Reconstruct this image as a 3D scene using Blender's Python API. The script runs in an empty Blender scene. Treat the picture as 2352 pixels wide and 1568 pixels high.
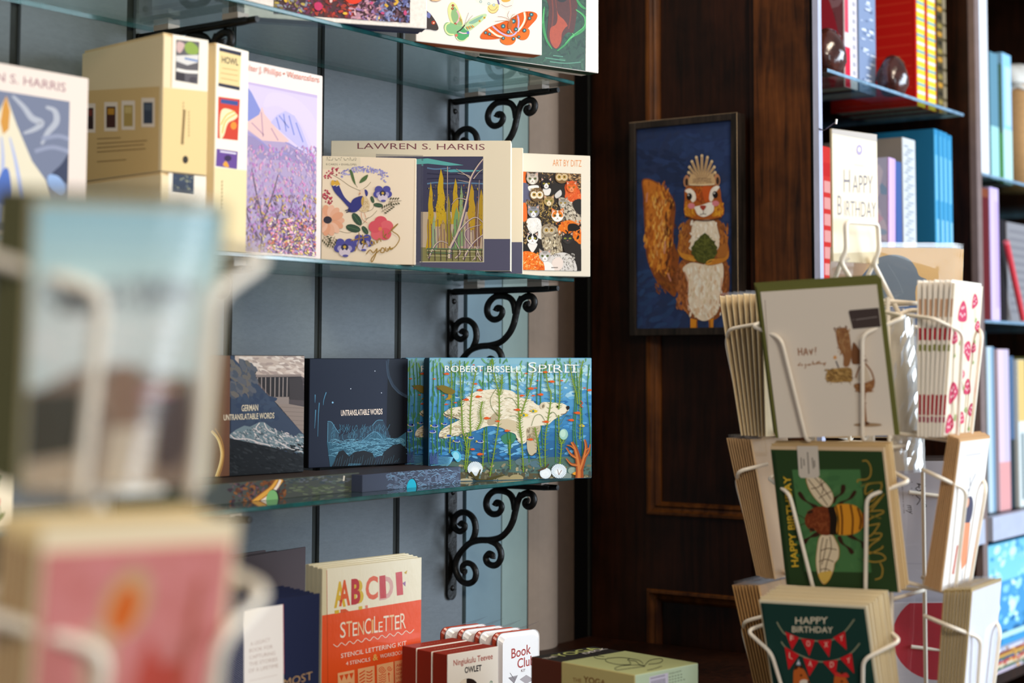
import bpy, math, random
import numpy as np
from math import sin, cos, tan, pi, radians, atan2, sqrt, hypot
from mathutils import Matrix, Vector, Quaternion
from mathutils.geometry import tessellate_polygon

sc = bpy.context.scene
COL = sc.collection
random.seed(7)

# ------------------------------------------------------------ camera, world, lights, exposure
FPX, PX, PITCH, HORIZON, YAW = 3810.0, 1350.0, radians(4.0), 838.0, radians(34.3)
PY = HORIZON - FPX * tan(PITCH)
EYE = Vector((0.0, -1.95, 1.45))
FWD = Vector((cos(YAW) * cos(PITCH), sin(YAW) * cos(PITCH), sin(PITCH)))
RGT = Vector((sin(YAW), -cos(YAW), 0.0))
UPV = RGT.cross(FWD)
cam = bpy.data.cameras.new('camera')
co = bpy.data.objects.new('camera', cam)
COL.objects.link(co)
co.matrix_world = Matrix.Translation(EYE) @ Matrix((RGT, UPV, -FWD)).transposed().to_4x4()
cam.sensor_width = 36.0
cam.lens = FPX / 2352 * 36.0
cam.shift_x = (1176 - PX) / 2352
cam.shift_y = (PY - 784) / 2352
cam.clip_start, cam.clip_end = 0.05, 60
cam.dof.use_dof = True
cam.dof.focus_distance = 2.76
cam.dof.aperture_fstop = cam.lens / 22.0
cam.dof.aperture_blades = 0
sc.camera = co
sc.view_settings.view_transform = 'Standard'
sc.view_settings.look = 'None'
sc.view_settings.gamma = 1.0
sc.view_settings.use_curve_mapping = False
sc.view_settings.exposure = 0.0

world = bpy.data.worlds.new('shop_light')
sc.world = world
world.use_nodes = True
wbg = world.node_tree.nodes['Background']
wbg.inputs[0].default_value = (0.92, 0.95, 1.0, 1)
wbg.inputs[1].default_value = 0.34

def area(name, loc, target, sx, sy, power, col):
    l = bpy.data.lights.new(name, 'AREA')
    l.shape = 'RECTANGLE'; l.size = sx; l.size_y = sy; l.energy = power; l.color = col
    o = bpy.data.objects.new(name, l); COL.objects.link(o)
    o.location = loc
    o.rotation_euler = (Vector(target) - Vector(loc)).to_track_quat('-Z', 'Y').to_euler()
    return o
area('shop_window_daylight', (4.6, -4.6, 2.0), (2.9, -0.3, 1.35), 2.6, 2.2, 300, (0.72, 0.86, 1.0))
area('unseen_daylight_fill', (-1.0, -5.4, 1.15), (1.0, -1.0, 1.3), 1.0, 2.2, 35, (0.80, 0.91, 1.0))  # unseen source, added for the sleeve glare and a cool frontal fill
area('ceiling_lamp_over_till', (-0.9, -3.6, 3.2), (2.2, -0.2, 1.4), 0.8, 0.8, 57, (1.0, 0.88, 0.72))
area('ceiling_lamp_over_aisle', (2.0, -1.7, 3.1), (2.2, -0.3, 1.3), 0.5, 0.5, 20, (1.0, 0.85, 0.66))

# ------------------------------------------------------------ materials
def lin(c):
    return tuple((x / 12.92 if x <= 0.04045 else ((x + 0.055) / 1.055) ** 2.4) for x in c)
def hx(s):
    if not isinstance(s, str): return s
    s = s.lstrip('#')
    return lin(tuple(int(s[i:i + 2], 16) / 255 for i in (0, 2, 4)))
def nodes(name):
    m = bpy.data.materials.new(name); m.use_nodes = True
    nt = m.node_tree
    return m, nt, nt.nodes['Principled BSDF']
def N(nt, t, **k):
    n = nt.nodes.new(t)
    for a, b in k.items():
        if a in n.inputs: n.inputs[a].default_value = b
        else: setattr(n, a, b)
    return n
def printed(name, rough, coat=0.0, grain=0.0, gscale=60.0, bump=0.0, stretch=(1, 1, 1), spec=0.4):
    """paper or paint: colour from the printed colour attribute, optional brushy grain"""
    m, nt, p = nodes(name)
    a = N(nt, 'ShaderNodeAttribute', attribute_name='Col')
    out = a.outputs['Color']
    p.inputs['Roughness'].default_value = rough
    p.inputs['Specular IOR Level'].default_value = spec
    p.inputs['Coat Weight'].default_value = coat
    p.inputs['Coat Roughness'].default_value = 0.08
    if grain or bump:
        tc = N(nt, 'ShaderNodeTexCoord'); mp = N(nt, 'ShaderNodeMapping')
        mp.inputs['Scale'].default_value = stretch
        nt.links.new(tc.outputs['Object'], mp.inputs['Vector'])
        nz = N(nt, 'ShaderNodeTexNoise', Scale=gscale, Detail=5.0, Roughness=0.65)
        nt.links.new(mp.outputs['Vector'], nz.inputs['Vector'])
        if grain:
            mr = N(nt, 'ShaderNodeMapRange'); mr.inputs['From Min'].default_value = 0.25; mr.inputs['From Max'].default_value = 0.75
            mr.inputs['To Min'].default_value = 1 - grain; mr.inputs['To Max'].default_value = 1 + grain
            nt.links.new(nz.outputs['Fac'], mr.inputs['Value'])
            mx = N(nt, 'ShaderNodeVectorMath', operation='SCALE')
            nt.links.new(out, mx.inputs[0]); nt.links.new(mr.outputs['Result'], mx.inputs['Scale'])
            out = mx.outputs['Vector']
        if bump:
            b = N(nt, 'ShaderNodeBump', Strength=bump, Distance=0.002)
            nt.links.new(nz.outputs['Fac'], b.inputs['Height']); nt.links.new(b.outputs['Normal'], p.inputs['Normal'])
    nt.links.new(out, p.inputs['Base Color'])
    return m
PRINT = printed('printed_card', 0.5, spec=0.13)
MATT = printed('matt_paper', 0.7, spec=0.2)
ARTP = printed('painterly_print', 0.42, grain=0.16, gscale=170, spec=0.25)
PAINT = printed('brushed_paint', 0.6, grain=0.13, gscale=45, stretch=(1.6, 1, 0.6), spec=0.25)
GLOSSY = printed('shrink_wrapped_print', 0.3, coat=1.0, bump=0.35, gscale=38, stretch=(2.4, 1, 0.8))
TIN = printed('lacquered_tin', 0.22, spec=0.5)

def plain(name, c, rough=0.5, metal=0.0, grain=0.0, gs=30.0, bump=0.0, stretch=(1, 1, 1), spec=0.5, coat=0.0):
    m, nt, p = nodes(name)
    c = hx(c)
    p.inputs['Base Color'].default_value = (*c, 1)
    p.inputs['Roughness'].default_value = rough; p.inputs['Metallic'].default_value = metal
    p.inputs['Specular IOR Level'].default_value = spec; p.inputs['Coat Weight'].default_value = coat
    tc = N(nt, 'ShaderNodeTexCoord'); mp = N(nt, 'ShaderNodeMapping'); mp.inputs['Scale'].default_value = stretch
    nt.links.new(tc.outputs['Object'], mp.inputs['Vector'])
    nz = N(nt, 'ShaderNodeTexNoise', Scale=gs, Detail=6.0, Roughness=0.6)
    nt.links.new(mp.outputs['Vector'], nz.inputs['Vector'])
    if grain:
        r = N(nt, 'ShaderNodeValToRGB')
        r.color_ramp.elements[0].position = 0.3; r.color_ramp.elements[1].position = 0.72
        r.color_ramp.elements[0].color = (*[x * (1 - grain) for x in c], 1)
        r.color_ramp.elements[1].color = (*[min(1, x * (1 + grain)) for x in c], 1)
        nt.links.new(nz.outputs['Fac'], r.inputs['Fac']); nt.links.new(r.outputs['Color'], p.inputs['Base Color'])
    if bump:
        b = N(nt, 'ShaderNodeBump', Strength=bump, Distance=0.004)
        nt.links.new(nz.outputs['Fac'], b.inputs['Height']); nt.links.new(b.outputs['Normal'], p.inputs['Normal'])
    return m
def wood(name, dark, light, gs=5.0):
    m, nt, p = nodes(name)
    tc = N(nt, 'ShaderNodeTexCoord'); mp = N(nt, 'ShaderNodeMapping'); mp.inputs['Scale'].default_value = (14, 14, 0.9)
    nt.links.new(tc.outputs['Object'], mp.inputs['Vector'])
    a = N(nt, 'ShaderNodeTexNoise', Scale=gs, Detail=8.0, Roughness=0.62, Distortion=0.6)
    nt.links.new(mp.outputs['Vector'], a.inputs['Vector'])
    b = N(nt, 'ShaderNodeTexNoise', Scale=5.5, Detail=4.0, Roughness=0.6)
    nt.links.new(tc.outputs['Object'], b.inputs['Vector'])
    mul = N(nt, 'ShaderNodeMath', operation='MULTIPLY'); 
    nt.links.new(a.outputs['Fac'], mul.inputs[0]); nt.links.new(b.outputs['Fac'], mul.inputs[1])
    r = N(nt, 'ShaderNodeValToRGB')
    r.color_ramp.elements[0].position = 0.14; r.color_ramp.elements[1].position = 0.40
    r.color_ramp.elements[0].color = (*hx(dark), 1); r.color_ramp.elements[1].color = (*hx(light), 1)
    nt.links.new(mul.outputs[0], r.inputs['Fac']); nt.links.new(r.outputs['Color'], p.inputs['Base Color'])
    p.inputs['Roughness'].default_value = 0.42; p.inputs['Specular IOR Level'].default_value = 0.2
    bp = N(nt, 'ShaderNodeBump', Strength=0.12, Distance=0.002)
    nt.links.new(a.outputs['Fac'], bp.inputs['Height']); nt.links.new(bp.outputs['Normal'], p.inputs['Normal'])
    return m
def clear(name, tint, gloss=1.0, rough=0.03, bump=0.0, bscale=25.0, haze=0.0):
    """thin clear sheet: tinted see-through plus a fresnel gloss"""
    m = bpy.data.materials.new(name); m.use_nodes = True
    nt = m.node_tree; nt.nodes.clear()
    o = N(nt, 'ShaderNodeOutputMaterial')
    t = N(nt, 'ShaderNodeBsdfTransparent'); t.inputs[0].default_value = (*tint, 1)
    g = N(nt, 'ShaderNodeBsdfGlossy'); g.inputs['Roughness'].default_value = rough; g.inputs[0].default_value = (1, 1, 1, 1)
    f = N(nt, 'ShaderNodeLayerWeight', Blend=0.5)                       # facing term, the same from both sides of the sheet
    pw = N(nt, 'ShaderNodeMath', operation='POWER'); pw.inputs[1].default_value = 5.0
    fr = N(nt, 'ShaderNodeMath', operation='MULTIPLY_ADD'); fr.inputs[1].default_value = 0.95; fr.inputs[2].default_value = 0.045
    ml = N(nt, 'ShaderNodeMath', operation='MULTIPLY'); ml.inputs[1].default_value = gloss; ml.use_clamp = True
    mx = N(nt, 'ShaderNodeMixShader')
    nt.links.new(f.outputs['Facing'], pw.inputs[0]); nt.links.new(pw.outputs[0], fr.inputs[0]); nt.links.new(fr.outputs[0], ml.inputs[0]); nt.links.new(ml.outputs[0], mx.inputs[0])
    base = t.outputs[0]
    if haze:
        d = N(nt, 'ShaderNodeBsdfDiffuse'); d.inputs[0].default_value = (0.9, 0.93, 1, 1)
        m2 = N(nt, 'ShaderNodeMixShader'); m2.inputs[0].default_value = haze
        nt.links.new(base, m2.inputs[1]); nt.links.new(d.outputs[0], m2.inputs[2]); base = m2.outputs[0]
    nt.links.new(base, mx.inputs[1]); nt.links.new(g.outputs[0], mx.inputs[2]); nt.links.new(mx.outputs[0], o.inputs[0])
    if bump:
        nz = N(nt, 'ShaderNodeTexNoise', Scale=bscale, Detail=2.0)
        tc = N(nt, 'ShaderNodeTexCoord'); nt.links.new(tc.outputs['Object'], nz.inputs['Vector'])
        b = N(nt, 'ShaderNodeBump', Strength=bump, Distance=0.004)
        nt.links.new(nz.outputs['Fac'], b.inputs['Height'])
        nt.links.new(b.outputs['Normal'], g.inputs['Normal']); nt.links.new(b.outputs['Normal'], f.inputs['Normal'])
    return m
IRON = plain('black_iron', '15120f', 0.42, 0.35, 0.3, 60, 0.5, spec=0.5)
GLASS = clear('shelf_glass', (0.84, 0.93, 0.91), 0.85)
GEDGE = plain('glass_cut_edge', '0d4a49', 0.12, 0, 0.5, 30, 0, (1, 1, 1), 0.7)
GEDGEB = plain('glass_cut_edge_in_daylight', '7fa3bd', 0.12, 0, 0.3, 30, 0, (1, 1, 1), 0.7)  # paler copy of the cut edge, with daylight put into its colour
SLEEVE = clear('clear_sleeve', (0.97, 0.97, 0.98), 1.0, 0.06, 0.2, 20, 0.04)
ACETATE = clear('acetate_cover', (0.985, 0.985, 0.98), 0.9, 0.04)
WIRE = plain('cream_enamel_wire', 'efe3d0', 0.3, 0, 0.04, 40, spec=0.5)
WOODP = wood('stained_oak', '130803', '36190a')
WOODF = wood('lit_worn_front_oak', '1c0c05', '6e3d19', 4.0)  # lighter brown carries extra light on the front stile as well as its wear
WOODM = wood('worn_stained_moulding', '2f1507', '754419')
BLACK = plain('black_paint_and_shade', '060505', 0.6, spec=0.1)
WALLP = plain('slate_blue_paint', '696d70', 0.62, 0, 0.08, 90, 0.15, (1, 1, 2.5), 0.3)
GROOVE = plain('dark_board_gap', '2b2c29', 0.7, 0, 0.25, 40, 0, (6, 6, 1), 0.2)

# ------------------------------------------------------------ photo geometry helpers (real places on real planes)
def ray(px, py):
    return FWD + RGT * ((px - PX) / FPX) - UPV * ((py - PY) / FPX)
def hit(px, py, p0, n):
    r = ray(px, py); return EYE + r * ((p0 - EYE).dot(n) / r.dot(n))
def on_z(px, py, z): return hit(px, py, Vector((0, 0, z)), Vector((0, 0, 1)))
def on_x(px, py, x): return hit(px, py, Vector((x, 0, 0)), Vector((1, 0, 0)))
def on_y(px, py, y): return hit(px, py, Vector((0, y, 0)), Vector((0, 1, 0)))
def at(px, d, z):
    """point in the column px, d metres deep, at height z"""
    py = HORIZON - (z - EYE.z) * FPX / d
    for _ in range(8):
        p = EYE + ray(px, py) * d
        py += (p.z - z) * FPX / d
    return EYE + ray(px, py) * d
def frame(gl, gr, lean=0.0):
    u = gr - gl; a = atan2(u.y, u.x)
    return Matrix.Translation(gl) @ Matrix.Rotation(a, 4, 'Z') @ Matrix.Rotation(-lean, 4, 'X'), hypot(u.x, u.y)

# ------------------------------------------------------------ mesh builder
class MB:
    def __init__(s): s.v = []; s.f = []; s.c = []; s.m = []; s.sm = []
    def add(s, vs, fs, col, mat=0, smooth=False):
        b = len(s.v); col = hx(col)
        s.v += [tuple(v) for v in vs]
        for f in fs:
            s.f.append(tuple(b + i for i in f)); s.c.append(col); s.m.append(mat); s.sm.append(smooth)
        return s
    def box(s, a, b, col, mat=0, cols=None, M=None):
        (x0, y0, z0), (x1, y1, z1) = a, b
        vs = [Vector(p) for p in ((x0, y0, z0), (x1, y0, z0), (x1, y1, z0), (x0, y1, z0), (x0, y0, z1), (x1, y0, z1), (x1, y1, z1), (x0, y1, z1))]
        if M: vs = [M @ v for v in vs]
        fs = dict(bottom=(0, 3, 2, 1), top=(4, 5, 6, 7), front=(0, 1, 5, 4), right=(1, 2, 6, 5), back=(2, 3, 7, 6), left=(3, 0, 4, 7))
        for k, f in fs.items():
            s.add([vs[i] for i in f], [(0, 1, 2, 3)], (cols or {}).get(k, col), mat)
        return s
    def rbox(s, a, b, r, col, cols=None, n=2, mat=0):
        """box with all long edges softened: rounded outline in x-z, small bevel towards front and back"""
        (x0, y0, z0), (x1, y1, z1) = a, b
        pts = []
        for cx, cz, t0 in ((x1 - r, z1 - r, 0), (x0 + r, z1 - r, 90), (x0 + r, z0 + r, 180), (x1 - r, z0 + r, 270)):
            for i in range(n + 1):
                t = radians(t0 + 90 * i / n); pts.append((cx + r * cos(t), cz + r * sin(t)))
        k = len(pts); cxx, czz = (x0 + x1) / 2, (z0 + z1) / 2
        def inset(p, q): return (p[0] - q * (1 if p[0] > cxx else -1), p[1] - q * (1 if p[1] > czz else -1))
        q = r * 0.6
        rings = [[(*inset(p, q), y0) for p in pts], [(*p, y0 + q) for p in pts], [(*p, y1 - q) for p in pts], [(*inset(p, q), y1) for p in pts]]
        vs = [(x, y, z) for rg in rings for (x, z, y) in rg]
        cs = cols or {}
        b0 = cs.get('front', col)
        s.add([vs[i] for i in range(k)], [tuple(reversed(range(k)))], b0, mat)
        s.add([vs[3 * k + i] for i in range(k)], [tuple(range(k))], cs.get('back', col), mat)
        for j in range(3):
            for i in range(k):
                i2 = (i + 1) % k
                mx = (pts[i][0] + pts[i2][0]) / 2; mz = (pts[i][1] + pts[i2][1]) / 2
                dx = (mx - cxx) / (x1 - x0); dz = (mz - czz) / (z1 - z0)
                key = ('right' if dx > 0 else 'left') if abs(dx) > abs(dz) else ('top' if dz > 0 else 'bottom')
                if j == 0: key2 = cs.get('front', col) if cs.get('rim') is None else cs['rim']
                else: key2 = cs.get(key, col)
                s.add([vs[j * k + i], vs[(j + 1) * k + i], vs[(j + 1) * k + i2], vs[j * k + i2]], [(0, 3, 2, 1)], key2, mat, True)
        return s
    def tube(s, pts, r, col, n=8, mat=0, closed=False, M=None, cap=True):
        P = [Vector(p) for p in pts]
        if M: P = [M @ p for p in P]
        k = len(P); rs = r if isinstance(r, (list, tuple)) else [r] * k
        rings = []; up = None
        for i in range(k):
            a = P[i - 1] if (i or closed) else P[0]; b = P[(i + 1) % k] if (i < k - 1 or closed) else P[-1]
            t = (b - a); t = t.normalized() if t.length > 1e-9 else Vector((0, 0, 1))
            if up is None:
                up = Vector((0, 0, 1)) if abs(t.z) < 0.9 else Vector((1, 0, 0))
            up = (up - t * up.dot(t)).normalized(); w = t.cross(up)
            rings.append([P[i] + (up * cos(2 * pi * j / n) + w * sin(2 * pi * j / n)) * rs[i] for j in range(n)])
        vs = [v for rg in rings for v in rg]; fs = []
        for i in range(k if closed else k - 1):
            i2 = (i + 1) % k
            for j in range(n):
                j2 = (j + 1) % n
                fs.append((i * n + j, i * n + j2, i2 * n + j2, i2 * n + j))
        s.add(vs, fs, col, mat, True)
        if cap and not closed:
            s.add(rings[0], [tuple(reversed(range(n)))], col, mat); s.add(rings[-1], [tuple(range(n))], col, mat)
        return s
    def lathe(s, prof, col, n=24, mat=0, c=(0, 0)):
        vs = []; fs = []
        for r, z in prof:
            for j in range(n): vs.append((c[0] + r * cos(2 * pi * j / n), c[1] + r * sin(2 * pi * j / n), z))
        for i in range(len(prof) - 1):
            for j in range(n):
                j2 = (j + 1) % n; fs.append((i * n + j, i * n + j2, (i + 1) * n + j2, (i + 1) * n + j))
        fs.append(tuple(reversed(range(n)))); fs.append(tuple((len(prof) - 1) * n + j for j in range(n)))
        return s.add(vs, fs, col, mat, True)
    def build(s, name, mats, parent=None, M=None):
        me = bpy.data.meshes.new(name)
        me.from_pydata(s.v, [], s.f)
        for m in (mats if isinstance(mats, (list, tuple)) else [mats]): me.materials.append(m)
        me.polygons.foreach_set('material_index', s.m)
        me.polygons.foreach_set('use_smooth', s.sm)
        ca = me.color_attributes.new('Col', 'FLOAT_COLOR', 'CORNER')
        arr = np.ones((len(me.loops), 4), dtype=np.float32); i = 0
        for p, c in zip(me.polygons, s.c):
            n = p.loop_total; arr[p.loop_start:p.loop_start + n, :3] = c
        ca.data.foreach_set('color', arr.ravel())
        me.update()
        o = bpy.data.objects.new(name, me); COL.objects.link(o)
        if parent: o.parent = parent
        if M is not None: o.matrix_world = M
        return o
def tag(o, label, cat, group=None):
    o['label'] = label; o['category'] = cat
    if group: o['group'] = group
    return o
def thing(name, M, label, cat, group=None):
    o = bpy.data.objects.new(name, None); COL.objects.link(o)
    o.empty_display_size = 0.03; o.matrix_world = M
    return tag(o, label, cat, group)
def struct(o): o['kind'] = 'structure'; return o
def dup(o, M, label, group=None):
    c = o.copy(); COL.objects.link(c); c.matrix_world = M; c['label'] = label
    if group: c['group'] = group
    for ch in o.children:
        d = ch.copy(); COL.objects.link(d); d.parent = c
        for g in ch.children:
            e = g.copy(); COL.objects.link(e); e.parent = d
    return c

# ------------------------------------------------------------ print: flat shapes laid on a face
def smooth(pts, closed=True, k=5):
    n = len(pts); out = []
    for i in range(n if closed else n - 1):
        g = (lambda j: pts[j % n]) if closed else (lambda j: pts[max(0, min(n - 1, j))])
        p0, p1, p2, p3 = g(i - 1), g(i), g(i + 1), g(i + 2)
        for j in range(k):
            t = j / k; t2 = t * t; t3 = t2 * t
            out.append(tuple(0.5 * (2 * b + (c - a) * t + (2 * a - 5 * b + 4 * c - d) * t2 + (3 * b - a - 3 * c + d) * t3) for a, b, c, d in zip(p0, p1, p2, p3)))
    if not closed: out.append(tuple(pts[-1]))
    return out
_tc = {}
def text_mesh(s, bold, shear):
    key = (s, bold, shear)
    if key not in _tc:
        cu = bpy.data.curves.new('t', 'FONT'); cu.body = s; cu.offset = bold; cu.shear = shear; cu.resolution_u = 3
        o = bpy.data.objects.new('t', cu)
        me = bpy.data.meshes.new_from_object(o)
        vs = [(v.co.x, v.co.y) for v in me.vertices]; fs = [tuple(p.vertices) for p in me.polygons]
        bpy.data.objects.remove(o); bpy.data.meshes.remove(me); bpy.data.curves.remove(cu)
        _tc[key] = (vs, fs)
    return _tc[key]
class Art:
    """draws into an MB on the local plane o + a*e1 + b*e2 (normal nrm). With M and a crop (ox, oy, k) points are read off the
    photograph and dropped onto that plane; with size=(w, h) they run 0..w, 0..h (y up)."""
    def __init__(s, mb, M=None, crop=None, o=(0, 0, 0), e1=(1, 0, 0), e2=(0, 0, 1), step=2.0e-5, clip=None, base=6e-5):
        s.mb = mb; s.M = M; s.crop = crop; s.o = Vector(o); s.e1 = Vector(e1); s.e2 = Vector(e2); s.n = s.e1.cross(s.e2)
        s.off = base; s.step = step; s.clip = clip; s.up = (0, -1) if crop else (0, 1)
        if M: s.W0 = M @ s.o; s.WN = (M.to_3x3() @ s.n).normalized(); s.Mi = M.inverted()
        s.mat = 0
    def ab(s, x, y):
        if s.crop:
            ox, oy, k = s.crop
            p = s.Mi @ hit(ox + x / k, oy + y / k, s.W0, s.WN) - s.o
            return p.dot(s.e1), p.dot(s.e2)
        return x, y
    def put(s, polys, col, jit=False):
        s.off += s.step
        for i_, P in enumerate(polys):
            Q = [s.ab(*p) for p in P]
            if s.clip:
                Q = clip_poly(Q, s.clip)
                if len(Q) < 3: continue
            A = sum(Q[i - 1][0] * Q[i][1] - Q[i][0] * Q[i - 1][1] for i in range(len(Q)))
            if A < 0: Q.reverse()
            off = s.off + (i_ * 7e-7 if jit else 0)
            c = col() if callable(col) else col
            s.mb.add([s.o + s.e1 * a + s.e2 * b + s.n * off for a, b in Q], [tuple(range(len(Q)))], c, s.mat)
        if jit: s.off += len(polys) * 7e-7
    def poly(s, col, pts, sm=False, k=5): s.put([smooth(pts, True, k) if sm else pts], col)
    def blob(s, col, pts, k=5): s.put([smooth(pts, True, k)], col)
    def rect(s, col, x0, y0, x1, y1): s.put([[(x0, y0), (x1, y0), (x1, y1), (x0, y1)]], col)
    def ell(s, col, cx, cy, rx, ry=None, rot=0, n=20):
        s.put([s.ring(cx, cy, rx, ry or rx, rot, n)], col)
    @staticmethod
    def ring(cx, cy, rx, ry, rot=0, n=14):
        r = radians(rot); return [(cx + rx * cos(t) * cos(r) - ry * sin(t) * sin(r), cy + rx * cos(t) * sin(r) + ry * sin(t) * cos(r)) for t in (2 * pi * i / n for i in range(n))]
    @staticmethod
    def ribbon(pts, w, sm=True, k=5, taper=None):
        P = smooth(pts, False, k) if sm and len(pts) > 2 else pts
        L = []; R = []; n = len(P)
        for i in range(n):
            a = P[max(0, i - 1)]; b = P[min(n - 1, i + 1)]
            dx, dy = b[0] - a[0], b[1] - a[1]; l = hypot(dx, dy) or 1
            f = w / 2 * ((taper(i / (n - 1))) if taper else 1)
            L.append((P[i][0] - dy / l * f, P[i][1] + dx / l * f)); R.append((P[i][0] + dy / l * f, P[i][1] - dx / l * f))
        return [[L[i], L[i + 1], R[i + 1], R[i]] for i in range(n - 1)]
    def line(s, col, w, pts, sm=True, k=5, taper=None): s.put(s.ribbon(pts, w, sm, k, taper), col)
    def lines(s, col, w, many, sm=True, k=4, taper=None):
        s.put([q for p in many for q in s.ribbon(p, w, sm, k, taper)], col)
    def text(s, t, col, x0, y0, x1, y1, h, bold=0.0, shear=0.0, up=None):
        """capital height h, baseline from (x0, y0) to (x1, y1)"""
        vs, fs = text_mesh(t, bold, shear)
        if not vs: return
        a = min(v[0] for v in vs); b = max(v[0] for v in vs); L = hypot(x1 - x0, y1 - y0)
        ux, uy = (x1 - x0) / (b - a), (y1 - y0) / (b - a)
        if up is None:
            up = s.up
        k = h / 0.69
        s.off += s.step
        pts = [s.ab(x0 + (v[0] - a) * ux + v[1] * k * up[0], y0 + (v[0] - a) * uy + v[1] * k * up[1]) for v in vs]
        fs = [f for f in fs if not s.clip or all(s.clip[0] <= pts[i][0] <= s.clip[2] and s.clip[1] <= pts[i][1] <= s.clip[3] for i in f)]
        s.mb.add([s.o + s.e1 * p[0] + s.e2 * p[1] + s.n * s.off for p in pts], fs, col, s.mat)
        for q in range(len(fs)):
            f = s.mb.f[-1 - q]; p = [s.mb.v[i] for i in f]
            if (Vector(p[1]) - Vector(p[0])).cross(Vector(p[2]) - Vector(p[1])).dot(s.n) < 0: s.mb.f[-1 - q] = tuple(reversed(f))
    def dabs(s, cols, n, x0, y0, x1, y1, lo, hi, asp=2.5, rot=(-90, 90), inside=None):
        """n small brush dabs scattered in the rectangle"""
        P = []; 
        while len(P) < n:
            x, y = random.uniform(x0, x1), random.uniform(y0, y1)
            if inside and not inside(x, y): n -= 0.2; continue
            r = random.uniform(lo, hi); P.append(s.ring(x, y, r, r / asp, random.uniform(*rot), 6))
        s.put(P, (lambda: hx(random.choice(cols))), True)
def clip_poly(P, c):
    x0, y0, x1, y1 = c
    for ax, lim, sg in ((0, x0, 1), (0, x1, -1), (1, y0, 1), (1, y1, -1)):
        out = []
        for i in range(len(P)):
            a, b = P[i - 1], P[i]
            da, db = (a[ax] - lim) * sg, (b[ax] - lim) * sg
            if (da < 0) != (db < 0):
                t = da / (da - db); out.append((a[0] + (b[0] - a[0]) * t, a[1] + (b[1] - a[1]) * t))
            if db >= 0: out.append(b)
        P = out
        if not P: return []
    return P
I4 = Matrix.Identity(4)
def T(x, y, z): return Matrix.Translation((x, y, z))
Z1, Z2, Z3, Z4, GT = 1.960, 1.605, 1.254, 0.895, 0.007      # glass tops, counter top, glass thickness

# ------------------------------------------------------------ the room
m = MB(); m.box((-1.5, -5.2, -0.05), (5.6, 0.6, 0), '6b5643')
FLOORM = wood('floor_boards', '3a2616', '7a5a3c', 3.0)
struct(m.build('floor', FLOORM))
m = MB()
m.box((-1.0, 0.0, 0), (2.886, 0.08, 2.9), '2b2c29', 1)
xs = [2.25 - 0.2035 * k for k in range(16)]
edges = [2.437] + xs
for k in range(len(xs)):
    right = 2.437 if k == 0 else xs[k - 1] - 0.0088
    m.box((xs[k] + 0.0088, -0.006, 0), (right, 0.0, 2.9), '6b8294', 0)
struct(m.build('wall_back', [WALLP, GROOVE]))
TEAL = plain('pale_teal_paint', '6a7f86', 0.6, 0, 0.06, 20, 0.05)
SAGE = plain('sage_paint', '7f918c', 0.6, 0, 0.05, 20, 0.05)
BEIGE = plain('beige_plaster', '8d7c6e', 0.75, 0, 0.05, 60, 0.08)
BROWN = plain('brown_plaster', '46362a', 0.8, 0, 0.1, 60, 0.05)
def strip(name, pts, mat):
    mb = MB(); n = len(pts)
    for z0, z1 in ((0, 2.9),):
        vs = [(x, y, z0) for x, y in pts] + [(x, y, z1) for x, y in pts]
        mb.add(vs, [(i, i + 1, n + i + 1, n + i) for i in range(n - 1)], 'ffffff')
        mb.add([(pts[0][0], 0.001, z0), (pts[-1][0], 0.001, z0), (pts[-1][0], 0.001, z1), (pts[0][0], 0.001, z1)], [(3, 2, 1, 0)], 'ffffff')
    return struct(mb.build(name, mat))
strip('trim_1', [(2.441, 0), (2.441, -0.012), (2.55, -0.010), (2.552, 0)], TEAL)
strip('trim_2', [(2.552, 0), (2.552, -0.011), (2.634, -0.010), (2.636, 0)], SAGE)
strip('trim_3', [(2.636 + 0.105 * t, -0.03 * sin(pi * min(1, 0.12 + t * 0.80))) for t in [i / 10 for i in range(11)]], BEIGE)
strip('trim_4', [(2.741, -0.001), (2.741, -0.008), (2.80, -0.006), (2.80, 0)], BROWN)
strip('gap_shade_strip', [(2.80, 0), (2.80, -0.003), (2.855, -0.003), (2.855, 0)], BLACK)  # black strip stands in for the shade of the gap beside the bookcase

# counter that carries the lowest row
m = MB()
m.box((0.9, -0.80, Z4 - 0.035), (2.853, -0.008, Z4), 'ffffff')
ct = thing('counter', I4, 'dark wooden counter below the glass shelves carrying the lowest row of books', 'counter')
m.build('counter_top', WOODP, ct)
m = MB()
m.box((0.92, -0.77, 0.0), (2.85, -0.012, Z4 - 0.035), 'ffffff')
for k in range(4):
    x = 0.98 + k * 0.47; m.box((x, -0.785, 0.12), (x + 0.40, -0.77, Z4 - 0.10), 'ffffff')
m.build('counter_body', WOODP, ct)

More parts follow.
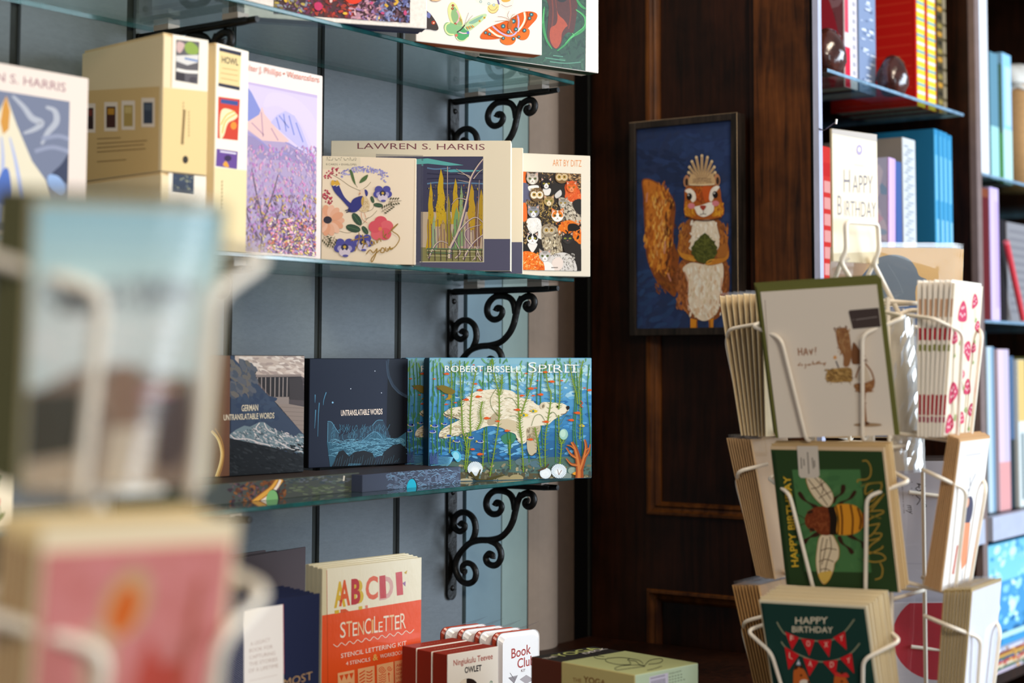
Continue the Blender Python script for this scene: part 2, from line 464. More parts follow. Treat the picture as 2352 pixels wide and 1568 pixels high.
# ------------------------------------------------------------ glass shelves on scroll brackets
def glass_shelf(name, x0, x1, y0, y1, ztop, label, edge=GEDGE, group='glass shelves on the blue wall'):
    t = thing(name, T(0, 0, ztop), label, 'shelf', group)
    mb = MB(); b = 0.0012
    mb.add([(x0, y0 + b, 0), (x1 - b, y0 + b, 0), (x1 - b, y1, 0), (x0, y1, 0)], [(0, 1, 2, 3)], 'ffffff', 0)
    mb.add([(x0, y0 + b, -GT), (x1 - b, y0 + b, -GT), (x1 - b, y1, -GT), (x0, y1, -GT)], [(3, 2, 1, 0)], 'ffffff', 0)
    mb.build('glass_pane', GLASS, t)
    mb = MB()
    prof = [(0, 0), (b, -b), (b, -GT + b), (0, -GT)]          # ground front and end edges with small arrises
    for i in range(3):
        (o0, z0), (o1, z1) = prof[i], prof[i + 1]
        mb.add([(x0, y0 + b - o0, z0), (x0, y0 + b - o1, z1), (x1 - b + o1, y0 + b - o1, z1), (x1 - b + o0, y0 + b - o0, z0)], [(0, 1, 2, 3)], 'ffffff')
        mb.add([(x1 - b + o0, y0 + b - o0, z0), (x1 - b + o1, y0 + b - o1, z1), (x1 - b + o1, y1, z1), (x1 - b + o0, y1, z0)], [(0, 1, 2, 3)], 'ffffff')
    mb.add([(x0, y1, 0), (x1, y1, 0), (x1, y1, -GT), (x0, y1, -GT)], [(0, 1, 2, 3)], 'ffffff')
    mb.build('polished_edge', edge, t)
    return t
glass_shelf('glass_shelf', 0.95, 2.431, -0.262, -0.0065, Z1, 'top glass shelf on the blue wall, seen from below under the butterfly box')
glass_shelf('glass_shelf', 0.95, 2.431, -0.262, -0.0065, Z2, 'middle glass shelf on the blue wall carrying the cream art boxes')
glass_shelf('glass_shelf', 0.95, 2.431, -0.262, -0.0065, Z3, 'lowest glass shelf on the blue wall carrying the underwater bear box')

def bracket():
    X = 2.40; k = 3.35
    def q(x, y):
        p = on_x(940 + x / k, 1100 + y / k, X); return Vector((0, min(p.y, -0.010), p.z - 1.2385))
    t = thing('scroll_bracket', T(X, 0, Z3 - GT - 0.0085), '', 'bracket', 'black iron scroll brackets')
    mb = MB(); n = 8; w = 0.0125                                # flat plate with rounded foot
    pts = [(w, 0.0), (-w, 0.0)] + [(-w * cos(pi * i / n), -0.205 - w * sin(pi * i / n)) for i in range(n + 1)]
    a = [(x, -0.0065, z) for x, z in pts]; b = [(x, -0.0125, z) for x, z in pts]; L = len(pts)
    mb.add(a + b, [tuple(range(L))] + [tuple(reversed(range(L, 2 * L)))] + [(i, (i + 1) % L, L + (i + 1) % L, L + i) for i in range(L)], 'ffffff')
    mb.build('wall_plate', IRON, t)
    for z in (-0.022, -0.196):
        mb = MB(); mb.lathe([(0.0001, -0.0035), (0.0035, -0.003), (0.0052, -0.001), (0.0055, 0.001)], 'ffffff', 12)
        s = mb.build('screw', IRON, t); s.matrix_parent_inverse = I4
        s.matrix_basis = T(0, -0.0128, z) @ Matrix.Rotation(radians(-90), 4, 'X')
    mb = MB()
    vs = []; 
    prof = [(0.0, 0.0108, -0.0035), (-0.18, 0.0105, -0.0035), (-0.235, 0.008, -0.003), (-0.252, 0.006, -0.001)]
    mb.tube([(0, -0.0125, -0.0042), (0, -0.10, -0.0042), (0, -0.22, -0.0042), (0, -0.249, -0.0035)], [0.0062, 0.0062, 0.0058, 0.0048], 'ffffff', 8)
    mb.box((-0.0105, -0.235, -0.006), (0.0105, -0.0125, -0.0005), 'ffffff')
    mb.build('arm', IRON, t)
    S = dict(stem=[(862, 112), (835, 170), (815, 250), (798, 320), (762, 390), (700, 448), (620, 468), (540, 470), (470, 490), (415, 540), (375, 595), (355, 655), (365, 725), (402, 782), (452, 803), (500, 778), (513, 720), (490, 665), (448, 645), (415, 662), (410, 702), (434, 718)],
             tip=[(848, 135), (900, 108), (945, 118), (960, 160), (946, 200), (915, 213), (892, 192), (896, 168), (914, 172)],
             crown=[(812, 235), (800, 160), (770, 112), (715, 90), (655, 92), (610, 130), (592, 182), (603, 236), (640, 268), (686, 262), (710, 225), (702, 188), (672, 178), (660, 202)],
             heart=[(478, 487), (503, 430), (510, 370), (494, 305), (452, 263), (400, 256), (357, 284), (340, 332), (352, 378), (388, 402), (422, 384), (425, 350), (402, 338), (390, 356)],
             foot=[(610, 470), (668, 498), (700, 545), (706, 600), (684, 648), (645, 664), (604, 645), (590, 605), (612, 572), (640, 582), (638, 608)])
    for nme, pts in S.items():
        P = smooth([tuple(q(*p))[1:] for p in pts], False, 5)
        L = len(P)
        r = [0.0060 if i < L * 0.6 else 0.0060 - 0.0008 * (i / L - 0.6) / 0.4 for i in range(L)]
        r[-1] = 0.0055; r[-2] = 0.0068
        mb = MB(); mb.tube([(0, y, z) for y, z in P], r, 'ffffff', 8)
        mb.build('scroll', IRON, t)
    for y in (-0.205, -0.06):
        mb = MB(); mb.box((-0.011, y - 0.016, 0.0), (0.011, y + 0.016, 0.0083), '8a7a70')
        mb.build('pad', plain('clear_rubber_pad', 'a8988c', 0.3) if y < -0.1 else bpy.data.materials['clear_rubber_pad'], t)
    return t
br = bracket()
br['label'] = 'black scroll bracket under the right end of the lowest glass shelf, whole'
for X, z, lab in ((2.40, Z2, 'black scroll bracket under the right end of the middle glass shelf'), (2.40, Z1, 'black scroll bracket under the right end of the top glass shelf'),
                  (1.66, Z1, 'blurred black scroll bracket high on the left above the tan boxes'), (1.66, Z2, 'black scroll bracket under the middle shelf hidden behind the blurred scenic card'),
                  (1.66, Z3, 'black scroll bracket end beside the blurred pink card, under the lowest shelf')):
    dup(br, T(X, 0, z - GT - 0.0085), lab)

# ------------------------------------------------------------ bookcase with the panelled side
XC, YF = 2.857, -0.537
bc = thing('bookcase', T(XC, -0.28, 0), 'tall dark stained wooden bookcase with panelled side behind the card rack', 'bookcase')
def L_(mb, a, b, mat=0): mb.box((a[0] - XC, a[1] + 0.28, a[2]), (b[0] - XC, b[1] + 0.28, b[2]), 'ffffff', mat)
zr0, zr1, ya, yb = 1.149, 1.002, -0.145, -0.384
mb = MB()
L_(mb, (XC, -0.145, 0), (XC + 0.03, -0.012, 2.6)); 
L_(mb, (XC, -0.384, zr1), (XC + 0.03, -0.145, zr0)); L_(mb, (XC, -0.384, 0), (XC + 0.03, -0.145, 0.12)); L_(mb, (XC, -0.384, 2.45), (XC + 0.03, -0.145, 2.6))
L_(mb, (XC + 0.006, -0.397, 0), (XC + 0.03, -0.384, 2.6))
mb.build('side_frame', WOODP, bc)
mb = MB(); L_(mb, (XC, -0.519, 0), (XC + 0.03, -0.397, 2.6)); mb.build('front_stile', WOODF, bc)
for z0, z1 in ((zr0, 2.45), (0.12, zr1)):
    mb = MB(); L_(mb, (XC + 0.016, yb, z0), (XC + 0.024, ya, z1)); pn = mb.build('recessed_panel', WOODP, bc)
    mb = MB()
    prof = [(0.0, 0.0), (0.002, -0.004), (0.007, -0.0045), (0.0095, 0.001), (0.012, 0.004), (0.0165, 0.006), (0.019, 0.003), (0.022, 0.006), (0.026, 0.012), (0.0265, 0.016)]
    cs = [(ya, z0, -1, 1), (ya, z1, -1, -1), (yb, z1, 1, -1), (yb, z0, 1, 1)]
    for i in (0, 1, 3):
        (y0, w0, sy0, sz0), (y1, w1, sy1, sz1) = cs[i], cs[(i + 1) % 4]
        for (o0, d0), (o1, d1) in zip(prof, prof[1:]):
            mb.add([(d0, y0 + sy0 * o0 + 0.28, w0 + sz0 * o0), (d1, y0 + sy0 * o1 + 0.28, w0 + sz0 * o1), (d1, y1 + sy1 * o1 + 0.28, w1 + sz1 * o1), (d0, y1 + sy1 * o0 + 0.28, w1 + sz1 * o0)], [(0, 1, 2, 3)], 'ffffff')
    mb.build('moulding', WOODM, pn)
mb = MB(); L_(mb, (XC + 0.001, -0.525, 0), (XC + 0.030, -0.519, 2.6)); mb.build('shadow_bead', BLACK, bc)
EDGEM = plain('window_lit_edge', 'b9bdd6', 0.38, 0.15, 0.12, 12, 0.1, (8, 8, 1), 0.5)  # pale lavender puts the window light on this edge into its colour
mb = MB(); L_(mb, (XC + 0.001, YF, 0), (XC + 0.016, -0.525, 2.6)); mb.build('front_edge', EDGEM, bc)
mb = MB(); L_(mb, (XC + 0.03, -0.045, 0), (4.9, -0.02, 2.6)); mb.build('back_panel', BLACK, bc)
for x0 in (3.662, 4.86):
    mb = MB(); L_(mb, (x0, YF + 0.012, 0), (x0 + 0.045, -0.045, 2.6)); up = mb.build('upright', WOODP, bc)
    mb = MB(); L_(mb, (x0 + 0.004, YF - 0.004, 0), (x0 + 0.034, YF + 0.012, 2.6)); mb.build('stile', plain('brown_edge', '7d6a66', 0.35, 0, 0.1), up)
mb = MB(); L_(mb, (XC + 0.03, YF + 0.03, 2.56), (4.9, -0.045, 2.6)); mb.build('top_board', WOODP, bc)
RAIL = plain('pale_painted_rail', 'b4b9cc', 0.45, 0, 0.06)
for x0, x1 in ((XC + 0.031, 3.66), (3.709, 4.858)):
    mb = MB(); L_(mb, (x0, YF + 0.01, 1.045), (x1, -0.046, 1.10)); mb.build('fixed_shelf', WOODP, bc)
    mb = MB(); L_(mb, (x0, YF - 0.012, 1.045), (x1, YF + 0.009, 1.10)); mb.build('shelf_rail', RAIL, bc)
    mb = MB(); L_(mb, (x0, YF + 0.02, 0.70), (x1, -0.046, 0.73)); mb.build('fixed_shelf', WOODP, bc)
G2 = 'glass shelves in the bookcase'
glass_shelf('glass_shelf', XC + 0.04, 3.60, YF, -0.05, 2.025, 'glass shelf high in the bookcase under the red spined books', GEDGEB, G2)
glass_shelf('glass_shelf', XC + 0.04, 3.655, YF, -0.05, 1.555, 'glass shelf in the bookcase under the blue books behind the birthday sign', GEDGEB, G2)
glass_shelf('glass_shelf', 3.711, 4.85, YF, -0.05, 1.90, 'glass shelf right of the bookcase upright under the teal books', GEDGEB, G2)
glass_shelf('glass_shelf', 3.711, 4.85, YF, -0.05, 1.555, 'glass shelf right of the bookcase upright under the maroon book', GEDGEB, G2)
# ------------------------------------------------------------ boxes on the top and middle shelves
CA, CB, CC, CD = (0, 0, 3.1367), (500, 0, 2.45), (900, 0, 3.92), (720, 290, 3.5636)
def picture_box(name, label, cat, gl, gr, h, t, cols, draw, mats=None, group=None, lid=0.6, tray=True, lean=0.0, base='front'):
    """a two part box standing on its long side: a lid whose front is printed, and the tray behind it"""
    M, w = frame(gl, gr, lean)
    root = thing(name, M, label, cat, group)
    mats = mats or PRINT
    mb = MB(); tl = t * lid
    mb.rbox((0, 0, 0), (w, tl, h), 0.0016, cols.get('side', cols['front']), cols)
    if draw: draw(mb, M, w, h)
    mb.build('lid', mats, root)
    if tray:
        mb = MB(); g = 0.0022
        mb.rbox((g, tl + 0.0006, 0.001), (w - g, t, h - g), 0.001, cols.get('tray', cols.get('side', cols['front'])), {'front': cols.get('tray', 'e8ddd0')})
        mb.build('tray', PRINT, root)
    return root, M, w
def clipbox(w, h, mgn=0.001): return (mgn, mgn, w - mgn, h - mgn)

# top shelf -------------------------------------------------------------
def d_flowers(mb, M, w, h):
    a = Art(mb, clip=(0.157 * w, 0.032 * h, 0.905 * w, 0.93 * h))
    X0, Y0, X1, Y1 = a.clip
    a.rect('4a2c33', X0, Y0, X1, Y1)
    zones = [(0.0, 0.28, ['4d3a55', '7b6a3a', 'b9a24a', '6e4a78', '8a8f9e', '3d2a30']), (0.22, 0.6, ['7a1f22', '8f2f2c', '5c2527', 'a83a2c', '6a2a4a', 'c23a2a']),
             (0.55, 0.85, ['c9929c', 'b98a9a', '8f5f78', 'e0b3b3', '7c4a62', '9c7bb0']), (0.75, 1.0, ['34375e', '5a5f94', '7f86b5', '2e2a44', '6a4a58', '8f94c0'])]
    for f0, f1, cs in zones:
        a.dabs(cs, 800, X0 + f0 * (X1 - X0), Y0, X0 + f1 * (X1 - X0), Y1, 0.0018, 0.0055, 2.2)
    a.dabs(['e8b83a', 'd94a2a', 'e6c9c0', '3a6a9a', 'c94a7a', 'f0d27a'], 60, X0, Y0, X1, Y1, 0.002, 0.005, 1.6)
    c2 = Art(mb, M, CB, clip=a.clip, base=a.off + 1e-4)
    c2.blob('e5391d', [(690, -40), (720, 5), (750, 24), (790, 18), (815, -10), (800, -60), (740, -80)])
    c2.blob('b9281a', [(720, -20), (750, -8), (785, -15), (780, -50), (730, -55)])
    c2.lines('d8a93a', 14, [[(990, -10), (1010, 12), (990, 28)], [(940, 25), (955, 40)]])
    c2.blob('c72f63', [(545, 20), (575, 15), (590, 40), (570, 62), (545, 50)])
picture_box('puzzle_box', 'white puzzle box with dark flower painting hanging over top shelf edge', 'puzzle box', at(560, 2.435, Z1), at(980, 2.523, Z1), 0.215, 0.05,
            dict(front='efe4da', side='efe4da', bottom='2b2f55', tray='2f3560'), d_flowers, ARTP)

def d_butterfly(mb, M, w, h):
    a = Art(mb, M, CC, clip=clipbox(w, h))
    # ivory butterfly above
    a.blob('e9dfc6', [(755, -20), (768, 18), (828, 50), (895, 44), (950, 22), (950, -10), (870, -60)]); a.blob('e2c680', [(872, 48), (863, 92), (890, 120), (930, 118), (960, 82), (955, 36)])
    a.blob('dccfc4', [(962, 22), (985, 60), (1030, 88), (1074, 80), (1090, 40), (1090, -10), (980, -30)]); a.blob('cf9f4a', [(985, 0), (1010, 20), (1060, 10), (1080, -30), (1000, -40)])
    a.lines('7a4a30', 3, [[(868, 60), (890, 90), (925, 90), (950, 60)], [(985, 40), (1030, 62), (1080, 48)], [(870, 95), (895, 118), (935, 114), (958, 84)]])
    for x, y in ((873, 33), (918, 45), (800, 15)): a.ell('8fa3a0', x, y, 13); a.ell('e8e3d0', x, y, 6)
    a.line('6a5a8a', 14, [(965, 40), (950, -10), (940, -40)])
    # green butterfly
    a.blob('cfcf8c', [(545, 18), (580, 42), (608, 108), (632, 168), (640, 232), (600, 238), (556, 225), (528, 198), (508, 140), (503, 80), (518, 38)])
    a.blob('86a873', [(560, 60), (592, 100), (622, 170), (632, 228), (588, 228), (552, 200), (532, 140), (540, 90)])
    a.line('dfa3a8', 13, [(585, 95), (605, 140), (600, 180), (575, 215)]); a.lines('b8862f', 5, [[(612, 150), (622, 190)], [(605, 160), (617, 200)], [(626, 170), (633, 215)]])
    for x, y in ((545, 78), (549, 50), (570, 216)): a.ell('7d3f2c', x, y, 12); a.ell('c76a4a', x, y, 6)
    a.blob('7fae78', [(530, 204), (590, 230), (640, 242), (612, 280), (570, 312), (520, 322), (482, 292), (468, 240), (488, 205)]); a.line('d3d796', 12, [(520, 205), (488, 225), (482, 270), (510, 305), (560, 312)])
    a.blob('4f9a62', [(640, 242), (605, 282), (570, 320), (590, 360), (640, 371), (682, 342), (696, 300), (682, 262)]); a.line('e0b6bd', 10, [(600, 285), (640, 300), (680, 298)]); a.line('cfd6a0', 9, [(575, 330), (600, 362), (645, 367), (685, 335)])
    a.ell('c76a5a', 580, 318, 13); a.ell('5a66a8', 684, 295, 12)
    a.blob('b3c896', [(645, 230), (690, 190), (760, 150), (838, 124), (849, 148), (800, 200), (750, 242), (700, 276), (660, 266)]); a.blob('7fa58f', [(690, 205), (760, 165), (820, 140), (790, 180), (730, 215)])
    a.lines('c97f2a', 10, [[(672, 240), (690, 262)], [(695, 236), (714, 256)], [(718, 230), (738, 246)]]); a.lines('3a4034', 5, [[(665, 245), (680, 270)], [(685, 238), (702, 262)], [(706, 232), (726, 252)]])
    for x, y in ((788, 190), (832, 160)): a.ell('c9a23a', x, y, 10); a.ell('7d5f2c', x, y, 4)
    a.line('34322c', 10, [(585, 292), (625, 262), (655, 226)]); a.lines('4a4238', 2.2, [[(655, 222), (670, 170), (690, 115)], [(662, 224), (690, 180), (728, 138)]])
    # orange moth
    O = 'cf5a1c'
    a.blob(O, [(1045, 188), (980, 205), (900, 235), (832, 278), (797, 322), (806, 350), (860, 356), (930, 353), (988, 340), (1032, 302), (1052, 250)])
    a.blob(O, [(1058, 186), (1130, 130), (1200, 105), (1268, 107), (1306, 130), (1300, 170), (1262, 215), (1210, 266), (1150, 292), (1100, 302), (1068, 262)])
    a.blob('d66a24', [(1040, 290), (1000, 330), (974, 356), (986, 386), (1030, 406), (1080, 400), (1110, 370), (1113, 330), (1082, 300)]); a.blob('d66a24', [(1098, 303), (1130, 340), (1170, 361), (1212, 350), (1236, 310), (1236, 270), (1205, 254), (1160, 290)])
    a.line('efe6bd', 17, [(868, 262), (905, 292), (950, 322), (1008, 338)]); a.line('efe6bd', 17, [(1190, 110), (1196, 170), (1172, 230), (1128, 284)])
    a.line('b9a6c9', 14, [(905, 236), (950, 276), (1000, 308), (1050, 324), (1098, 312), (1128, 270), (1140, 200), (1130, 136)]); a.lines('7a3312', 4, [[(840, 300), (900, 330), (985, 342)], [(925, 228), (985, 282), (1045, 305)], [(1110, 150), (1118, 220), (1095, 285)], [(1215, 108), (1222, 170), (1190, 240)]])
    for x, y, r in ((1000, 237, 18), (1092, 192, 19), (1115, 265, 16), (1047, 290, 14), (842, 295, 12), (876, 308, 12), (1253, 132, 16), (1237, 166, 14), (1190, 275, 15), (1000, 345, 12), (1092, 350, 12), (1140, 333, 10)):
        a.ell('8c4a1c', x, y, r + 4); a.ell('2f5f6a', x, y, r); a.ell('7fb5bd', x, y, r * 0.45)
    a.ell('b0602c', 1062, 222, 20, 46, 12); a.lines('8c5a30', 3, [[(1050, 182), (1010, 158), (950, 150)], [(1045, 190), (990, 188), (925, 195)], [(1052, 176), (1038, 140), (1052, 100)], [(1068, 176), (1110, 150), (1140, 142)], [(1065, 172), (1080, 140), (1105, 128)]])
    # dark butterfly at the left edge
    a.blob('3d3330', [(240, 60), (325, 110), (362, 150), (400, 210), (416, 258), (394, 276), (350, 266), (300, 258), (220, 200)]); a.ell('a83a24', 370, 206, 18); a.ell('e8b08a', 372, 208, 8); a.blob('6a6fa0', [(320, 112), (345, 132), (335, 165), (310, 150)])
    a.ell('d9b58c', 395, -8, 48, 22, -10); a.line('8c5a30', 3, [(345, -2), (395, 15), (442, 0)])
picture_box('puzzle_box', 'white box printed with orange moth and green butterfly on top shelf', 'puzzle box', at(955, 2.62, Z1), at(1245, 2.74, Z1), 0.215, 0.045,
            dict(front='e4d8cc', side='e4d8cc', bottom='b8591f', tray='efe4d8'), d_butterfly)
def d_stump(mb, M, w, h):
    a = Art(mb, M, CC, clip=clipbox(w, h))
    a.poly('22402c', [(600, -300), (1752, -300), (1742, 668), (600, 560)])
    a.dabs(['1b3524', '2c5238', '274a30', '16301f'], 260, 1000, -100, 1740, 640, 12, 40, 3)
    a.blob('4a2015', [(1395, -60), (1412, 60), (1405, 200), (1398, 330), (1420, 402), (1478, 440), (1520, 412), (1545, 330), (1585, 292), (1642, 268), (1652, -60)])
    a.blob('9c3d1c', [(1470, -40), (1480, 60), (1500, 130), (1550, 180), (1580, 230), (1560, 250), (1530, 300), (1520, 380), (1480, 436), (1440, 400), (1420, 330), (1430, 250), (1475, 220), (1490, 150)])
    a.lines('6a2a16', 12, [[(1440, -40), (1450, 120), (1440, 240)], [(1600, -20), (1610, 120), (1590, 260)]]); a.ell('1a1512', 1530, -6, 42, 26)
    a.lines('2f8040', 20, [[(1655, 85), (1735, 150), (1738, 240), (1690, 292), (1620, 330), (1560, 400), (1488, 458)], [(1372, 60), (1362, 200), (1385, 340), (1440, 440)], [(1660, -10), (1700, 50), (1748, 84)]], taper=lambda t: 0.5 + sin(pi * t) * 0.7)
    a.lines('57b062', 5, [[(1660, 92), (1728, 152), (1730, 236), (1640, 310), (1560, 390)], [(1620, 300), (1640, 320), (1600, 350)], [(1368, 80), (1360, 210)]])
    a.lines('4d8068', 9, [[(1380, 520), (1480, 535), (1560, 545)], [(1420, 555), (1560, 570), (1700, 560)], [(1450, 500), (1540, 510)]]); a.poly('1d2a22', [(1000, 580), (1742, 636), (1742, 668), (1000, 620)])
    a.poly('e0d4c8', [(1752, -300), (1900, -300), (1900, 720), (1742, 720)])
picture_box('puzzle_box', 'green and rust coloured box with white right border, last on top shelf', 'puzzle box', at(1100, 2.75, Z1), at(1375, 2.909, Z1), 0.225, 0.045,
            dict(front='efe3d7', side='efe3d7', bottom='20402c', tray='efe4d8'), d_stump, ARTP)

# middle shelf ----------------------------------------------------------
def d_peak(mb, M, w, h):
    a = Art(mb, M, CA, clip=(0.13 * w, 0.05 * h, 0.878 * w, 0.842 * h))
    a.rect('6f7488', -900, 300, 900, 2200)
    a.lines('a9aab2', 42, [[(90, 690), (170, 770), (230, 850), (300, 885), (250, 930), (170, 960)], [(330, 770), (395, 800), (405, 880), (340, 960), (300, 1040)]], taper=lambda t: 0.4 + 0.7 * sin(pi * t))
    a.lines('8a8ea2', 30, [[(300, 1000), (420, 980), (520, 1010)], [(250, 1090), (380, 1060), (520, 1100)]])
    a.blob('33374e', [(370, 1260), (440, 1185), (520, 1095), (560, 1330), (440, 1300)])
    a.poly('dccfb3', [(45, 690), (120, 900), (230, 1160), (330, 1300), (420, 1600), (-160, 1600), (-50, 900)])
    a.lines('a5add0', 26, [[(10, 985), (20, 1200), (-20, 1600)], [(70, 990), (120, 1200), (190, 1600)]], taper=lambda t: 0.4 + t)
    a.poly('c88a32', [(45, 690), (72, 800), (62, 930), (22, 968), (2, 880), (20, 760)]); a.blob('4a68b0', [(10, 1240), (60, 1220), (80, 1400), (20, 1480), (-40, 1400)])
    a.blob('8fa8cf', [(350, 1260), (420, 1270), (470, 1340), (440, 1400), (350, 1330)])
    b = Art(mb); tc = '93616a'
    b.text('LAWREN S. HARRIS', tc, 0.15 * w, 0.895 * h, 0.85 * w, 0.895 * h, 0.052 * h)
picture_box('puzzle_box', 'blurred cream box with pale peak painting at far left of middle shelf', 'puzzle box', at(-190, 1.95, Z2), at(196, 2.15, Z2), 0.218, 0.04,
            dict(front='e2d0c2', side='dcbf92'), d_peak)
# tan slip cases in a stack
def case_side(a):
    pass
def slipcase(label, gl, gr, z0, h, t, draw):
    gl = gl.copy(); gr = gr.copy(); gl.z = gr.z = z0
    M, w = frame(gl, gr)
    root = thing('postcard_box', M, label, 'postcard box', 'tan postcard boxes on the middle shelf')
    mb = MB(); c = 'e9d3a9'
    mb.rbox((0, 0, 0), (w, t, h - 0.004), 0.0015, c); draw(mb, M, w, h); mb.build('box_body', MATT, root)
    mb = MB(); mb.rbox((0.002, 0.004, h - 0.0045), (w - 0.002, t - 0.003, h), 0.0008, 'dcbf8e'); mb.build('lid', MATT, root)
    return root
gA, gA1 = at(367, 2.20, Z2), at(472, 2.254, Z2)
def dA(mb, M, w, h):
    a = Art(mb, M, CA, clip=clipbox(w, h))
    a.poly('f0e3cf', [(1245, 215), (1500, 260), (1500, 660), (1235, 632)]); a.poly('e6c78d', [(1100, 622), (1500, 660), (1500, 1300), (1100, 1215)])
    a.line('b8955c', 6, [(1242, 230), (1234, 630)])
    a.poly('5f5a5c', [(1268, 285), (1437, 302), (1424, 607), (1262, 578)]); a.blob('8aa048', [(1330, 330), (1370, 300), (1425, 340), (1420, 390), (1350, 385)]); a.blob('c9a8a0', [(1280, 300), (1330, 320), (1300, 380), (1272, 360)])
    a.poly('d5cfc8', [(1268, 400), (1430, 395), (1425, 450), (1350, 470), (1268, 440)]); a.line('6a83b0', 14, [(1330, 420), (1425, 440)]); a.line('e8e0d4', 22, [(1270, 500), (1340, 515), (1425, 520)]); a.poly('3a3538', [(1264, 520), (1330, 530), (1330, 588), (1262, 578)]); a.ell('4a4448', 1390, 575, 28, 22)
    a.lines('9a8058', 6, [[(1322, y), (1322 - 4, y + 16)] for y in range(735, 1040, 24)], sm=False); a.lines('9a8058', 6, [[(1362, y), (1358, y + 15)] for y in range(800, 990, 24)], sm=False); a.lines('8a7048', 18, [[(1328, 790), (1312, 1040)]], sm=False)
    a.ell('3a332c', 1335, 1150, 20, 28)
    s = Art(mb, M, CA, o=(0, 0, 0), e1=(0, -1, 0), clip=(-0.30, 0.001, -0.001, h - 0.002))
    s.poly('d8b67c', [(0, 690), (1150, 622), (1140, 1300), (0, 1300)])
    for x, y, cs in ((640, 755, ('3a2a28', '7a3a30')), (800, 745, ('4a2c26', 'c08a30')), (925, 735, ('b59a5a', 'd0b878')), (1068, 715, ('3f4858', '56606e'))):
        s.rect('ecdccb', x - 48, y - 10, x + 48, y + 200); s.rect(cs[0], x - 33, y + 22, x + 33, y + 175); s.rect(cs[1], x - 24, y + 35, x + 24, y + 80)
    s.lines('9a7c50', 7, [[(700, 1000), (870, 992)], [(700, 1035), (1060, 1012)], [(700, 1065), (1040, 1040)], [(700, 1095), (1050, 1070)], [(700, 1165), (910, 1150)]], sm=False)
slipcase('tan postcard box with painted strip on spine, upper one of the stack', gA, gA1, 1.7075, 0.187, 0.20, dA)
def dA2(mb, M, w, h):
    a = Art(mb, M, CA, clip=clipbox(w, h))
    a.poly('f0e3cf', [(1215, 1200), (1500, 1240), (1500, 1480), (1215, 1440)]); a.poly('3a4354', [(1245, 1225), (1398, 1252), (1396, 1396), (1240, 1376)]); a.dabs(['8a8a6a', '9a9a80', '55606e'], 26, 1260, 1255, 1385, 1370, 5, 12, 2)
    a.poly('e6cf9f', [(1100, 1450), (1500, 1480), (1500, 2000), (1100, 2000)])
slipcase('tan postcard box with small blue picture, under the upper box of the stack', gA, gA1, Z2 + 0.0005, 0.1015, 0.20, dA2)
def dB(mb, M, w, h):
    a = Art(mb, M, CA, clip=clipbox(w, h))
    a.poly('f2e5d0', [(1535, 250), (1800, 300), (1800, 1240), (1500, 1200)]); a.poly('e9d3a2', [(1400, 1190), (1800, 1230), (1800, 2100), (1400, 2100)])
    a.poly('e2c68c', [(1580, 340), (1738, 376), (1726, 652), (1572, 620)]); a.poly('33323f', [(1580, 340), (1738, 376), (1736, 404), (1579, 366)]); a.poly('33323f', [(1573, 596), (1727, 626), (1726, 652), (1572, 620)])
    a.text('HOWL', '4a4238', 1597, 450, 1716, 472, 46, 0.02); a.lines('b3945c', 5, [[(1600, 490), (1712, 508)], [(1590, 525), (1712, 545)], [(1592, 562), (1712, 585)]], sm=False)
    a.poly('c7402c', [(1572, 695), (1728, 716), (1713, 1012), (1566, 996)]); a.poly('3f4f86', [(1590, 712), (1715, 730), (1713, 762), (1588, 742)]); a.blob('ead9a8', [(1592, 800), (1660, 790), (1710, 830), (1690, 860), (1640, 890), (1610, 980), (1582, 985)]); a.lines('d8a93a', 8, [[(1600, 960), (1625, 870), (1700, 820)], [(1590, 900), (1630, 830), (1690, 800)]]); a.ell('e08a34', 1682, 905, 22, 28)
    a.poly('66468a', [(1560, 1070), (1712, 1092), (1706, 1218), (1554, 1196)]); a.line('d9cfd8', 12, [(1585, 1090), (1700, 1106)]); a.blob('e09a3a', [(1605, 1190), (1625, 1160), (1648, 1195), (1640, 1206)]); a.ell('3a2a4a', 1640, 1140, 26, 22)
    a.lines('9a8058', 7, [[(1600, y), (1596, y + 18)] for y in range(1300, 1500, 26)], sm=False)
slipcase('tall cream postcard box with red and purple pictures, beside the watercolors box', at(489, 2.27, Z2), at(565, 2.335, Z2), Z2 + 0.0005, 0.289, 0.028, dB)

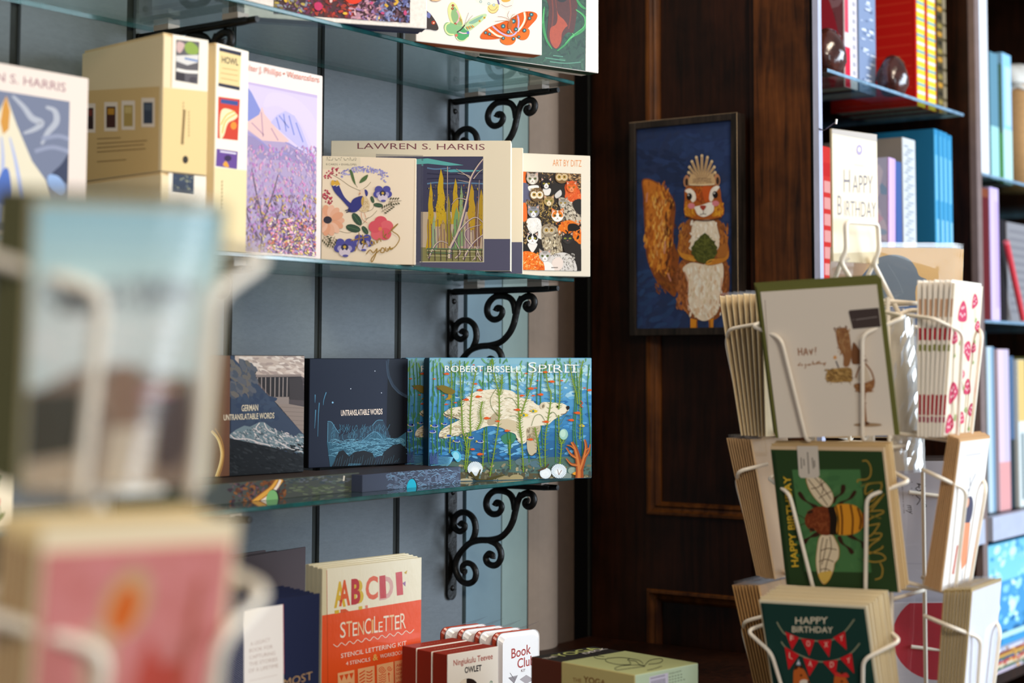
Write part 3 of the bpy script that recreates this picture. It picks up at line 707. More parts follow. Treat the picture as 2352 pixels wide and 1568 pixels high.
def d_phil(mb, M, w, h):
    a = Art(mb, M, CB, clip=clipbox(w, h))
    a.clip = (0.04 * w, 0.03 * h, 0.925 * w, 0.89 * h)
    a.rect('c9b9d2', 50, 350, 640, 1500)
    a.poly('b9a6c8', [(50, 380), (600, 490), (600, 560), (50, 450)])
    a.blob('cdbdd3', [(300, 520), (450, 560), (560, 700), (560, 880), (470, 700), (350, 600), (260, 600)])
    a.poly('7d83bd', [(60, 330), (150, 465), (190, 520), (240, 618), (252, 652), (190, 684), (60, 660)])
    a.poly('d8b2ac', [(60, 640), (160, 690), (232, 645), (250, 600), (262, 640), (330, 722), (402, 792), (300, 860), (60, 740)]); a.lines('b58f9c', 7, [[(245, 630), (255, 770)], [(190, 690), (260, 760)], [(300, 720), (340, 790)]])
    a.poly('b5acd4', [(298, 690), (332, 648), (380, 624), (432, 652), (470, 720), (512, 832), (556, 905), (430, 802), (360, 742)]); a.lines('8589c2', 8, [[(330, 660), (350, 730)], [(370, 640), (385, 740)], [(400, 650), (430, 760)], [(440, 690), (480, 800)], [(345, 650), (400, 720)]], sm=False)
    a.poly('a592b2', [(60, 690), (150, 715), (250, 790), (400, 802), (560, 906), (560, 1500), (60, 1500)]); a.poly('8f80a6', [(60, 720), (200, 770), (330, 860), (420, 830), (560, 930), (560, 980), (400, 900), (250, 900), (60, 800)])
    a.lines('8a83b8', 6, [[(140, 730), (250, 800), (320, 870)], [(380, 800), (470, 850), (556, 915)], [(300, 850), (420, 870)]])
    a.dabs(['ae98b8', '9c80ac', 'bda0b8', '8f82aa', 'b098a0'], 420, 110, 830, 565, 1150, 6, 17, 2.4, (50, 130))
    a.dabs(['c080b0', 'b274b4', 'cc90b0', '9c76a8', 'cc9cb0'], 300, 180, 820, 565, 1300, 5, 13, 2.0, (60, 120))
    a.lines('6a5566', 9, [[(240, 1440), (250, 1250), (215, 1080), (190, 950)], [(250, 1250), (300, 1120), (340, 980)], [(235, 1350), (170, 1230), (150, 1100)], [(260, 1330), (330, 1240), (370, 1130)], [(400, 1440), (395, 1280), (420, 1130)]], taper=lambda t: 1.3 - t)
    a.dabs(['7a6076', '866a8c', 'b08c58', 'bd9c58', '584658', 'a074ac', 'c4b48c', '9c84a6'], 620, 100, 1100, 565, 1450, 5, 15, 2.6, (40, 140))
    a.dabs(['d8b85a', 'e2a8c0', 'd98a9c', 'efe0b8', '5a4658', 'c26a58', '8a5a9a'], 520, 280, 1230, 560, 1450, 4, 11, 2.0)
    a.clip = clipbox(w, h)
    a.text('Walter J. Phillips • Watercolors', 'cf7f68', 122, 388, 568, 465, 33, 0.0)
picture_box('puzzle_box', 'tall white box with lilac mountain flower watercolor beside the cream postcard box', 'puzzle box', at(556, 2.375, Z2), at(737, 2.51, Z2), 0.2845, 0.030,
            dict(front='e2d3cb', side='e2d3cb'), d_phil)

def pansy(a, x, y, s, rot=0):
    o_ = a.off
    P = [(-0.62, -0.55), (0.62, -0.55), (-0.85, 0.2), (0.85, 0.2)]
    for dx, dy in P: a.ell('4b4898', x + dx * s, y + dy * s, 0.62 * s, 0.56 * s)
    a.ell('a79cc4', x - 0.6 * s, y + 0.25 * s, 0.4 * s); a.ell('a79cc4', x + 0.6 * s, y + 0.25 * s, 0.4 * s)
    a.ell('d6c8d6', x, y + 0.75 * s, 0.78 * s, 0.62 * s); a.ell('55529c', x + 0.1 * s, y + 1.25 * s, 0.4 * s, 0.18 * s)
    a.blob('2c2850', [(x - 0.5 * s, y), (x, y - 0.4 * s), (x + 0.5 * s, y), (x + 0.3 * s, y + 0.5 * s), (x, y + 0.3 * s), (x - 0.3 * s, y + 0.5 * s)]); a.ell('cfa83a', x, y + 0.05 * s, 0.2 * s); a.off = o_
def seeds(a, x, y, ang, n=5):
    o_ = a.off
    c, s_ = cos(ang), sin(ang)
    a.line('6a5a3a', 3, [(x, y), (x + 110 * c, y + 110 * s_)])
    for k in range(n):
        for sg in (-1, 1):
            t = 25 + k * 20; q = 26 - k * 2
            px, py = x + t * c - sg * q * s_, y + t * s_ + sg * q * c
            a.line('6a5a3a', 2, [(x + (t - 12) * c, y + (t - 12) * s_), (px, py)]); a.ell('4a4628', px, py, 11, 6, math.degrees(ang) + 35 * sg, 8); a.off = o_ + 2 * a.step
def d_redcap(mb, M, w, h):
    a = Art(mb, M, CD, clip=clipbox(w, h))
    a.line('d8c4a6', 5, [(415, 240), (830, 248), (815, 1140)], sm=False)
    a.poly('e3d5ba', [(60, 214), (385, 216), (385, 352), (60, 350)])
    a.text('RED CAP CARDS', '7d7664', 105, 280, 350, 281, 48, -0.004); a.text('8 CARDS + ENVELOPES', '4c4638', 103, 318, 352, 321, 15)
    for cx, cy in ((120, 395), (178, 375), (110, 575), (130, 610), (95, 545)): a.dabs(['b5384a', 'c9566a', '9c2f40'], 16, cx - 32, cy - 34, cx + 32, cy + 34, 6, 10, 1.1)
    a.lines('7a6a4a', 3, [[(140, 385), (230, 440), (300, 490), (390, 530)], [(300, 360), (320, 430), (360, 500)], [(470, 455), (440, 490), (395, 520)], [(450, 745), (400, 800), (300, 870), (205, 855)], [(430, 700), (480, 680), (500, 640)], [(420, 760), (470, 740), (520, 690)]])
    P = [(230 + t * 3.7 * 100 / 100, 392 - 45 * sin(pi * t / 100)) for t in range(0, 100, 2)]
    a.put([Art.ring(x + random.uniform(-18, 18), y + random.uniform(-22, 26), 9, 6, random.uniform(0, 180), 7) for x, y in P for _ in range(2)] + [Art.ring(575 + random.uniform(-20, 20), 400 + k * 8, 8, 6, 0, 7) for k in range(8)], lambda: hx(random.choice(['9a96cc', 'b0abd6', '857fbd'])), True)
    for pts in ([(295, 358), (318, 370), (338, 440), (345, 480), (318, 440)], [(378, 465), (395, 425), (445, 395), (430, 440)]): a.blob('4f6a3a', pts)
    for cx, cy, rx, ry, r in ((355, 760, 60, 30, 55), (325, 835, 62, 32, 15), (482, 600, 30, 14, 70), (530, 645, 40, 18, 8), (422, 850, 40, 20, 55)): a.ell('2f4a34', cx, cy, rx, ry, r, 12); a.line('6a8a5a', 2, [(cx - rx * 0.8 * cos(radians(r)), cy - rx * 0.8 * sin(radians(r))), (cx + rx * 0.8 * cos(radians(r)), cy + rx * 0.8 * sin(radians(r)))])
    # bird
    a.blob('33347e', [(145, 455), (190, 450), (218, 505), (252, 575), (300, 625), (340, 650), (300, 672), (230, 600), (168, 530)]); a.blob('dba93a', [(146, 452), (160, 440), (178, 452), (195, 440), (212, 462), (214, 480), (150, 484)]); a.lines('f0e4c0', 5, [[(160, 488), (178, 478)], [(185, 492), (205, 482)]])
    a.blob('dcc39a', [(380, 560), (430, 575), (460, 630), (455, 680), (420, 705), (380, 690), (360, 640)]); a.dabs(['b08a58'], 40, 390, 610, 450, 700, 3, 4, 1.2)
    a.blob('e6cdb4', [(380, 535), (400, 512), (425, 525), (430, 560), (405, 585), (382, 570)]); a.poly('d08a5a', [(384, 540), (368, 556), (386, 556)]); a.blob('34357f', [(418, 518), (438, 525), (446, 548), (438, 572), (424, 560)])
    a.blob('2d2e7a', [(300, 640), (330, 592), (400, 570), (414, 605), (395, 655), (345, 702), (282, 694)]); a.blob('c9a24a', [(405, 572), (414, 600), (398, 650), (390, 610)]); a.lines('1e1e3a', 8, [[(260, 690), (300, 680)], [(268, 704), (310, 692)]]); a.lines('d0875f', 4, [[(390, 705), (400, 760), (440, 790)], [(415, 705), (430, 750)]])
    # flowers
    for k in range(14): t = 2 * pi * k / 14; a.ell(['e9b192', 'e5a582', 'eebda2'][k % 3], 125 + 78 * cos(t), 770 + 78 * sin(t), 52, 30, math.degrees(t), 12)
    a.ell('2b2434', 115, 766, 34, 30)
    for k in range(5): t = 2 * pi * k / 5 - 1.6; a.ell(['d64f5c', 'dd6068'][k % 2], 552 + 50 * cos(t), 838 + 54 * sin(t), 54, 50)
    a.ell('e07a4a', 545, 840, 16)
    pansy(a, 566, 545, 52); pansy(a, 255, 985, 60); pansy(a, 405, 945, 54)
    seeds(a, 555, 700, -0.55); seeds(a, 80, 900, 0.9, 4); seeds(a, 175, 900, 2.0, 4); seeds(a, 610, 620, -0.1, 4)
    a.off += 26 * a.step
    # gold handwriting
    g = 'a17c2c'
    a.lines(g, 7, [[(305, 935), (340, 928), (390, 915), (450, 905)], [(372, 870), (372, 930), (345, 1010), (335, 1020)], [(400, 885), (412, 950), (400, 1000), (418, 960), (435, 962), (440, 990)],
                   [(485, 945), (470, 935), (468, 965), (488, 970), (492, 940), (502, 968)], [(512, 930), (522, 955), (530, 925), (545, 920), (552, 945)], [(570, 850), (575, 905), (595, 880), (582, 905), (605, 918)],
                   [(615, 880), (640, 850), (690, 800), (672, 812), (640, 850), (690, 890), (702, 930), (660, 990), (600, 1005)]], k=5)
    a.lines(g, 8, [[(432, 1045), (462, 1012), (490, 1035), (520, 1000), (505, 1060), (480, 1108), (472, 1090), (500, 1050), (545, 1010)], [(548, 1020), (560, 995), (580, 1005), (575, 1030), (552, 1032), (548, 1015)], [(590, 990), (592, 1020), (612, 1015), (625, 985), (628, 1008), (650, 1000)]], k=5)
r_, M_, w_ = picture_box('card_box', 'clear topped box of cream thank you cards with a blue bird', 'card box', at(737, 2.55, Z2), at(955, 2.58, Z2), 0.167, 0.020,
            dict(front='efdcc2', side='efe0c8'), d_redcap, tray=False, lid=0.9)
mb = MB(); mb.rbox((-0.002, -0.006, -0.0), (w_ + 0.010, 0.022, 0.1715), 0.0015, 'ffffff'); mb.build('clear_cover', ACETATE, r_)

def d_wood(mb, M, w, h, full=True):
    a = Art(mb, M, CD, clip=clipbox(w, h))
    if full:
        a.text('LAWREN S. HARRIS', '8a585e', 360, 184, 1402, 193, 48)
    a.clip = (0.25 * w, 0.065 * h, 0.845 * w, 0.878 * h) if full else a.clip
    if full:
        a.rect('45455e', 400, 200, 1500, 1200)
        a.poly('62b3b0', [(400, 300), (935, 262), (1080, 290), (1230, 318), (1100, 322), (935, 305), (400, 340)]); a.poly('5ca9b0', [(1060, 362), (1150, 352), (1398, 362), (1300, 372), (1120, 376)]); a.lines('5f7fa0', 12, [[(930, 340), (1000, 350), (1120, 342)], [(930, 470), (1010, 460), (1090, 468), (1200, 462), (1396, 470)]]); a.lines('34344c', 10, [[(930, 385), (1100, 395), (1396, 385)], [(930, 430), (1080, 425), (1396, 440)], [(930, 510), (1396, 520)]])
        a.poly('c9b49a', [(880, 700), (1398, 700), (1398, 1000), (880, 1000)]); a.poly('8f8a5a', [(880, 990), (1398, 1000), (1398, 1110), (880, 1110)])
        for x, y0, y1, b, c in ((960, 455, 1000, 42, 'c9a52c'), (1043, 345, 820, 55, 'd0ab2a'), (1162, 425, 800, 42, 'c7a22c'), (1295, 470, 850, 50, 'c29a2e'), (1372, 510, 900, 40, 'b8942e'), (1210, 480, 980, 34, '8fa878'), (985, 730, 1020, 30, '9ab08a'), (1105, 560, 980, 38, '9a8a3a'), (1170, 660, 1000, 46, '7fa36a'), (1340, 600, 980, 34, '8a6a4a'), (1260, 720, 1000, 30, 'b59a9c'), (1060, 760, 1010, 50, 'b89a6a')):
            L = [(x, y0)]; R = []
            for k in range(1, 7):
                t = k / 6; yy = y0 + (y1 - y0) * t; q = b * (0.25 + 0.75 * t)
                L.append((x + q * (1 if k % 2 else 0.7), yy)); R.append((x - q * (0.75 if k % 2 else 1), yy))
            a.poly(c, L + R[::-1])
        a.dabs(['a3842a', 'dcc050', '7a6a34', 'b58a5a', 'c4693a'], 150, 935, 480, 1390, 860, 4, 9, 3, (60, 120))
        a.lines('7a5a6a', 5, [[(x, 760 + (i % 3) * 40), (x + 4, 1000)] for i, x in enumerate(range(940, 1396, 26))], sm=False)
        D, Lt = '6a5878', 'd9c3b0'
        T_ = [[(1110, 1080), (1120, 990), (1180, 870), (1230, 700), (1262, 560), (1285, 430), (1340, 330), (1396, 260)], [(1285, 430), (1250, 400), (1170, 350)], [(1290, 425), (1262, 400), (1180, 385)], [(1310, 430), (1350, 380), (1396, 345)], [(1280, 460), (1180, 440)], [(1250, 600), (1180, 590), (1130, 640)],
              [(940, 1080), (990, 980), (1040, 940), (1100, 960)], [(1225, 1090), (1260, 1020), (1320, 940), (1395, 880)], [(1160, 1080), (1200, 1030), (1170, 960), (1140, 900)], [(1180, 870), (1260, 780), (1330, 745), (1390, 790)], [(1300, 985), (1240, 900), (1260, 840), (1370, 805)], [(1320, 1090), (1345, 1000), (1340, 880), (1350, 640), (1358, 440)], [(1098, 330), (1094, 800)], [(1370, 1100), (1340, 1060), (1300, 1100)], [(1330, 985), (1360, 1060), (1396, 1100)]]
        W = [26, 9, 8, 9, 7, 9, 15, 18, 13, 14, 12, 9, 7, 12, 10]
        for p, wd in zip(T_, W): a.line(D, wd, [(x + wd * 0.2, y) for x, y in p], taper=lambda t: 1.15 - 0.7 * t)
        for p, wd in zip(T_, W): a.line(Lt, wd * 0.62, p, taper=lambda t: 1.15 - 0.7 * t)
        a.lines('5f7a5a', 8, [[(930, 1000), (1396, 1010)], [(930, 1032), (1150, 1040)]]); a.lines('cfc79a', 5, [[(930, 1015), (1396, 1030)], [(930, 1060), (1120, 1062)], [(1180, 1070), (1396, 1060)]]); a.lines('4a3a3a', 6, [[(x, 1010), (x + 3, 1100)] for x in range(945, 1390, 48)], sm=False)
        a.clip = clipbox(w, h)
        a.poly('59586f', [(1396, 922), (1700, 922), (1700, 1200), (560, 1160), (560, 1112), (1394, 1112)])
        a.line('f0e6d0', 5, [(870, 1110), (1394, 1111), (1397, 236)], sm=False)
    else:
        a.poly('59586f', [(1500, 947), (1800, 948), (1800, 1250), (1500, 1250)])
picture_box('puzzle_box', 'cream landscape box with yellow tree painting and slate lower corner', 'puzzle box', at(757, 2.75, Z2), at(1173, 2.75, Z2), 0.218, 0.045,
            dict(front='efe2c8', side='f1e6d0', bottom='3f4058'), d_wood, lid=0.7)
M_, w_ = frame(at(757, 2.75, Z2), at(1173, 2.75, Z2))
g0, g1 = M_ @ Vector((0.068, 0.068, 0)), M_ @ Vector((w_ + 0.005, 0.052, 0))
picture_box('puzzle_box', 'cream box with slate corner showing right behind the yellow tree box', 'puzzle box', g0, at(1201, 2.842, Z2), 0.218, 0.040,
            dict(front='efe2c8', side='f1e6d0', bottom='3f4058'), lambda mb, M, w, h: d_wood(mb, M, w, h, False), lid=0.7)

def cat_face(a, x, y, s, fur, ear, muz, eye='b8a84a', dark='2a2420', patch=None):
    o_ = a.off
    for sg in (-1, 1):
        a.poly(ear, [(x + sg * 0.95 * s, y - 1.25 * s), (x + sg * 0.2 * s, y - 0.75 * s), (x + sg * 0.9 * s, y - 0.1 * s)]); a.poly('c9a08c', [(x + sg * 0.85 * s, y - 1.02 * s), (x + sg * 0.42 * s, y - 0.7 * s), (x + sg * 0.82 * s, y - 0.35 * s)])
    a.blob(fur, [(x, y - 0.85 * s), (x + 0.75 * s, y - 0.55 * s), (x + 0.95 * s, y + 0.1 * s), (x + 0.55 * s, y + 0.75 * s), (x, y + 0.95 * s), (x - 0.55 * s, y + 0.75 * s), (x - 0.95 * s, y + 0.1 * s), (x - 0.75 * s, y - 0.55 * s)])
    if patch: a.blob(patch, [(x - 0.1 * s, y - 0.8 * s), (x - 0.7 * s, y - 0.5 * s), (x - 0.85 * s, y + 0.1 * s), (x - 0.4 * s, y + 0.2 * s)]); a.blob(patch, [(x + 0.1 * s, y - 0.8 * s), (x + 0.7 * s, y - 0.5 * s), (x + 0.85 * s, y + 0.1 * s), (x + 0.4 * s, y + 0.2 * s)])
    a.lines(dark, 0.07 * s, [[(x + d * s, y - 0.8 * s), (x + d * 0.7 * s, y - 0.4 * s)] for d in (-0.35, -0.12, 0.12, 0.35)], sm=False)
    a.blob(muz, [(x, y - 0.1 * s), (x + 0.4 * s, y + 0.35 * s), (x + 0.3 * s, y + 0.75 * s), (x, y + 0.88 * s), (x - 0.3 * s, y + 0.75 * s), (x - 0.4 * s, y + 0.35 * s)])
    for sg in (-1, 1): a.ell(dark, x + sg * 0.42 * s, y - 0.02 * s, 0.25 * s, 0.19 * s, sg * -15, 10); a.ell(eye, x + sg * 0.42 * s, y - 0.02 * s, 0.19 * s, 0.15 * s, 0, 10); a.ell('14110e', x + sg * 0.42 * s, y - 0.02 * s, 0.08 * s, 0.14 * s, 0, 8)
    a.poly('a86a5c', [(x - 0.13 * s, y + 0.33 * s), (x + 0.13 * s, y + 0.33 * s), (x, y + 0.48 * s)]); a.lines(dark, 0.05 * s, [[(x, y + 0.48 * s), (x - 0.2 * s, y + 0.62 * s)], [(x, y + 0.48 * s), (x + 0.2 * s, y + 0.62 * s)]]); a.off = o_
def owl_face(a, x, y, s, fur, disc):
    o_ = a.off
    a.ell(fur, x, y, s, s * 0.95); a.dabs(['5a4632', '8a7050', 'b59a70'], 26, x - 0.8 * s, y - 0.85 * s, x + 0.8 * s, y - 0.3 * s, 0.08 * s, 0.14 * s, 2)
    for sg in (-1, 1): a.ell(disc, x + sg * 0.4 * s, y + 0.05 * s, 0.46 * s, 0.5 * s); a.ell('8a5a30', x + sg * 0.38 * s, y, 0.26 * s); a.ell('d8b050', x + sg * 0.38 * s, y, 0.2 * s); a.ell('15110e', x + sg * 0.38 * s, y, 0.13 * s)
    a.poly('d8c49a', [(x - 0.12 * s, y + 0.1 * s), (x + 0.12 * s, y + 0.1 * s), (x, y + 0.5 * s)]); a.off = o_
def d_cats(mb, M, w, h):
    a = Art(mb, M, CD, clip=clipbox(w, h))
    a.text('ART BY DITZ', 'd98030', 1958, 325, 2194, 331, 54, -0.006)
    full = a.clip; a.clip = (0.0012, 0.010, 0.862 * w, 0.848 * h)
    a.rect('352e2a', 1600, 300, 2300, 1300)
    F = lambda cs, n, x0, y0, x1, y1, lo=5, hi=12, asp=2.6, rot=(30, 150): a.dabs(cs, n, x0, y0, x1, y1, lo, hi, asp, rot)
    gy, og, bk, br_ = ['b9b2a8', '8f8880', 'd8d2c8', '6a645e'], ['d8601f', 'e27a2c', 'c24a18', 'ee9a4a'], ['26221f', '3a3430', '4a4440'], ['6a5236', '8f7048', '4a3826', 'a88a5c']
    F(br_, 120, 1715, 345, 1960, 520); F(['8f6a48', 'b58a5c', '5a4028', 'c9a070'], 160, 2080, 350, 2195, 520, 6, 16, 3, (-20, 40))
    a.blob('d8662a', [(1708, 350), (1745, 350), (1735, 420), (1740, 470), (1708, 480)]); a.blob('5a5a72', [(1700, 480), (1750, 470), (1775, 540), (1770, 620), (1700, 640)])
    a.blob('d4592a', [(2060, 480), (2120, 445), (2150, 480), (2190, 560), (2180, 620), (2110, 650), (2060, 590)]); F(['d8622c', 'c24c24', 'e07a40'], 70, 2070, 470, 2180, 630)
    a.blob('2c2826', [(1955, 470), (2040, 480), (2060, 560), (2010, 600), (1940, 560)]); a.blob('c9c2bc', [(1975, 560), (2020, 520), (2030, 560), (1990, 590)])
    a.blob('e4ded6', [(1760, 490), (1840, 485), (1830, 530), (1770, 530)]); a.blob('dcd5cc', [(1880, 510), (1940, 510), (1930, 560), (1890, 560)])
    F(br_, 130, 1740, 600, 1890, 680); F(['8f7a50', 'b09050', '5a4a30'], 150, 1850, 620, 1990, 800)
    a.blob('b9ac98', [(2010, 590), (2080, 600), (2150, 680), (2190, 760), (2190, 850), (2100, 800), (2030, 700)]); F(['d6cbb8', '5f564c', 'a89a84', '3f3832'], 190, 2030, 620, 2190, 820, 6, 13, 2.2, (20, 80))
    a.blob('2a2624', [(2120, 620), (2190, 600), (2190, 720), (2140, 690)])
    a.blob('ddd8d2', [(1750, 760), (1850, 760), (1870, 900), (1850, 920), (1760, 850)]); F(['e8e4de', 'c9c4be'], 50, 1755, 770, 1860, 880)
    a.blob('d8701f', [(2030, 790), (2110, 770), (2180, 830), (2190, 960), (2120, 930), (2040, 880), (1985, 880)]); F(og, 130, 1990, 770, 2185, 940); a.blob('1f1b18', [(2090, 800), (2150, 800), (2180, 840), (2110, 860), (2080, 840)]); F(['1f1b18'], 14, 2030, 790, 2180, 950, 10, 20, 2)
    a.blob('a89a82', [(1870, 820), (1980, 820), (2010, 900), (2035, 1030), (1960, 1060), (1880, 1000)]); F(['dccfb4', '4a4034', 'b9a888', '8a7a62'], 260, 1872, 860, 2030, 1050, 7, 14, 2.1, (70, 120))
    a.blob('26221f', [(1708, 960), (1850, 960), (1880, 1060), (1708, 1060)]); a.blob('dcd6d0', [(1752, 960), (1830, 960), (1800, 1025), (1780, 1025)]); F(br_, 60, 1708, 760, 1750, 980); a.blob('d8662a', [(1708, 640), (1740, 640), (1745, 760), (1708, 770)])
    a.blob('2a2523', [(2030, 930), (2130, 930), (2190, 1010), (2190, 1200), (2120, 1200), (2060, 1040)])
    a.blob('cfc8c2', [(1900, 1120), (1960, 1050), (2060, 1035), (2130, 1090), (2150, 1190), (2040, 1204), (1890, 1204)]); F(gy, 170, 1960, 1040, 2140, 1195, 5, 11); a.blob('e0cfc4', [(1950, 1110), (2000, 1070), (2040, 1100), (2030, 1160), (1970, 1190)]); a.blob('e8e2dc', [(1880, 1110), (1940, 1120), (1970, 1180), (1930, 1204), (1870, 1200)])
    a.blob('dd6a22', [(1700, 1040), (1790, 1030), (1860, 1080), (1890, 1160), (1860, 1204), (1700, 1204)]); F(['f0a050', 'e8852c', 'c84c18', 'f4c080'], 150, 1708, 1035, 1875, 1200, 6, 13, 3, (0, 180)); a.lines('4a4440', 4, [[(1945 + k * 9, 1160), (1950 + k * 9, 1152), (1952 + k * 9, 1160)] for k in range(6)], sm=False)
    cat_face(a, 1790, 430, 50, 'b7aa9c', '8f857c', 'e0d8cc', '7d8a5a'); cat_face(a, 1903, 470, 46, '2a2624', '2a2624', 'e4ddd6', 'c9b84a', '14110f')
    owl_face(a, 2030, 415, 56, '7a5c3a', 'cdb48a'); owl_face(a, 1826, 560, 60, '6a5236', 'e0d2ba'); cat_face(a, 2110, 500, 44, 'd8622a', 'c9542a', 'e08a5a', 'c98a3a', '8a3a18')
    cat_face(a, 1925, 612, 44, 'a58a58', '8a6f44', 'e0d0b0', 'a8a04a'); cat_face(a, 2040, 628, 40, '9a9284', '7a7268', 'c9c0b0', 'd8b04a')
    cat_face(a, 1798, 700, 50, '86868c', '6f6f78', 'e4e0dc', 'b8b84a'); cat_face(a, 1995, 732, 52, 'ece4da', 'd8742a', 'f0e8e0', '8a7a3a', '5a3a24', 'dd7a2c')
    owl_face(a, 1925, 850, 56, '8a7c68', 'b5a78e'); cat_face(a, 1790, 918, 48, 'e6e0da', '24201e', 'ece6e0', 'c9c04a', '1c1816', '24201e'); cat_face(a, 2077, 918, 48, '2f2b29', '2f2b29', '3a3634', 'b8c04a', '0f0d0c'); cat_face(a, 1892, 1062, 50, 'b7b0ac', '8f8880', 'ece8e4', '8a9a5a')
    a.clip = full
picture_box('puzzle_box', 'white portrait box crowded with painted cats and owls, right end of middle shelf', 'puzzle box', at(1198, 2.885, Z2), at(1356, 2.925, Z2), 0.2147, 0.045,
            dict(front='e0d5c2', side='e6dccb', bottom='b8a690', tray='eee2d2'), d_cats)
# ------------------------------------------------------------ lowest glass shelf
CF, CG, CH, CI = (480, 780, 3.7327), (920, 640, 3.2), (480, 1100, 3.35), (940, 1100, 3.35)
ZF = Z3 + 0.0295
def d_german(mb, M, w, h):
    a = Art(mb, M, CF, clip=clipbox(w, h))
    a.poly('2f3848', [(150, 100), (900, 100), (900, 1200), (150, 1250)])
    a.poly('c3aea2', [(222, 100), (900, 100), (860, 360), (330, 330), (222, 200)]); a.dabs(['d4c2b6', 'b09c92', 'ddcdc2', 'a8948c'], 90, 260, 150, 850, 290, 20, 50, 3.2, (-10, 30))
    a.poly('5a4e4e', [(340, 300), (392, 318), (790, 312), (840, 340), (840, 560), (520, 490)]); a.dabs(['4a4244', '383436'], 30, 330, 270, 400, 320, 8, 16, 1.3); a.dabs(['4a4244', '5a5052'], 40, 780, 340, 850, 420, 8, 16, 1.3)
    a.poly('2e2a2c', [(390, 322), (790, 318), (828, 520), (530, 490)])
    for i, x in enumerate((410, 445, 480, 522, 560, 597, 630, 665)): a.line('a1938e', 7, [(x + 5, 322), (x + 5 - i * 0.5, 488)], sm=False)
    a.poly('3f393a', [(685, 330), (785, 322), (832, 520), (690, 512)]); a.poly('8d7e78', [(330, 300), (790, 296), (790, 314), (385, 320)]); a.poly('8f827c', [(525, 490), (684, 490), (684, 552), (585, 552)]); a.poly('50484a', [(686, 512), (850, 522), (850, 575), (686, 548)])
    a.poly('8f8078', [(585, 552), (686, 550), (850, 580), (850, 860), (800, 800)]); a.lines('786a64', 4, [[(600 + k * 30, 575 + k * 38), (850, 590 + k * 36)] for k in range(7)], sm=False)
    a.poly('39455a', [(185, 100), (222, 170), (812, 812), (812, 1000), (185, 1000)]); a.dabs(['5c5e66', '4c525e', '6a645f'], 70, 195, 200, 380, 480, 25, 60, 2, (20, 70)); a.dabs(['334058', '3c4a60'], 50, 250, 480, 560, 700, 25, 50, 2)
    a.poly('70828a', [(150, 830), (230, 770), (300, 735), (350, 745), (430, 705), (470, 706), (540, 760), (640, 800), (720, 840), (770, 800), (820, 815), (830, 980), (560, 930), (300, 870)])
    a.dabs(['b9b6b8', 'd6cdcb', '4f5f68', '8a979c', '3f4d55', 'c9bfc0'], 330, 180, 735, 820, 940, 7, 20, 3.4, (10, 60), inside=lambda x, y: y > 735 + abs(x - 440) * 0.26 and y < 850 + (x - 180) * 0.19)
    a.lines('d9cfcd', 8, [[(180, 815), (230, 850), (330, 850), (420, 880), (520, 905)], [(600, 880), (690, 930), (800, 960)], [(430, 712), (400, 760), (440, 800)], [(470, 712), (500, 770), (560, 800)]])
    a.poly('1b1e22', [(140, 840), (250, 860), (400, 890), (560, 925), (700, 975), (830, 985), (830, 1250), (140, 1250)]); a.dabs(['24282c', '14171a', '2c3034'], 160, 150, 900, 830, 1150, 10, 30, 3, (0, 40))
    a.poly('6a4632', [(-200, 100), (178, 100), (170, 1250), (-200, 1250)]); a.lines('d8b065', 22, [[(20, 780), (75, 850), (105, 960), (95, 1060), (60, 1170)]]); a.lines('a8783a', 9, [[(50, 760), (100, 850), (122, 960), (110, 1080), (80, 1170)]]); a.line('f0dca0', 7, [(18, 790), (70, 855), (98, 960), (88, 1060), (52, 1170)])
    a.text('GERMAN', 'ddd0b6', 275, 612, 417, 606, 52, 0.012); a.text('UNTRANSLATABLE WORDS', 'ddd0b6', 122, 690, 556, 672, 48, 0.012)
picture_box('card_box', 'dark card box reading german untranslatable words with grey mountains', 'card box', at(452, 2.44, ZF), at(697, 2.59, ZF), 0.1815, 0.028,
            dict(front='2c2b2e', side='17161a', top='3a3436'), d_german, tray=False, lid=1.0)
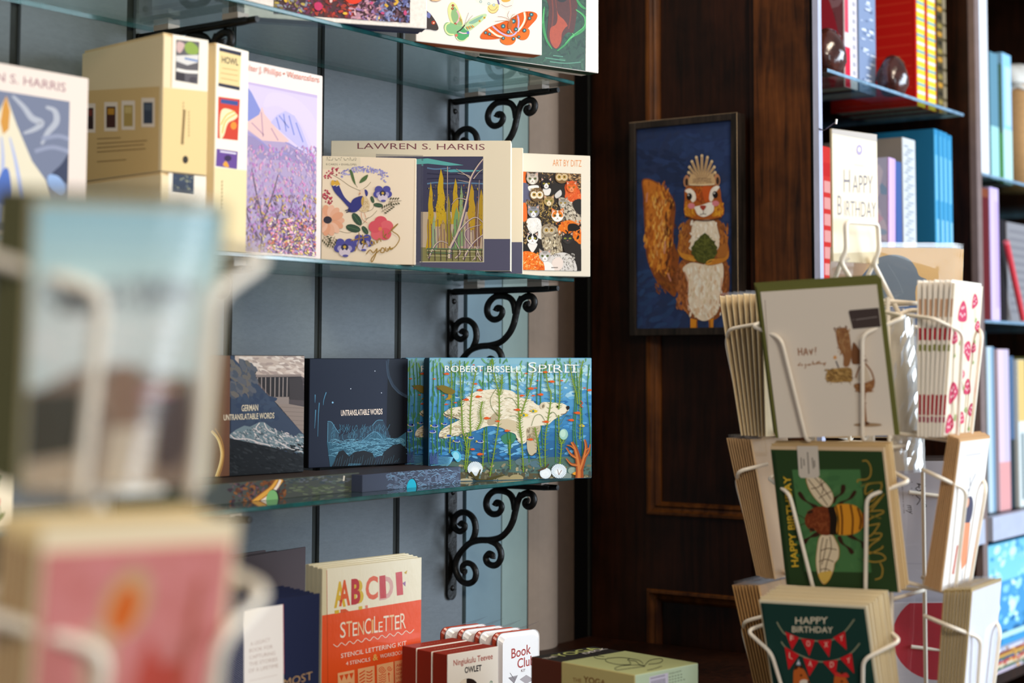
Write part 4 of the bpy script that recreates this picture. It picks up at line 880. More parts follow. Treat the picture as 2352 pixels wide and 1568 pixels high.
def d_untr(mb, M, w, h):
    a = Art(mb, M, CF, clip=clipbox(w, h))
    a.poly('1c2233', [(700, 100), (1540, 100), (1520, 1200), (700, 1200)]); a.poly('0c0e15', [(1538, 100), (1800, 100), (1800, 1200), (1510, 1200)])
    a.ell('2a3646', 1760, 240, 240, 270); a.ell('191d28', 1776, 228, 236, 262); a.line('3c4c60', 4, [(1520, 180), (1530, 300), (1580, 410), (1660, 480)])
    a.lines('4f86a4', 8, [[(1005, 450), (985, 510), (980, 560)], [(945, 540), (938, 640), (932, 830)], [(910, 470), (908, 540)], [(915, 600), (905, 760)]], taper=lambda t: 1 - 0.7 * t); a.ell('7fb0d0', 1060, 538, 8)
    for x, y in ((1215, 420), (1422, 268), (1478, 455)): a.ell('d8dce8', x, y, 4)
    a.poly('2f4a5c', [(1015, 700), (1050, 705), (1110, 790), (1120, 880), (1020, 880)]); a.poly('26394a', [(1110, 830), (1200, 800), (1300, 760), (1400, 730), (1450, 690), (1490, 690), (1530, 760), (1560, 860), (1020, 900)]); a.poly('2c5468', [(1010, 880), (1150, 890), (1300, 880), (1400, 800), (1460, 790), (1540, 850), (1620, 840), (1690, 790), (1690, 900), (1600, 930), (1400, 1020), (1430, 1100), (1040, 1110)])
    random.seed(3)
    L = []
    for k in range(170):
        x = random.uniform(1020, 1650); y = random.uniform(850, 1000); L.append([(x, y), (x + 30, y - 8 + random.uniform(-8, 8)), (x + 62, y + random.uniform(-10, 10))])
    a.lines('6fa8c0', 3, L, k=2); L = []
    for k in range(130):
        x = random.uniform(1030, 1560); y = random.uniform(720, 870); L.append([(x, y), (x + random.uniform(-16, 12), y + 26), (x + random.uniform(-26, 6), y + 48)])
    a.lines('45748c', 3, L, k=2); a.lines('5f98b4', 4, [[(1018, 710), (1016, 880)], [(1015, 700), (1050, 706), (1085, 760), (1112, 800)], [(1300, 880), (1390, 800), (1440, 795), (1490, 850)], [(1400, 735), (1440, 692), (1490, 690)]])
    for P in ([(1040, 1110), (1110, 960), (1150, 945), (1200, 1000), (1250, 960), (1330, 950), (1400, 970), (1440, 1060), (1450, 1110)], [(1440, 1080), (1500, 960), (1580, 900), (1640, 890), (1690, 930), (1690, 1110), (1450, 1110)]): a.poly('14181f', P)
    a.lines('33505f', 3, [[(1060 + k * 22, 1100 - abs(k - 8) * 3), (1080 + k * 22, 1030 - (k % 4) * 14)] for k in range(26)], sm=False); a.lines('4f86a0', 3, [[(1190 + k * 9, 1085), (1200 + k * 9, 1060)] for k in range(12)], sm=False)
    a.text('UNTRANSLATABLE WORDS', 'f2dccb', 1130, 652, 1486, 638, 48, 0.012)
picture_box('card_box', 'black card box reading untranslatable words with teal rock drawing', 'card box', at(708, 2.68, ZF), at(936, 2.81, ZF), 0.1775, 0.034,
            dict(front='161a26', side='0c0c10', top='2a2524', left='08080a'), d_untr, tray=False, lid=1.0)

def d_bear(mb, M, w, h):
    a = Art(mb, M, CG, clip=clipbox(w, h, 0.0008))
    g = ['86b4c4', '7db0c6', '72aac6', '66a2c4', '5a9ac2', '5092be', '478ab8', '4082b2', '3a79aa', '3470a0', '2f6694', '2b5c86', '284f74']
    for i, c in enumerate(g): a.poly(c, [(100, 560 + i * 62), (1500, 570 + i * 62), (1500, 660 + i * 62), (100, 640 + i * 62)])
    a.dabs(['a9d0dc', '93c0d4', 'b8d8d8', '8fc4dc'], 150, 400, 640, 1400, 880, 14, 42, 2.2, (-20, 40)); a.dabs(['3f86bc', '62a4cc', '5598c8', '2f6aa0'], 200, 210, 820, 1400, 1330, 14, 40, 3, (-20, 20)); a.dabs(['8cc0da', '6fb0d8'], 24, 700, 1180, 900, 1290, 14, 34, 4, (-25, 5))
    a.dabs(['5f9a5a', '7fb05a', '6fa878', '4f8a62'], 120, 220, 590, 1400, 780, 10, 28, 4, (50, 130)); a.dabs(['4c8a66', '3f7a5c'], 90, 215, 780, 480, 1250, 14, 30, 5, (60, 120)); a.blob('3f7f62', [(740, 1160), (800, 1130), (850, 1160), (820, 1210), (760, 1210)])
    # bed
    a.poly('4f6a62', [(180, 1400), (430, 1330), (600, 1350), (900, 1330), (1100, 1310), (1420, 1300), (1420, 1500), (180, 1500)]); a.poly('57503a', [(180, 1420), (500, 1420), (760, 1420), (1000, 1430), (1420, 1440), (1420, 1500), (180, 1500)])
    a.dabs(['8c8468', '6f6a50', 'a89c7c', '4a5448', '3f4a48', '5f7470'], 170, 420, 1370, 1400, 1480, 8, 24, 2); a.ell('a3946a', 850, 1465, 52, 28); a.ell('9a8c66', 760, 1470, 46, 24); a.ell('8fa090', 1265, 1410, 36, 26); a.ell('7f8c84', 1210, 1450, 46, 26); a.ell('5d7478', 900, 1345, 60, 28); a.ell('54707a', 1000, 1360, 50, 26); a.ell('b3a888', 480, 1480, 50, 14)
    a.lines('3f7a3a', 7, [[(x, 600 + (i * 37) % 60), (x + 14 * sin(i), 850), (x - 10 * cos(i * 1.7), 1100), (x + 8, 1400 - (i * 53) % 160)] for i, x in enumerate((240, 265, 290, 315, 405, 470, 610, 640, 790, 800, 935, 1015, 1035, 1130, 1270, 1290, 1330, 1385))])
    # swimming white bear
    F = 'e6dac0'
    a.blob('c2b294', [(918, 1085), (1010, 1072), (1028, 1100), (1002, 1190), (997, 1270), (960, 1300), (932, 1262), (925, 1180)])
    a.blob(F, [(318, 985), (365, 952), (450, 932), (480, 882), (545, 832), (640, 814), (740, 812), (820, 826), (882, 872), (955, 892), (1012, 930), (1040, 908), (1085, 906), (1130, 910), (1190, 916), (1234, 946), (1230, 972), (1190, 1000), (1130, 1032), (1080, 1072), (1010, 1080), (925, 1100), (925, 1190), (895, 1212), (858, 1190), (842, 1142), (790, 1120), (720, 1088), (640, 1082), (560, 1112), (480, 1132), (400, 1152), (330, 1172), (284, 1165), (290, 1122), (340, 1082), (410, 1048), (430, 1032), (362, 1022), (320, 1002)], 4)
    a.dabs(['f2e8d4', 'dccdae', 'efe4cc', 'd3c4a4'], 420, 440, 830, 1000, 1060, 10, 22, 5, (-30, 30), inside=lambda x, y: ((x - 700) / 300) ** 2 + ((y - 950) / 118) ** 2 < 1)
    a.blob('cdbc9a', [(700, 1050), (780, 1030), (860, 1060), (850, 1120), (790, 1112), (730, 1085)]); a.blob('b4a384', [(640, 1040), (700, 980), (740, 1000), (700, 1060), (650, 1075)]); a.dabs(['a89878', 'c4b492'], 50, 300, 1080, 480, 1160, 7, 16, 3, (-30, 10)); a.dabs(['a59474'], 30, 325, 960, 440, 1030, 7, 14, 3, (-30, 30)); a.dabs(['a59676', '8f8068'], 40, 930, 1100, 1000, 1180, 6, 14, 3, (60, 120))
    a.ell('d2c2a4', 1042, 932, 20, 26, 20); a.ell('8a7a60', 1046, 936, 9, 14, 20); a.ell('231f1c', 1155, 940, 11, 8); a.blob('26211e', [(1215, 940), (1235, 934), (1240, 952), (1224, 964)]); a.line('5a4a3a', 5, [(1225, 968), (1210, 990), (1178, 996)]); a.lines('3a332a', 5, [[(318, 985), (340, 1002), (410, 1025)], [(285, 1162), (320, 1170)], [(862, 1185), (850, 1170)], [(940, 1292), (965, 1300), (990, 1280)]])
    # weeds in front
    S = [[(368, 600), (375, 800), (372, 1000), (358, 1280)], [(432, 600), (440, 800), (450, 1000), (455, 1110), (500, 1300)], [(560, 650), (528, 800), (510, 1000), (512, 1150), (480, 1420)], [(670, 590), (690, 720), (722, 850), (720, 1040), (690, 1250), (655, 1450)], [(745, 700), (740, 800), (722, 860)], [(850, 660), (862, 850), (868, 1000), (890, 1200), (902, 1420)], [(980, 640), (950, 800), (900, 950), (872, 1060), (882, 1160)], [(1060, 620), (1080, 780), (1105, 860), (1080, 1050), (1062, 1180), (1062, 1420)], [(1165, 660), (1170, 850), (1160, 960)], [(1160, 1000), (1165, 1150), (1180, 1230), (1165, 1400)], [(1215, 1150), (1180, 1220)], [(1240, 600), (1262, 740), (1290, 840), (1300, 920)], [(1340, 600), (1310, 760), (1320, 1000), (1315, 1180)], [(985, 1090), (1010, 1230), (1030, 1380)], [(600, 900), (585, 980), (590, 1040), (560, 1110)], [(500, 1130), (490, 1200), (470, 1400)], [(612, 1110), (602, 1400)], [(800, 1180), (805, 1400)]]
    a.lines('5f7d22', 9, S); L = []
    for p in S:
        q = smooth(p, False, 6)
        for i in range(1, len(q) - 1):
            for sg in (-1, 1): L.append([q[i], (q[i][0] + sg * 14, q[i][1] - 3), (q[i][0] + sg * 26, q[i][1] - 14)])
    a.lines('6f9030', 4, L, k=2, taper=lambda t: 1.2 - t); a.lines('93ac42', 3, [[(x - 2, y) for x, y in p] for p in S])
    a.lines('4a6a26', 3, [[(1068, 1060), (1030, 1000), (985, 1010), (960, 1080)], [(720, 1010), (670, 950), (660, 880), (700, 810)], [(870, 960), (820, 880), (760, 880)], [(1175, 1060), (1220, 1000), (1262, 1040)], [(880, 1060), (850, 1010), (800, 1010)], [(1080, 1010), (1120, 980), (1150, 1010)]])
    # fish
    def fish(x, y, s, c='dd5a22', d=1, b='b83a14'):
        o_ = a.off
        a.blob(c, [(x + d * s, y + 2), (x + d * 0.4 * s, y - 0.38 * s), (x - d * 0.4 * s, y - 0.25 * s), (x - d * 0.7 * s, y), (x - d * 0.4 * s, y + 0.25 * s), (x + d * 0.4 * s, y + 0.36 * s)], 3); a.poly(b, [(x - d * 0.55 * s, y), (x - d * 1.05 * s, y - 0.32 * s), (x - d * 0.9 * s, y), (x - d * 1.05 * s, y + 0.3 * s)]); a.off = o_
    for x, y, s, d in ((335, 698, 22, 1), (548, 772, 16, 1), (580, 818, 24, 1), (572, 866, 24, -1), (478, 888, 24, 1), (335, 922, 15, -1), (288, 808, 20, 1), (400, 910, 13, 1), (245, 735, 13, 1), (635, 1024, 26, -1), (855, 962, 24, 1), (783, 1116, 22, -1), (955, 806, 24, 1), (1025, 850, 24, 1), (975, 858, 15, -1), (893, 858, 20, -1), (1060, 685, 20, 1), (1108, 755, 24, 1), (1182, 748, 13, 1), (1065, 1050, 24, 1), (950, 1180, 24, 1), (1295, 985, 26, 1), (1250, 1038, 24, 1), (525, 1252, 20, 1), (585, 1288, 26, -1), (1390, 818, 22, -1), (1348, 802, 12, 1), (1005, 748, 10, -1), (990, 802, 13, 1), (710, 1046, 18, 1), (590, 672, 9, 1), (535, 632, 10, 1), (920, 695, 12, 1), (312, 856, 11, 1)): fish(x, y, s, d=d)
    a.off += 3 * a.step
    for x, y, s in ((245, 1080, 26), (228, 1122, 28), (318, 1065, 20), (408, 1192, 24), (580, 1195, 26), (350, 1155, 22), (510, 1168, 24)):
        fish(x, y, s * 1.15, 'e8e4d0', 1, 'd8c23a'); a.off += 3 * a.step; fish(x, y - 2, s, '3a5cb0', 1, 'd8c23a'); a.ell('20243a', x + 0.55 * s, y - 2, 0.22 * s, 0.3 * s); a.off -= 4 * a.step
    a.off += 6 * a.step
    for x, y, s in ((905, 1002, 32), (975, 972, 30), (1330, 1080, 22)): fish(x, y, s, 'e0c02c', 1, 'c99a20'); a.off += 3 * a.step; a.ell('3f7a8a', x - 0.1 * s, y, 0.3 * s, 0.24 * s); a.poly('d8b82a', [(x, y - 0.35 * s), (x - 0.3 * s, y - 0.8 * s), (x + 0.3 * s, y - 0.3 * s)])
    fish(1290, 1430, 30, 'ea9a2a', -1, 'd97a1a'); a.lines('b5503a', 7, [[(1320, 895), (1335, 915), (1318, 930), (1338, 945)]])
    a.blob('7c6a2a', [(262, 792), (310, 782), (360, 800), (400, 828), (372, 850), (320, 838), (290, 815)]); a.blob('a8842c', [(350, 848), (372, 860), (360, 885), (325, 888), (345, 870)]); a.poly('6a6a2c', [(250, 785), (290, 790), (285, 808)])
    # jellyfish, corals, branch
    a.ell('9ac4b4', 1195, 1142, 32, 40); a.ell('b9d8c4', 1190, 1136, 20, 28); a.blob('57b5d6', [(370, 1275), (410, 1262), (440, 1290), (440, 1330), (415, 1345), (385, 1310)]); a.ell('8fd4e8', 405, 1300, 22, 30, -20); a.lines('6fb8dc', 4, [[(385, 1310), (340, 1310 + k * 9), (260 - k * 8, 1310 + k * 12)] for k in range(8)])
    for x, y, r in ((545, 1395, 56), (1062, 1428, 42), (1160, 1412, 56)):
        a.ell('9fb4c4', x, y, r, r * 0.9); L = []
        for k in range(26):
            t = 2 * pi * k / 26; L.append([(x, y + 0.3 * r), (x + 0.6 * r * cos(t), y + 0.55 * r * sin(t)), (x + r * cos(t + 0.15), y + 0.95 * r * sin(t + 0.15))])
        a.lines('eef2f2', 5, L, k=3, taper=lambda t: 0.5 + t)
    a.lines('7a4a34', 4, [[(1160, 1440), (1150, 1400)], [(1160, 1440), (1180, 1405)]])
    B = [[(1310, 1480), (1312, 1400), (1300, 1320), (1282, 1250), (1255, 1200)], [(1300, 1320), (1250, 1290), (1215, 1240)], [(1318, 1400), (1345, 1320), (1360, 1240), (1350, 1180)], [(1345, 1320), (1380, 1270), (1392, 1215)], [(1300, 1370), (1250, 1360), (1215, 1320)], [(1290, 1260), (1250, 1230), (1220, 1222)], [(1360, 1260), (1385, 1240)]]
    for p, wd in zip(B, (52, 22, 34, 18, 22, 16, 14)): a.line('9a4a22', wd, p, taper=lambda t: 1.2 - 0.8 * t)
    for p, wd in zip(B, (52, 22, 34, 18, 22, 16, 14)): a.line('c9763a', wd * 0.4, [(x - 4, y) for x, y in p], taper=lambda t: 1.2 - 0.8 * t)
    a.lines('4a4420', 18, [[(510, 1420), (560, 1470), (640, 1478)], [(560, 1465), (585, 1400)], [(640, 1476), (760, 1440)]], taper=lambda t: 1.1 - 0.7 * t); a.lines('5a3f2c', 10, [[(1005, 1410), (1060, 1390), (1085, 1360)]])
    a.lines('4a5f94', 4, [[(215 + k * 6, 1360), (212 + k * 7, 1300 - (k % 3) * 16)] for k in range(10)], sm=False)
    a.text('ROBERT BISSELL', 'f4f2ea', 322, 684, 878, 688, 46, 0.0); 
    a.text('S', 'f4f2ea', 935, 688, 996, 688, 76, -0.012); a.text('PIRIT', 'f4f2ea', 1012, 688, 1308, 688, 58, -0.012)
    a.put([[(x0, y), (x1, y), (x1, y + 6), (x0, y + 6)] for x0, x1, y in ((1005, 1042, 683), (1078, 1112, 683), (1078, 1112, 629), (1122, 1156, 683), (1200, 1236, 683), (1200, 1236, 629), (1252, 1292, 683))], hx('f4f2ea'))
gl, gr = at(984, 2.785, Z3), at(1359, 2.885, Z3)
r1, M1, w1 = picture_box('puzzle_box', 'underwater picture box with swimming white bear, front one', 'puzzle box', gl, gr, 0.2085, 0.045,
            dict(front='4f94b8', side='1f4a66', top='4f88a8', left='173a54', bottom='20402c', tray='1f4a66'), d_bear, group='underwater bear boxes', lid=0.72)
dup(r1, M1 @ T(-0.028, 0.052, 0), 'second underwater bear box, mostly hidden behind the first')
def flat_box(label, gl, gr, h, t, cols, draw, notch, nx):
    M, w = frame(gl, gr)
    root = thing('card_box', M, label, 'card box', 'flat card boxes on the lowest glass shelf')
    mb = MB(); mb.rbox((0, 0, 0), (w, t, h), 0.001, cols['front'], cols); draw(mb, M, w, h); mb.build('sleeve', PRINT, root)
    mb = MB(); a = Art(mb, base=0.0004)                                   # thumb notch showing the drawer inside
    a.put([[(nx + 0.0135 * cos(pi * i / 14), 0.0148 * sin(pi * i / 14)) for i in range(15)]], hx('15181c')); a.put([[(nx - 0.0012 + 0.0122 * cos(pi * i / 14), 0.0140 * sin(pi * i / 14)) for i in range(15)]], hx(notch))
    mb.build('inner_drawer', PRINT, root)
def d_f5(mb, M, w, h):
    a = Art(mb, M, CF, clip=clipbox(w, h, 0.0004))
    a.poly('4a4f4c', [(-300, 1100), (1300, 1100), (1300, 1420), (-300, 1420)]); a.dabs(['5f6670', '6f7468', '3f4a50', '54605a'], 80, 640, 1170, 1280, 1230, 10, 30, 3, (-15, 15)); a.dabs(['5a6450', '66705c', '4f5a48'], 60, 670, 1240, 1280, 1330, 14, 36, 4, (-8, 8))
    a.dabs(['5a3a2c', '7a4a2c', '3f3038', '6a5058', '8a5a34'], 130, 180, 1190, 660, 1400, 12, 30, 2); a.lines('e0a64a', 60, [[(610, 1190), (560, 1260), (480, 1330), (380, 1400)]]); a.lines('f0e0d0', 24, [[(610, 1200), (575, 1270), (500, 1350), (420, 1400)]]); a.lines('9a5a2c', 7, [[(570, 1195), (520, 1260), (440, 1320), (340, 1400)], [(598, 1200), (560, 1265), (485, 1340), (400, 1400)]])
    a.line('d8d0c0', 14, [(1158, 1165), (1152, 1210)])
flat_box('flat lying card box with gold ring print and green thumb notch', at(440, 2.29, Z3), at(825, 2.584, Z3), 0.0288, 0.145, dict(front='55604f', side='2a2826', top='453c38'), d_f5, '7fb878', None or 0.159)
def d_f6(mb, M, w, h):
    a = Art(mb, M, CF, clip=clipbox(w, h, 0.0004))
    a.poly('3f4658', [(1300, 1050), (2200, 1050), (2200, 1400), (1300, 1400)]); L = []
    for k in range(150):
        x = random.uniform(1520, 2160); y = random.uniform(1110, 1300); L.append([(x, y), (x + 22, y - 12 + random.uniform(-8, 8)), (x + 46, y - 2)])
    a.lines('7394b0', 4, L, k=2); a.dabs(['5c6c84', '4c586c'], 50, 1520, 1100, 2160, 1300, 14, 30, 2)
flat_box('flat lying slate card box with teal thumb notch, right of the ringed one', at(832, 2.557, Z3), at(1058, 2.766, Z3), 0.0270, 0.13, dict(front='454c60', side='15151a', top='40383a'), d_f6, '16a5c0', 0.121)
def d_floral(mb, M, w, h):
    a = Art(mb)
    for k in range(16):
        x = random.uniform(0.08, 0.98) * w; y = random.uniform(0.06, 0.9) * h
        a.line('5a6a3a', 0.0016, [(x, y - 0.03), (x + 0.004, y - 0.01), (x, y)]); a.ell(random.choice(['c8322a', 'd8a03a', '8a6a9a', 'c96a5a']), x, y, 0.006, 0.004, random.uniform(0, 90), 9); a.ell('4f6a34', x + 0.007, y - 0.016, 0.007, 0.003, 40, 8)
picture_box('card_box', 'cream box sprinkled with small flowers at the left edge, lowest glass shelf', 'card box', at(-250, 1.85, Z3), at(29, 2.03, Z3), 0.214, 0.05, dict(front='e9d5b4', side='d9c19a'), d_floral, tray=False, lid=1.0)

# ------------------------------------------------------------ lowest row, on the counter
def book(name, label, cat, M, w, t, h, cover, draw=None, mats=None, group=None, pages='e9e0d0', spine_left=True):
    """hardback seen from the front cover: boards and spine as one wrap, page block inside"""
    root = thing(name, M, label, cat, group); b = 0.0022
    mb = MB()
    mb.rbox((0, 0, 0), (w, b, h), 0.0009, cover); mb.rbox((0, t - b, 0), (w, t, h), 0.0009, cover)
    if spine_left: mb.box((0, b, 0), (b, t - b, h), cover)
    else: mb.box((w - b, b, 0), (w, t - b, h), cover)
    if draw: draw(mb, M, w, h)
    mb.build('cover', mats or PRINT, root)
    mb = MB(); mb.box((b + 0.0002, b + 0.0002, 0.003), (w - b - 0.001, t - b - 0.0002, h - 0.004), pages); mb.build('pages', MATT, root)
    return root
# brown notebooks behind
M0, w0 = frame(at(500, 2.52, Z4), at(698, 2.72, Z4))
c0 = book('notebook', 'plain grey brown notebook, front one of three behind the navy books', 'book', M0 @ T(0, 0, 0), w0, 0.013, 0.256, '57494a', None, MATT, 'grey brown notebooks', '3a3234')
dup(c0, M0 @ T(-0.016, 0.0145, 0.003), 'plain grey brown notebook in the middle of three behind the navy books')
dup(c0, M0 @ T(-0.042, 0.029, 0.006), 'plain grey brown notebook hindmost of three against the wall')
def d_navy(mb, M, w, h):
    a = Art(mb, M, CH, clip=clipbox(w, h))
    L = []
    for k in range(64):
        y = 900 + k * 17; L.append([(-60, y - 120), (100, y - 70), (210, y), (268, y + 40)])
    a.lines('8a8690', 3, L, k=3)
    a.poly('e9ddd2', [(268, 1012), (571, 962), (576, 2400), (270, 2400)]); a.line('a32f45', 5, [(571, 962), (576, 1500)], sm=False)
    for s_, x0, y0, x1, y1 in (('A LEGACY', 318, 1283, 470, 1246), ('BOOK FOR', 310, 1334, 490, 1300), ('CAPTURING', 310, 1386, 510, 1350), ('THE STORIES', 308, 1438, 526, 1397), ('OF A LIFETIME', 305, 1490, 532, 1446)): a.text(s_, 'bfa79a', x0, y0, x1, y1, 28)
    a.line('c9b2a4', 3, [(310, 1552), (525, 1505)], sm=False)
    a.text('MOST', 'b98f5c', 575, 1602, 795, 1540, 62, -0.01)
M0, w0 = frame(at(440, 2.18, Z4), at(731, 2.34, Z4))
n0 = book('gift_book', 'navy gift book with cream band about family stories, front of four', 'book', M0, w0, 0.016, 0.232, '141a38', d_navy, MATT, 'navy gift books with cream band')
for k, lab in enumerate(('navy gift book second of four, just behind the one with the readable band', 'navy gift book third of four, seen only by its top edge', 'navy gift book hindmost of four, beside the orange book stack')):
    dup(n0, M0 @ T(-0.004 * (k + 1), 0.0172 * (k + 1), 0.002 * (k + 1)), lab)
def d_stencil(mb, M, w, h):
    a = Art(mb, M, CH, clip=clipbox(w, h, 0.0005))
    a.poly('ece2c6', [(700, 500), (1800, 450), (1800, 960), (700, 1080)]); a.poly('e9521d', [(700, 1076), (1620, 928), (1900, 900), (1900, 2700), (700, 2700)]); a.poly('d8cba4', [(840, 600), (905, 600), (912, 1042), (845, 1052)]); a.line('b53c10', 4, [(906, 700), (918, 2000)], sm=False)
    a.text('A', 'd9b02a', 962, 985, 1052, 972, 185, 0.03); a.text('A', 'dc5a24', 1000, 972, 1086, 962, 185, 0.03); a.text('B', 'd8b43a', 1110, 955, 1190, 945, 170, 0.03); a.text('B', 'b92f35', 1094, 958, 1165, 948, 180, 0.04)
    a.text('C', 'e0684a', 1205, 925, 1300, 912, 165, 0.03); a.text('D', 'd8a8a0', 1310, 925, 1418, 908, 165, 0.03); a.poly('c64a4f', [(1310, 745), (1356, 738), (1364, 912), (1316, 920)]); a.poly('d0575c', [(1435, 718), (1485, 710), (1494, 888), (1446, 896)]); a.poly('c9a63a', [(1500, 720), (1525, 700), (1518, 730)]); a.poly('9a6a9a', [(1488, 800), (1512, 785), (1510, 825)])
    a.poly('c64030', [(1000, 932), (1030, 928), (1014, 955)]); a.poly('d8b02a', [(965, 1010), (1000, 1004), (1000, 1030), (968, 1036)]); a.poly('d8562a', [(1010, 1002), (1050, 998), (1080, 1018), (1012, 1028)]); a.poly('d8b43a', [(1150, 980), (1178, 975), (1180, 1000), (1152, 1006)]); a.poly('e0806a', [(1200, 972), (1220, 968), (1222, 994), (1204, 998)])
    x = 1008
    for ch, cc, wd, hh in (('S', 'f3e3cc', 42, 120), ('T', 'f0c89a', 44, 120), ('E', 'f3e3cc', 36, 105), ('N', 'f0c89a', 46, 105), ('C', 'f3e3cc', 48, 120), ('I', 'f0b070', 14, 105), ('L', 'f3e3cc', 30, 130), ('E', 'f3e3cc', 32, 80), ('T', 'f3e3cc', 42, 120), ('T', 'f0c89a', 36, 120), ('E', 'f3e3cc', 36, 110), ('R', 'f3dcc0', 44, 120)):
        y = 1222 - (x - 1008) * 0.150; a.text(ch, cc, x, y, x + wd, y - wd * 0.15, hh, 0.0); x += wd + 5
    a.line('f3e3cc', 5, [(955 + k * 31, 1282 - k * 5.8 + (12 if k % 2 else -12)) for k in range(21)])
    a.text('STENCIL LETTERING KIT', 'f6e6d4', 1014, 1376, 1518, 1276, 34); a.text('4 STENCILS', 'f6e6d4', 1052, 1432, 1238, 1398, 28); a.text('&', 'e8b05a', 1258, 1396, 1298, 1388, 46, 0.02); a.text('WORKBOOK', 'f6e6d4', 1314, 1378, 1497, 1344, 30)
    for k, x in enumerate((988, 1142, 1288, 1425)):
        y = 1492 - (x - 988) * 0.21; a.poly('f0b27c', [(x, y), (x + 128, y - 26), (x + 134, y + 260), (x + 6, y + 286)])
        if k == 0:
            for i in range(3): a.poly('e0501d', [(x + 12 + i * 38, y + 18 - i * 8), (x + 46 + i * 38, y + 11 - i * 8), (x + 30 + i * 38, y + 62 - i * 8)])
            a.ell('e0501d', x + 92, y + 90, 18); a.poly('e0501d', [(x + 20, y + 150), (x + 50, y + 90), (x + 70, y + 145)])
        elif k == 1: a.lines('e0501d', 9, [[(x + 12, y + 40 + i * 26), (x + 55, y + 12 + i * 26)] for i in range(5)], sm=False); a.lines('e0501d', 8, [[(x + 66, y + 20 + i * 24), (x + 90, y + 26 + i * 24), (x + 112, y + 10 + i * 24)] for i in range(4)])
        elif k == 2:
            a.line('e0501d', 5, [(x + 40 + 28 * (1 - i / 20) * cos(i * 0.75), y + 35 + 28 * (1 - i / 20) * sin(i * 0.75)) for i in range(20)]); a.line('e0501d', 5, [(x + 98 + 20 * (1 - i / 14) * cos(i * 0.8), y + 26 + 20 * (1 - i / 14) * sin(i * 0.8)) for i in range(14)]); a.lines('e0501d', 5, [[(x + 14 + j * 14, y + 82 + i * 18 - j * 3 + (5 if j % 2 else -5)) for j in range(5)] for i in range(4)]); a.lines('e0501d', 6, [[(x + 96, y + 130), (x + 92, y + 60)], [(x + 86, y + 76), (x + 92, y + 58), (x + 102, y + 72)]], sm=False)
        else:
            for i, s_ in enumerate(('ABCDEF', 'GHIJKLM', 'NOPQRST', 'UVWXYZ', 'abcdefg')): a.text(s_, 'd8481a', x + 12, y + 44 + i * 32, x + 112, y + 24 + i * 32, 20, 0.02)
M0, w0 = frame(at(736, 2.45, Z4), at(966, 2.60, Z4))
s0 = book('craft_book', 'shrink wrapped orange and cream stencil lettering book, front of four', 'book', M0, w0, 0.010, 0.2525, 'e0d3b0', d_stencil, GLOSSY, 'stencil lettering books')
for k, lab in enumerate(('cream topped stencil book second of four, behind the orange front one', 'cream topped stencil book third of four, showing its wrapped top edge', 'cream topped stencil book hindmost of four, nearest the blue wall')):
    dup(s0, M0 @ T(0.0005 * (k + 1), 0.0106 * (k + 1), 0.0012 * (k + 1)), lab)
def d_owlet(mb, M, w, h):
    a = Art(mb, M, CI, clip=clipbox(w, h))
    a.text('Ningiukulu Teevee', 'a83c28', 340, 1436, 642, 1382, 44, 0.012); a.text('OWLET', '231a18', 426, 1492, 556, 1472, 44, 0.03); a.ell('2a1a14', 456, 1590, 70, 58); a.poly('ead8c0', [(386, 1590), (400, 1550), (440, 1534), (442, 1650), (390, 1650)]); a.lines('3f7a5a', 5, [[(620, 1566), (630, 1552), (640, 1562)], [(632, 1568), (640, 1556)]])
M0, w0 = frame(at(1027, 2.475, Z4), at(1144, 2.55, Z4))
o0 = thing('note_card_box', M0, 'red and white owlet note card box, front of three', 'card box', 'owlet note card boxes')
mb = MB(); mb.rbox((0, 0, 0), (w0, 0.034, 0.1225), 0.0012, 'f1e5d6', dict(front='f1e5d6', left='8c2a1c', top='a5341f', right='8c2a1c', rim='f1e5d6')); d_owlet(mb, M0, w0, 0.1225); mb.build('box_body', PRINT, o0)
mb = MB(); a = Art(mb, o=(0, 0, 0.1225), e1=(1, 0, 0), e2=(0, 1, 0)); a.lines('d8b09a', 0.0012, [[(0.02 + k * 0.006, 0.017), (0.0232 + k * 0.006, 0.017)] for k in range(8)], sm=False); mb.build('lid_flap', PRINT, o0)
dup(o0, M0 @ T(0.0, 0.0365, 0.0), 'red and white owlet note card box, middle of three')
dup(o0, M0 @ T(0.001, 0.073, 0.001), 'red and white owlet note card box, hindmost of three')
M0, w0 = frame(at(1146, 2.71, Z4), at(1243, 2.765, Z4))
tn = thing('card_tin', M0, 'white book club kit tin with rounded corners, front of four', 'tin', 'book club tins')
mb = MB(); mb.rbox((0, 0, 0), (w0, 0.012, 0.115), 0.012, 'e9e4e2', dict(front='f0ebe8'), 5)
a = Art(mb, M0, CI, clip=clipbox(w0, 0.115, 0.001))
for s_, x0, y0, x1, y1, hh in (('Book', 786, 1380, 936, 1340, 74), ('Club', 832, 1456, 962, 1424, 72)): a.text(s_, 'a5352a', x0, y0, x1, y1, hh, 0.012)
a.text('KIT', '5a2a24', 860, 1484, 894, 1478, 20, 0.01); a.poly('8a7f80', [(768, 1530), (832, 1512), (806, 1568)]); a.lines('6a6062', 4, [[(765, 1528), (834, 1508), (806, 1570), (765, 1528)], [(806, 1570), (806, 1620)], [(775, 1490), (812, 1545)]], sm=False); a.poly('a89c9c', [(850, 1540), (900, 1505), (960, 1540), (900, 1575)])
mb.build('front_lid', TIN, tn)
mb = MB(); mb.rbox((0.0012, 0.0125, 0.001), (w0 - 0.0012, 0.030, 0.114), 0.012, 'c2492f', None, 5); mb.build('tin_body', TIN, tn)
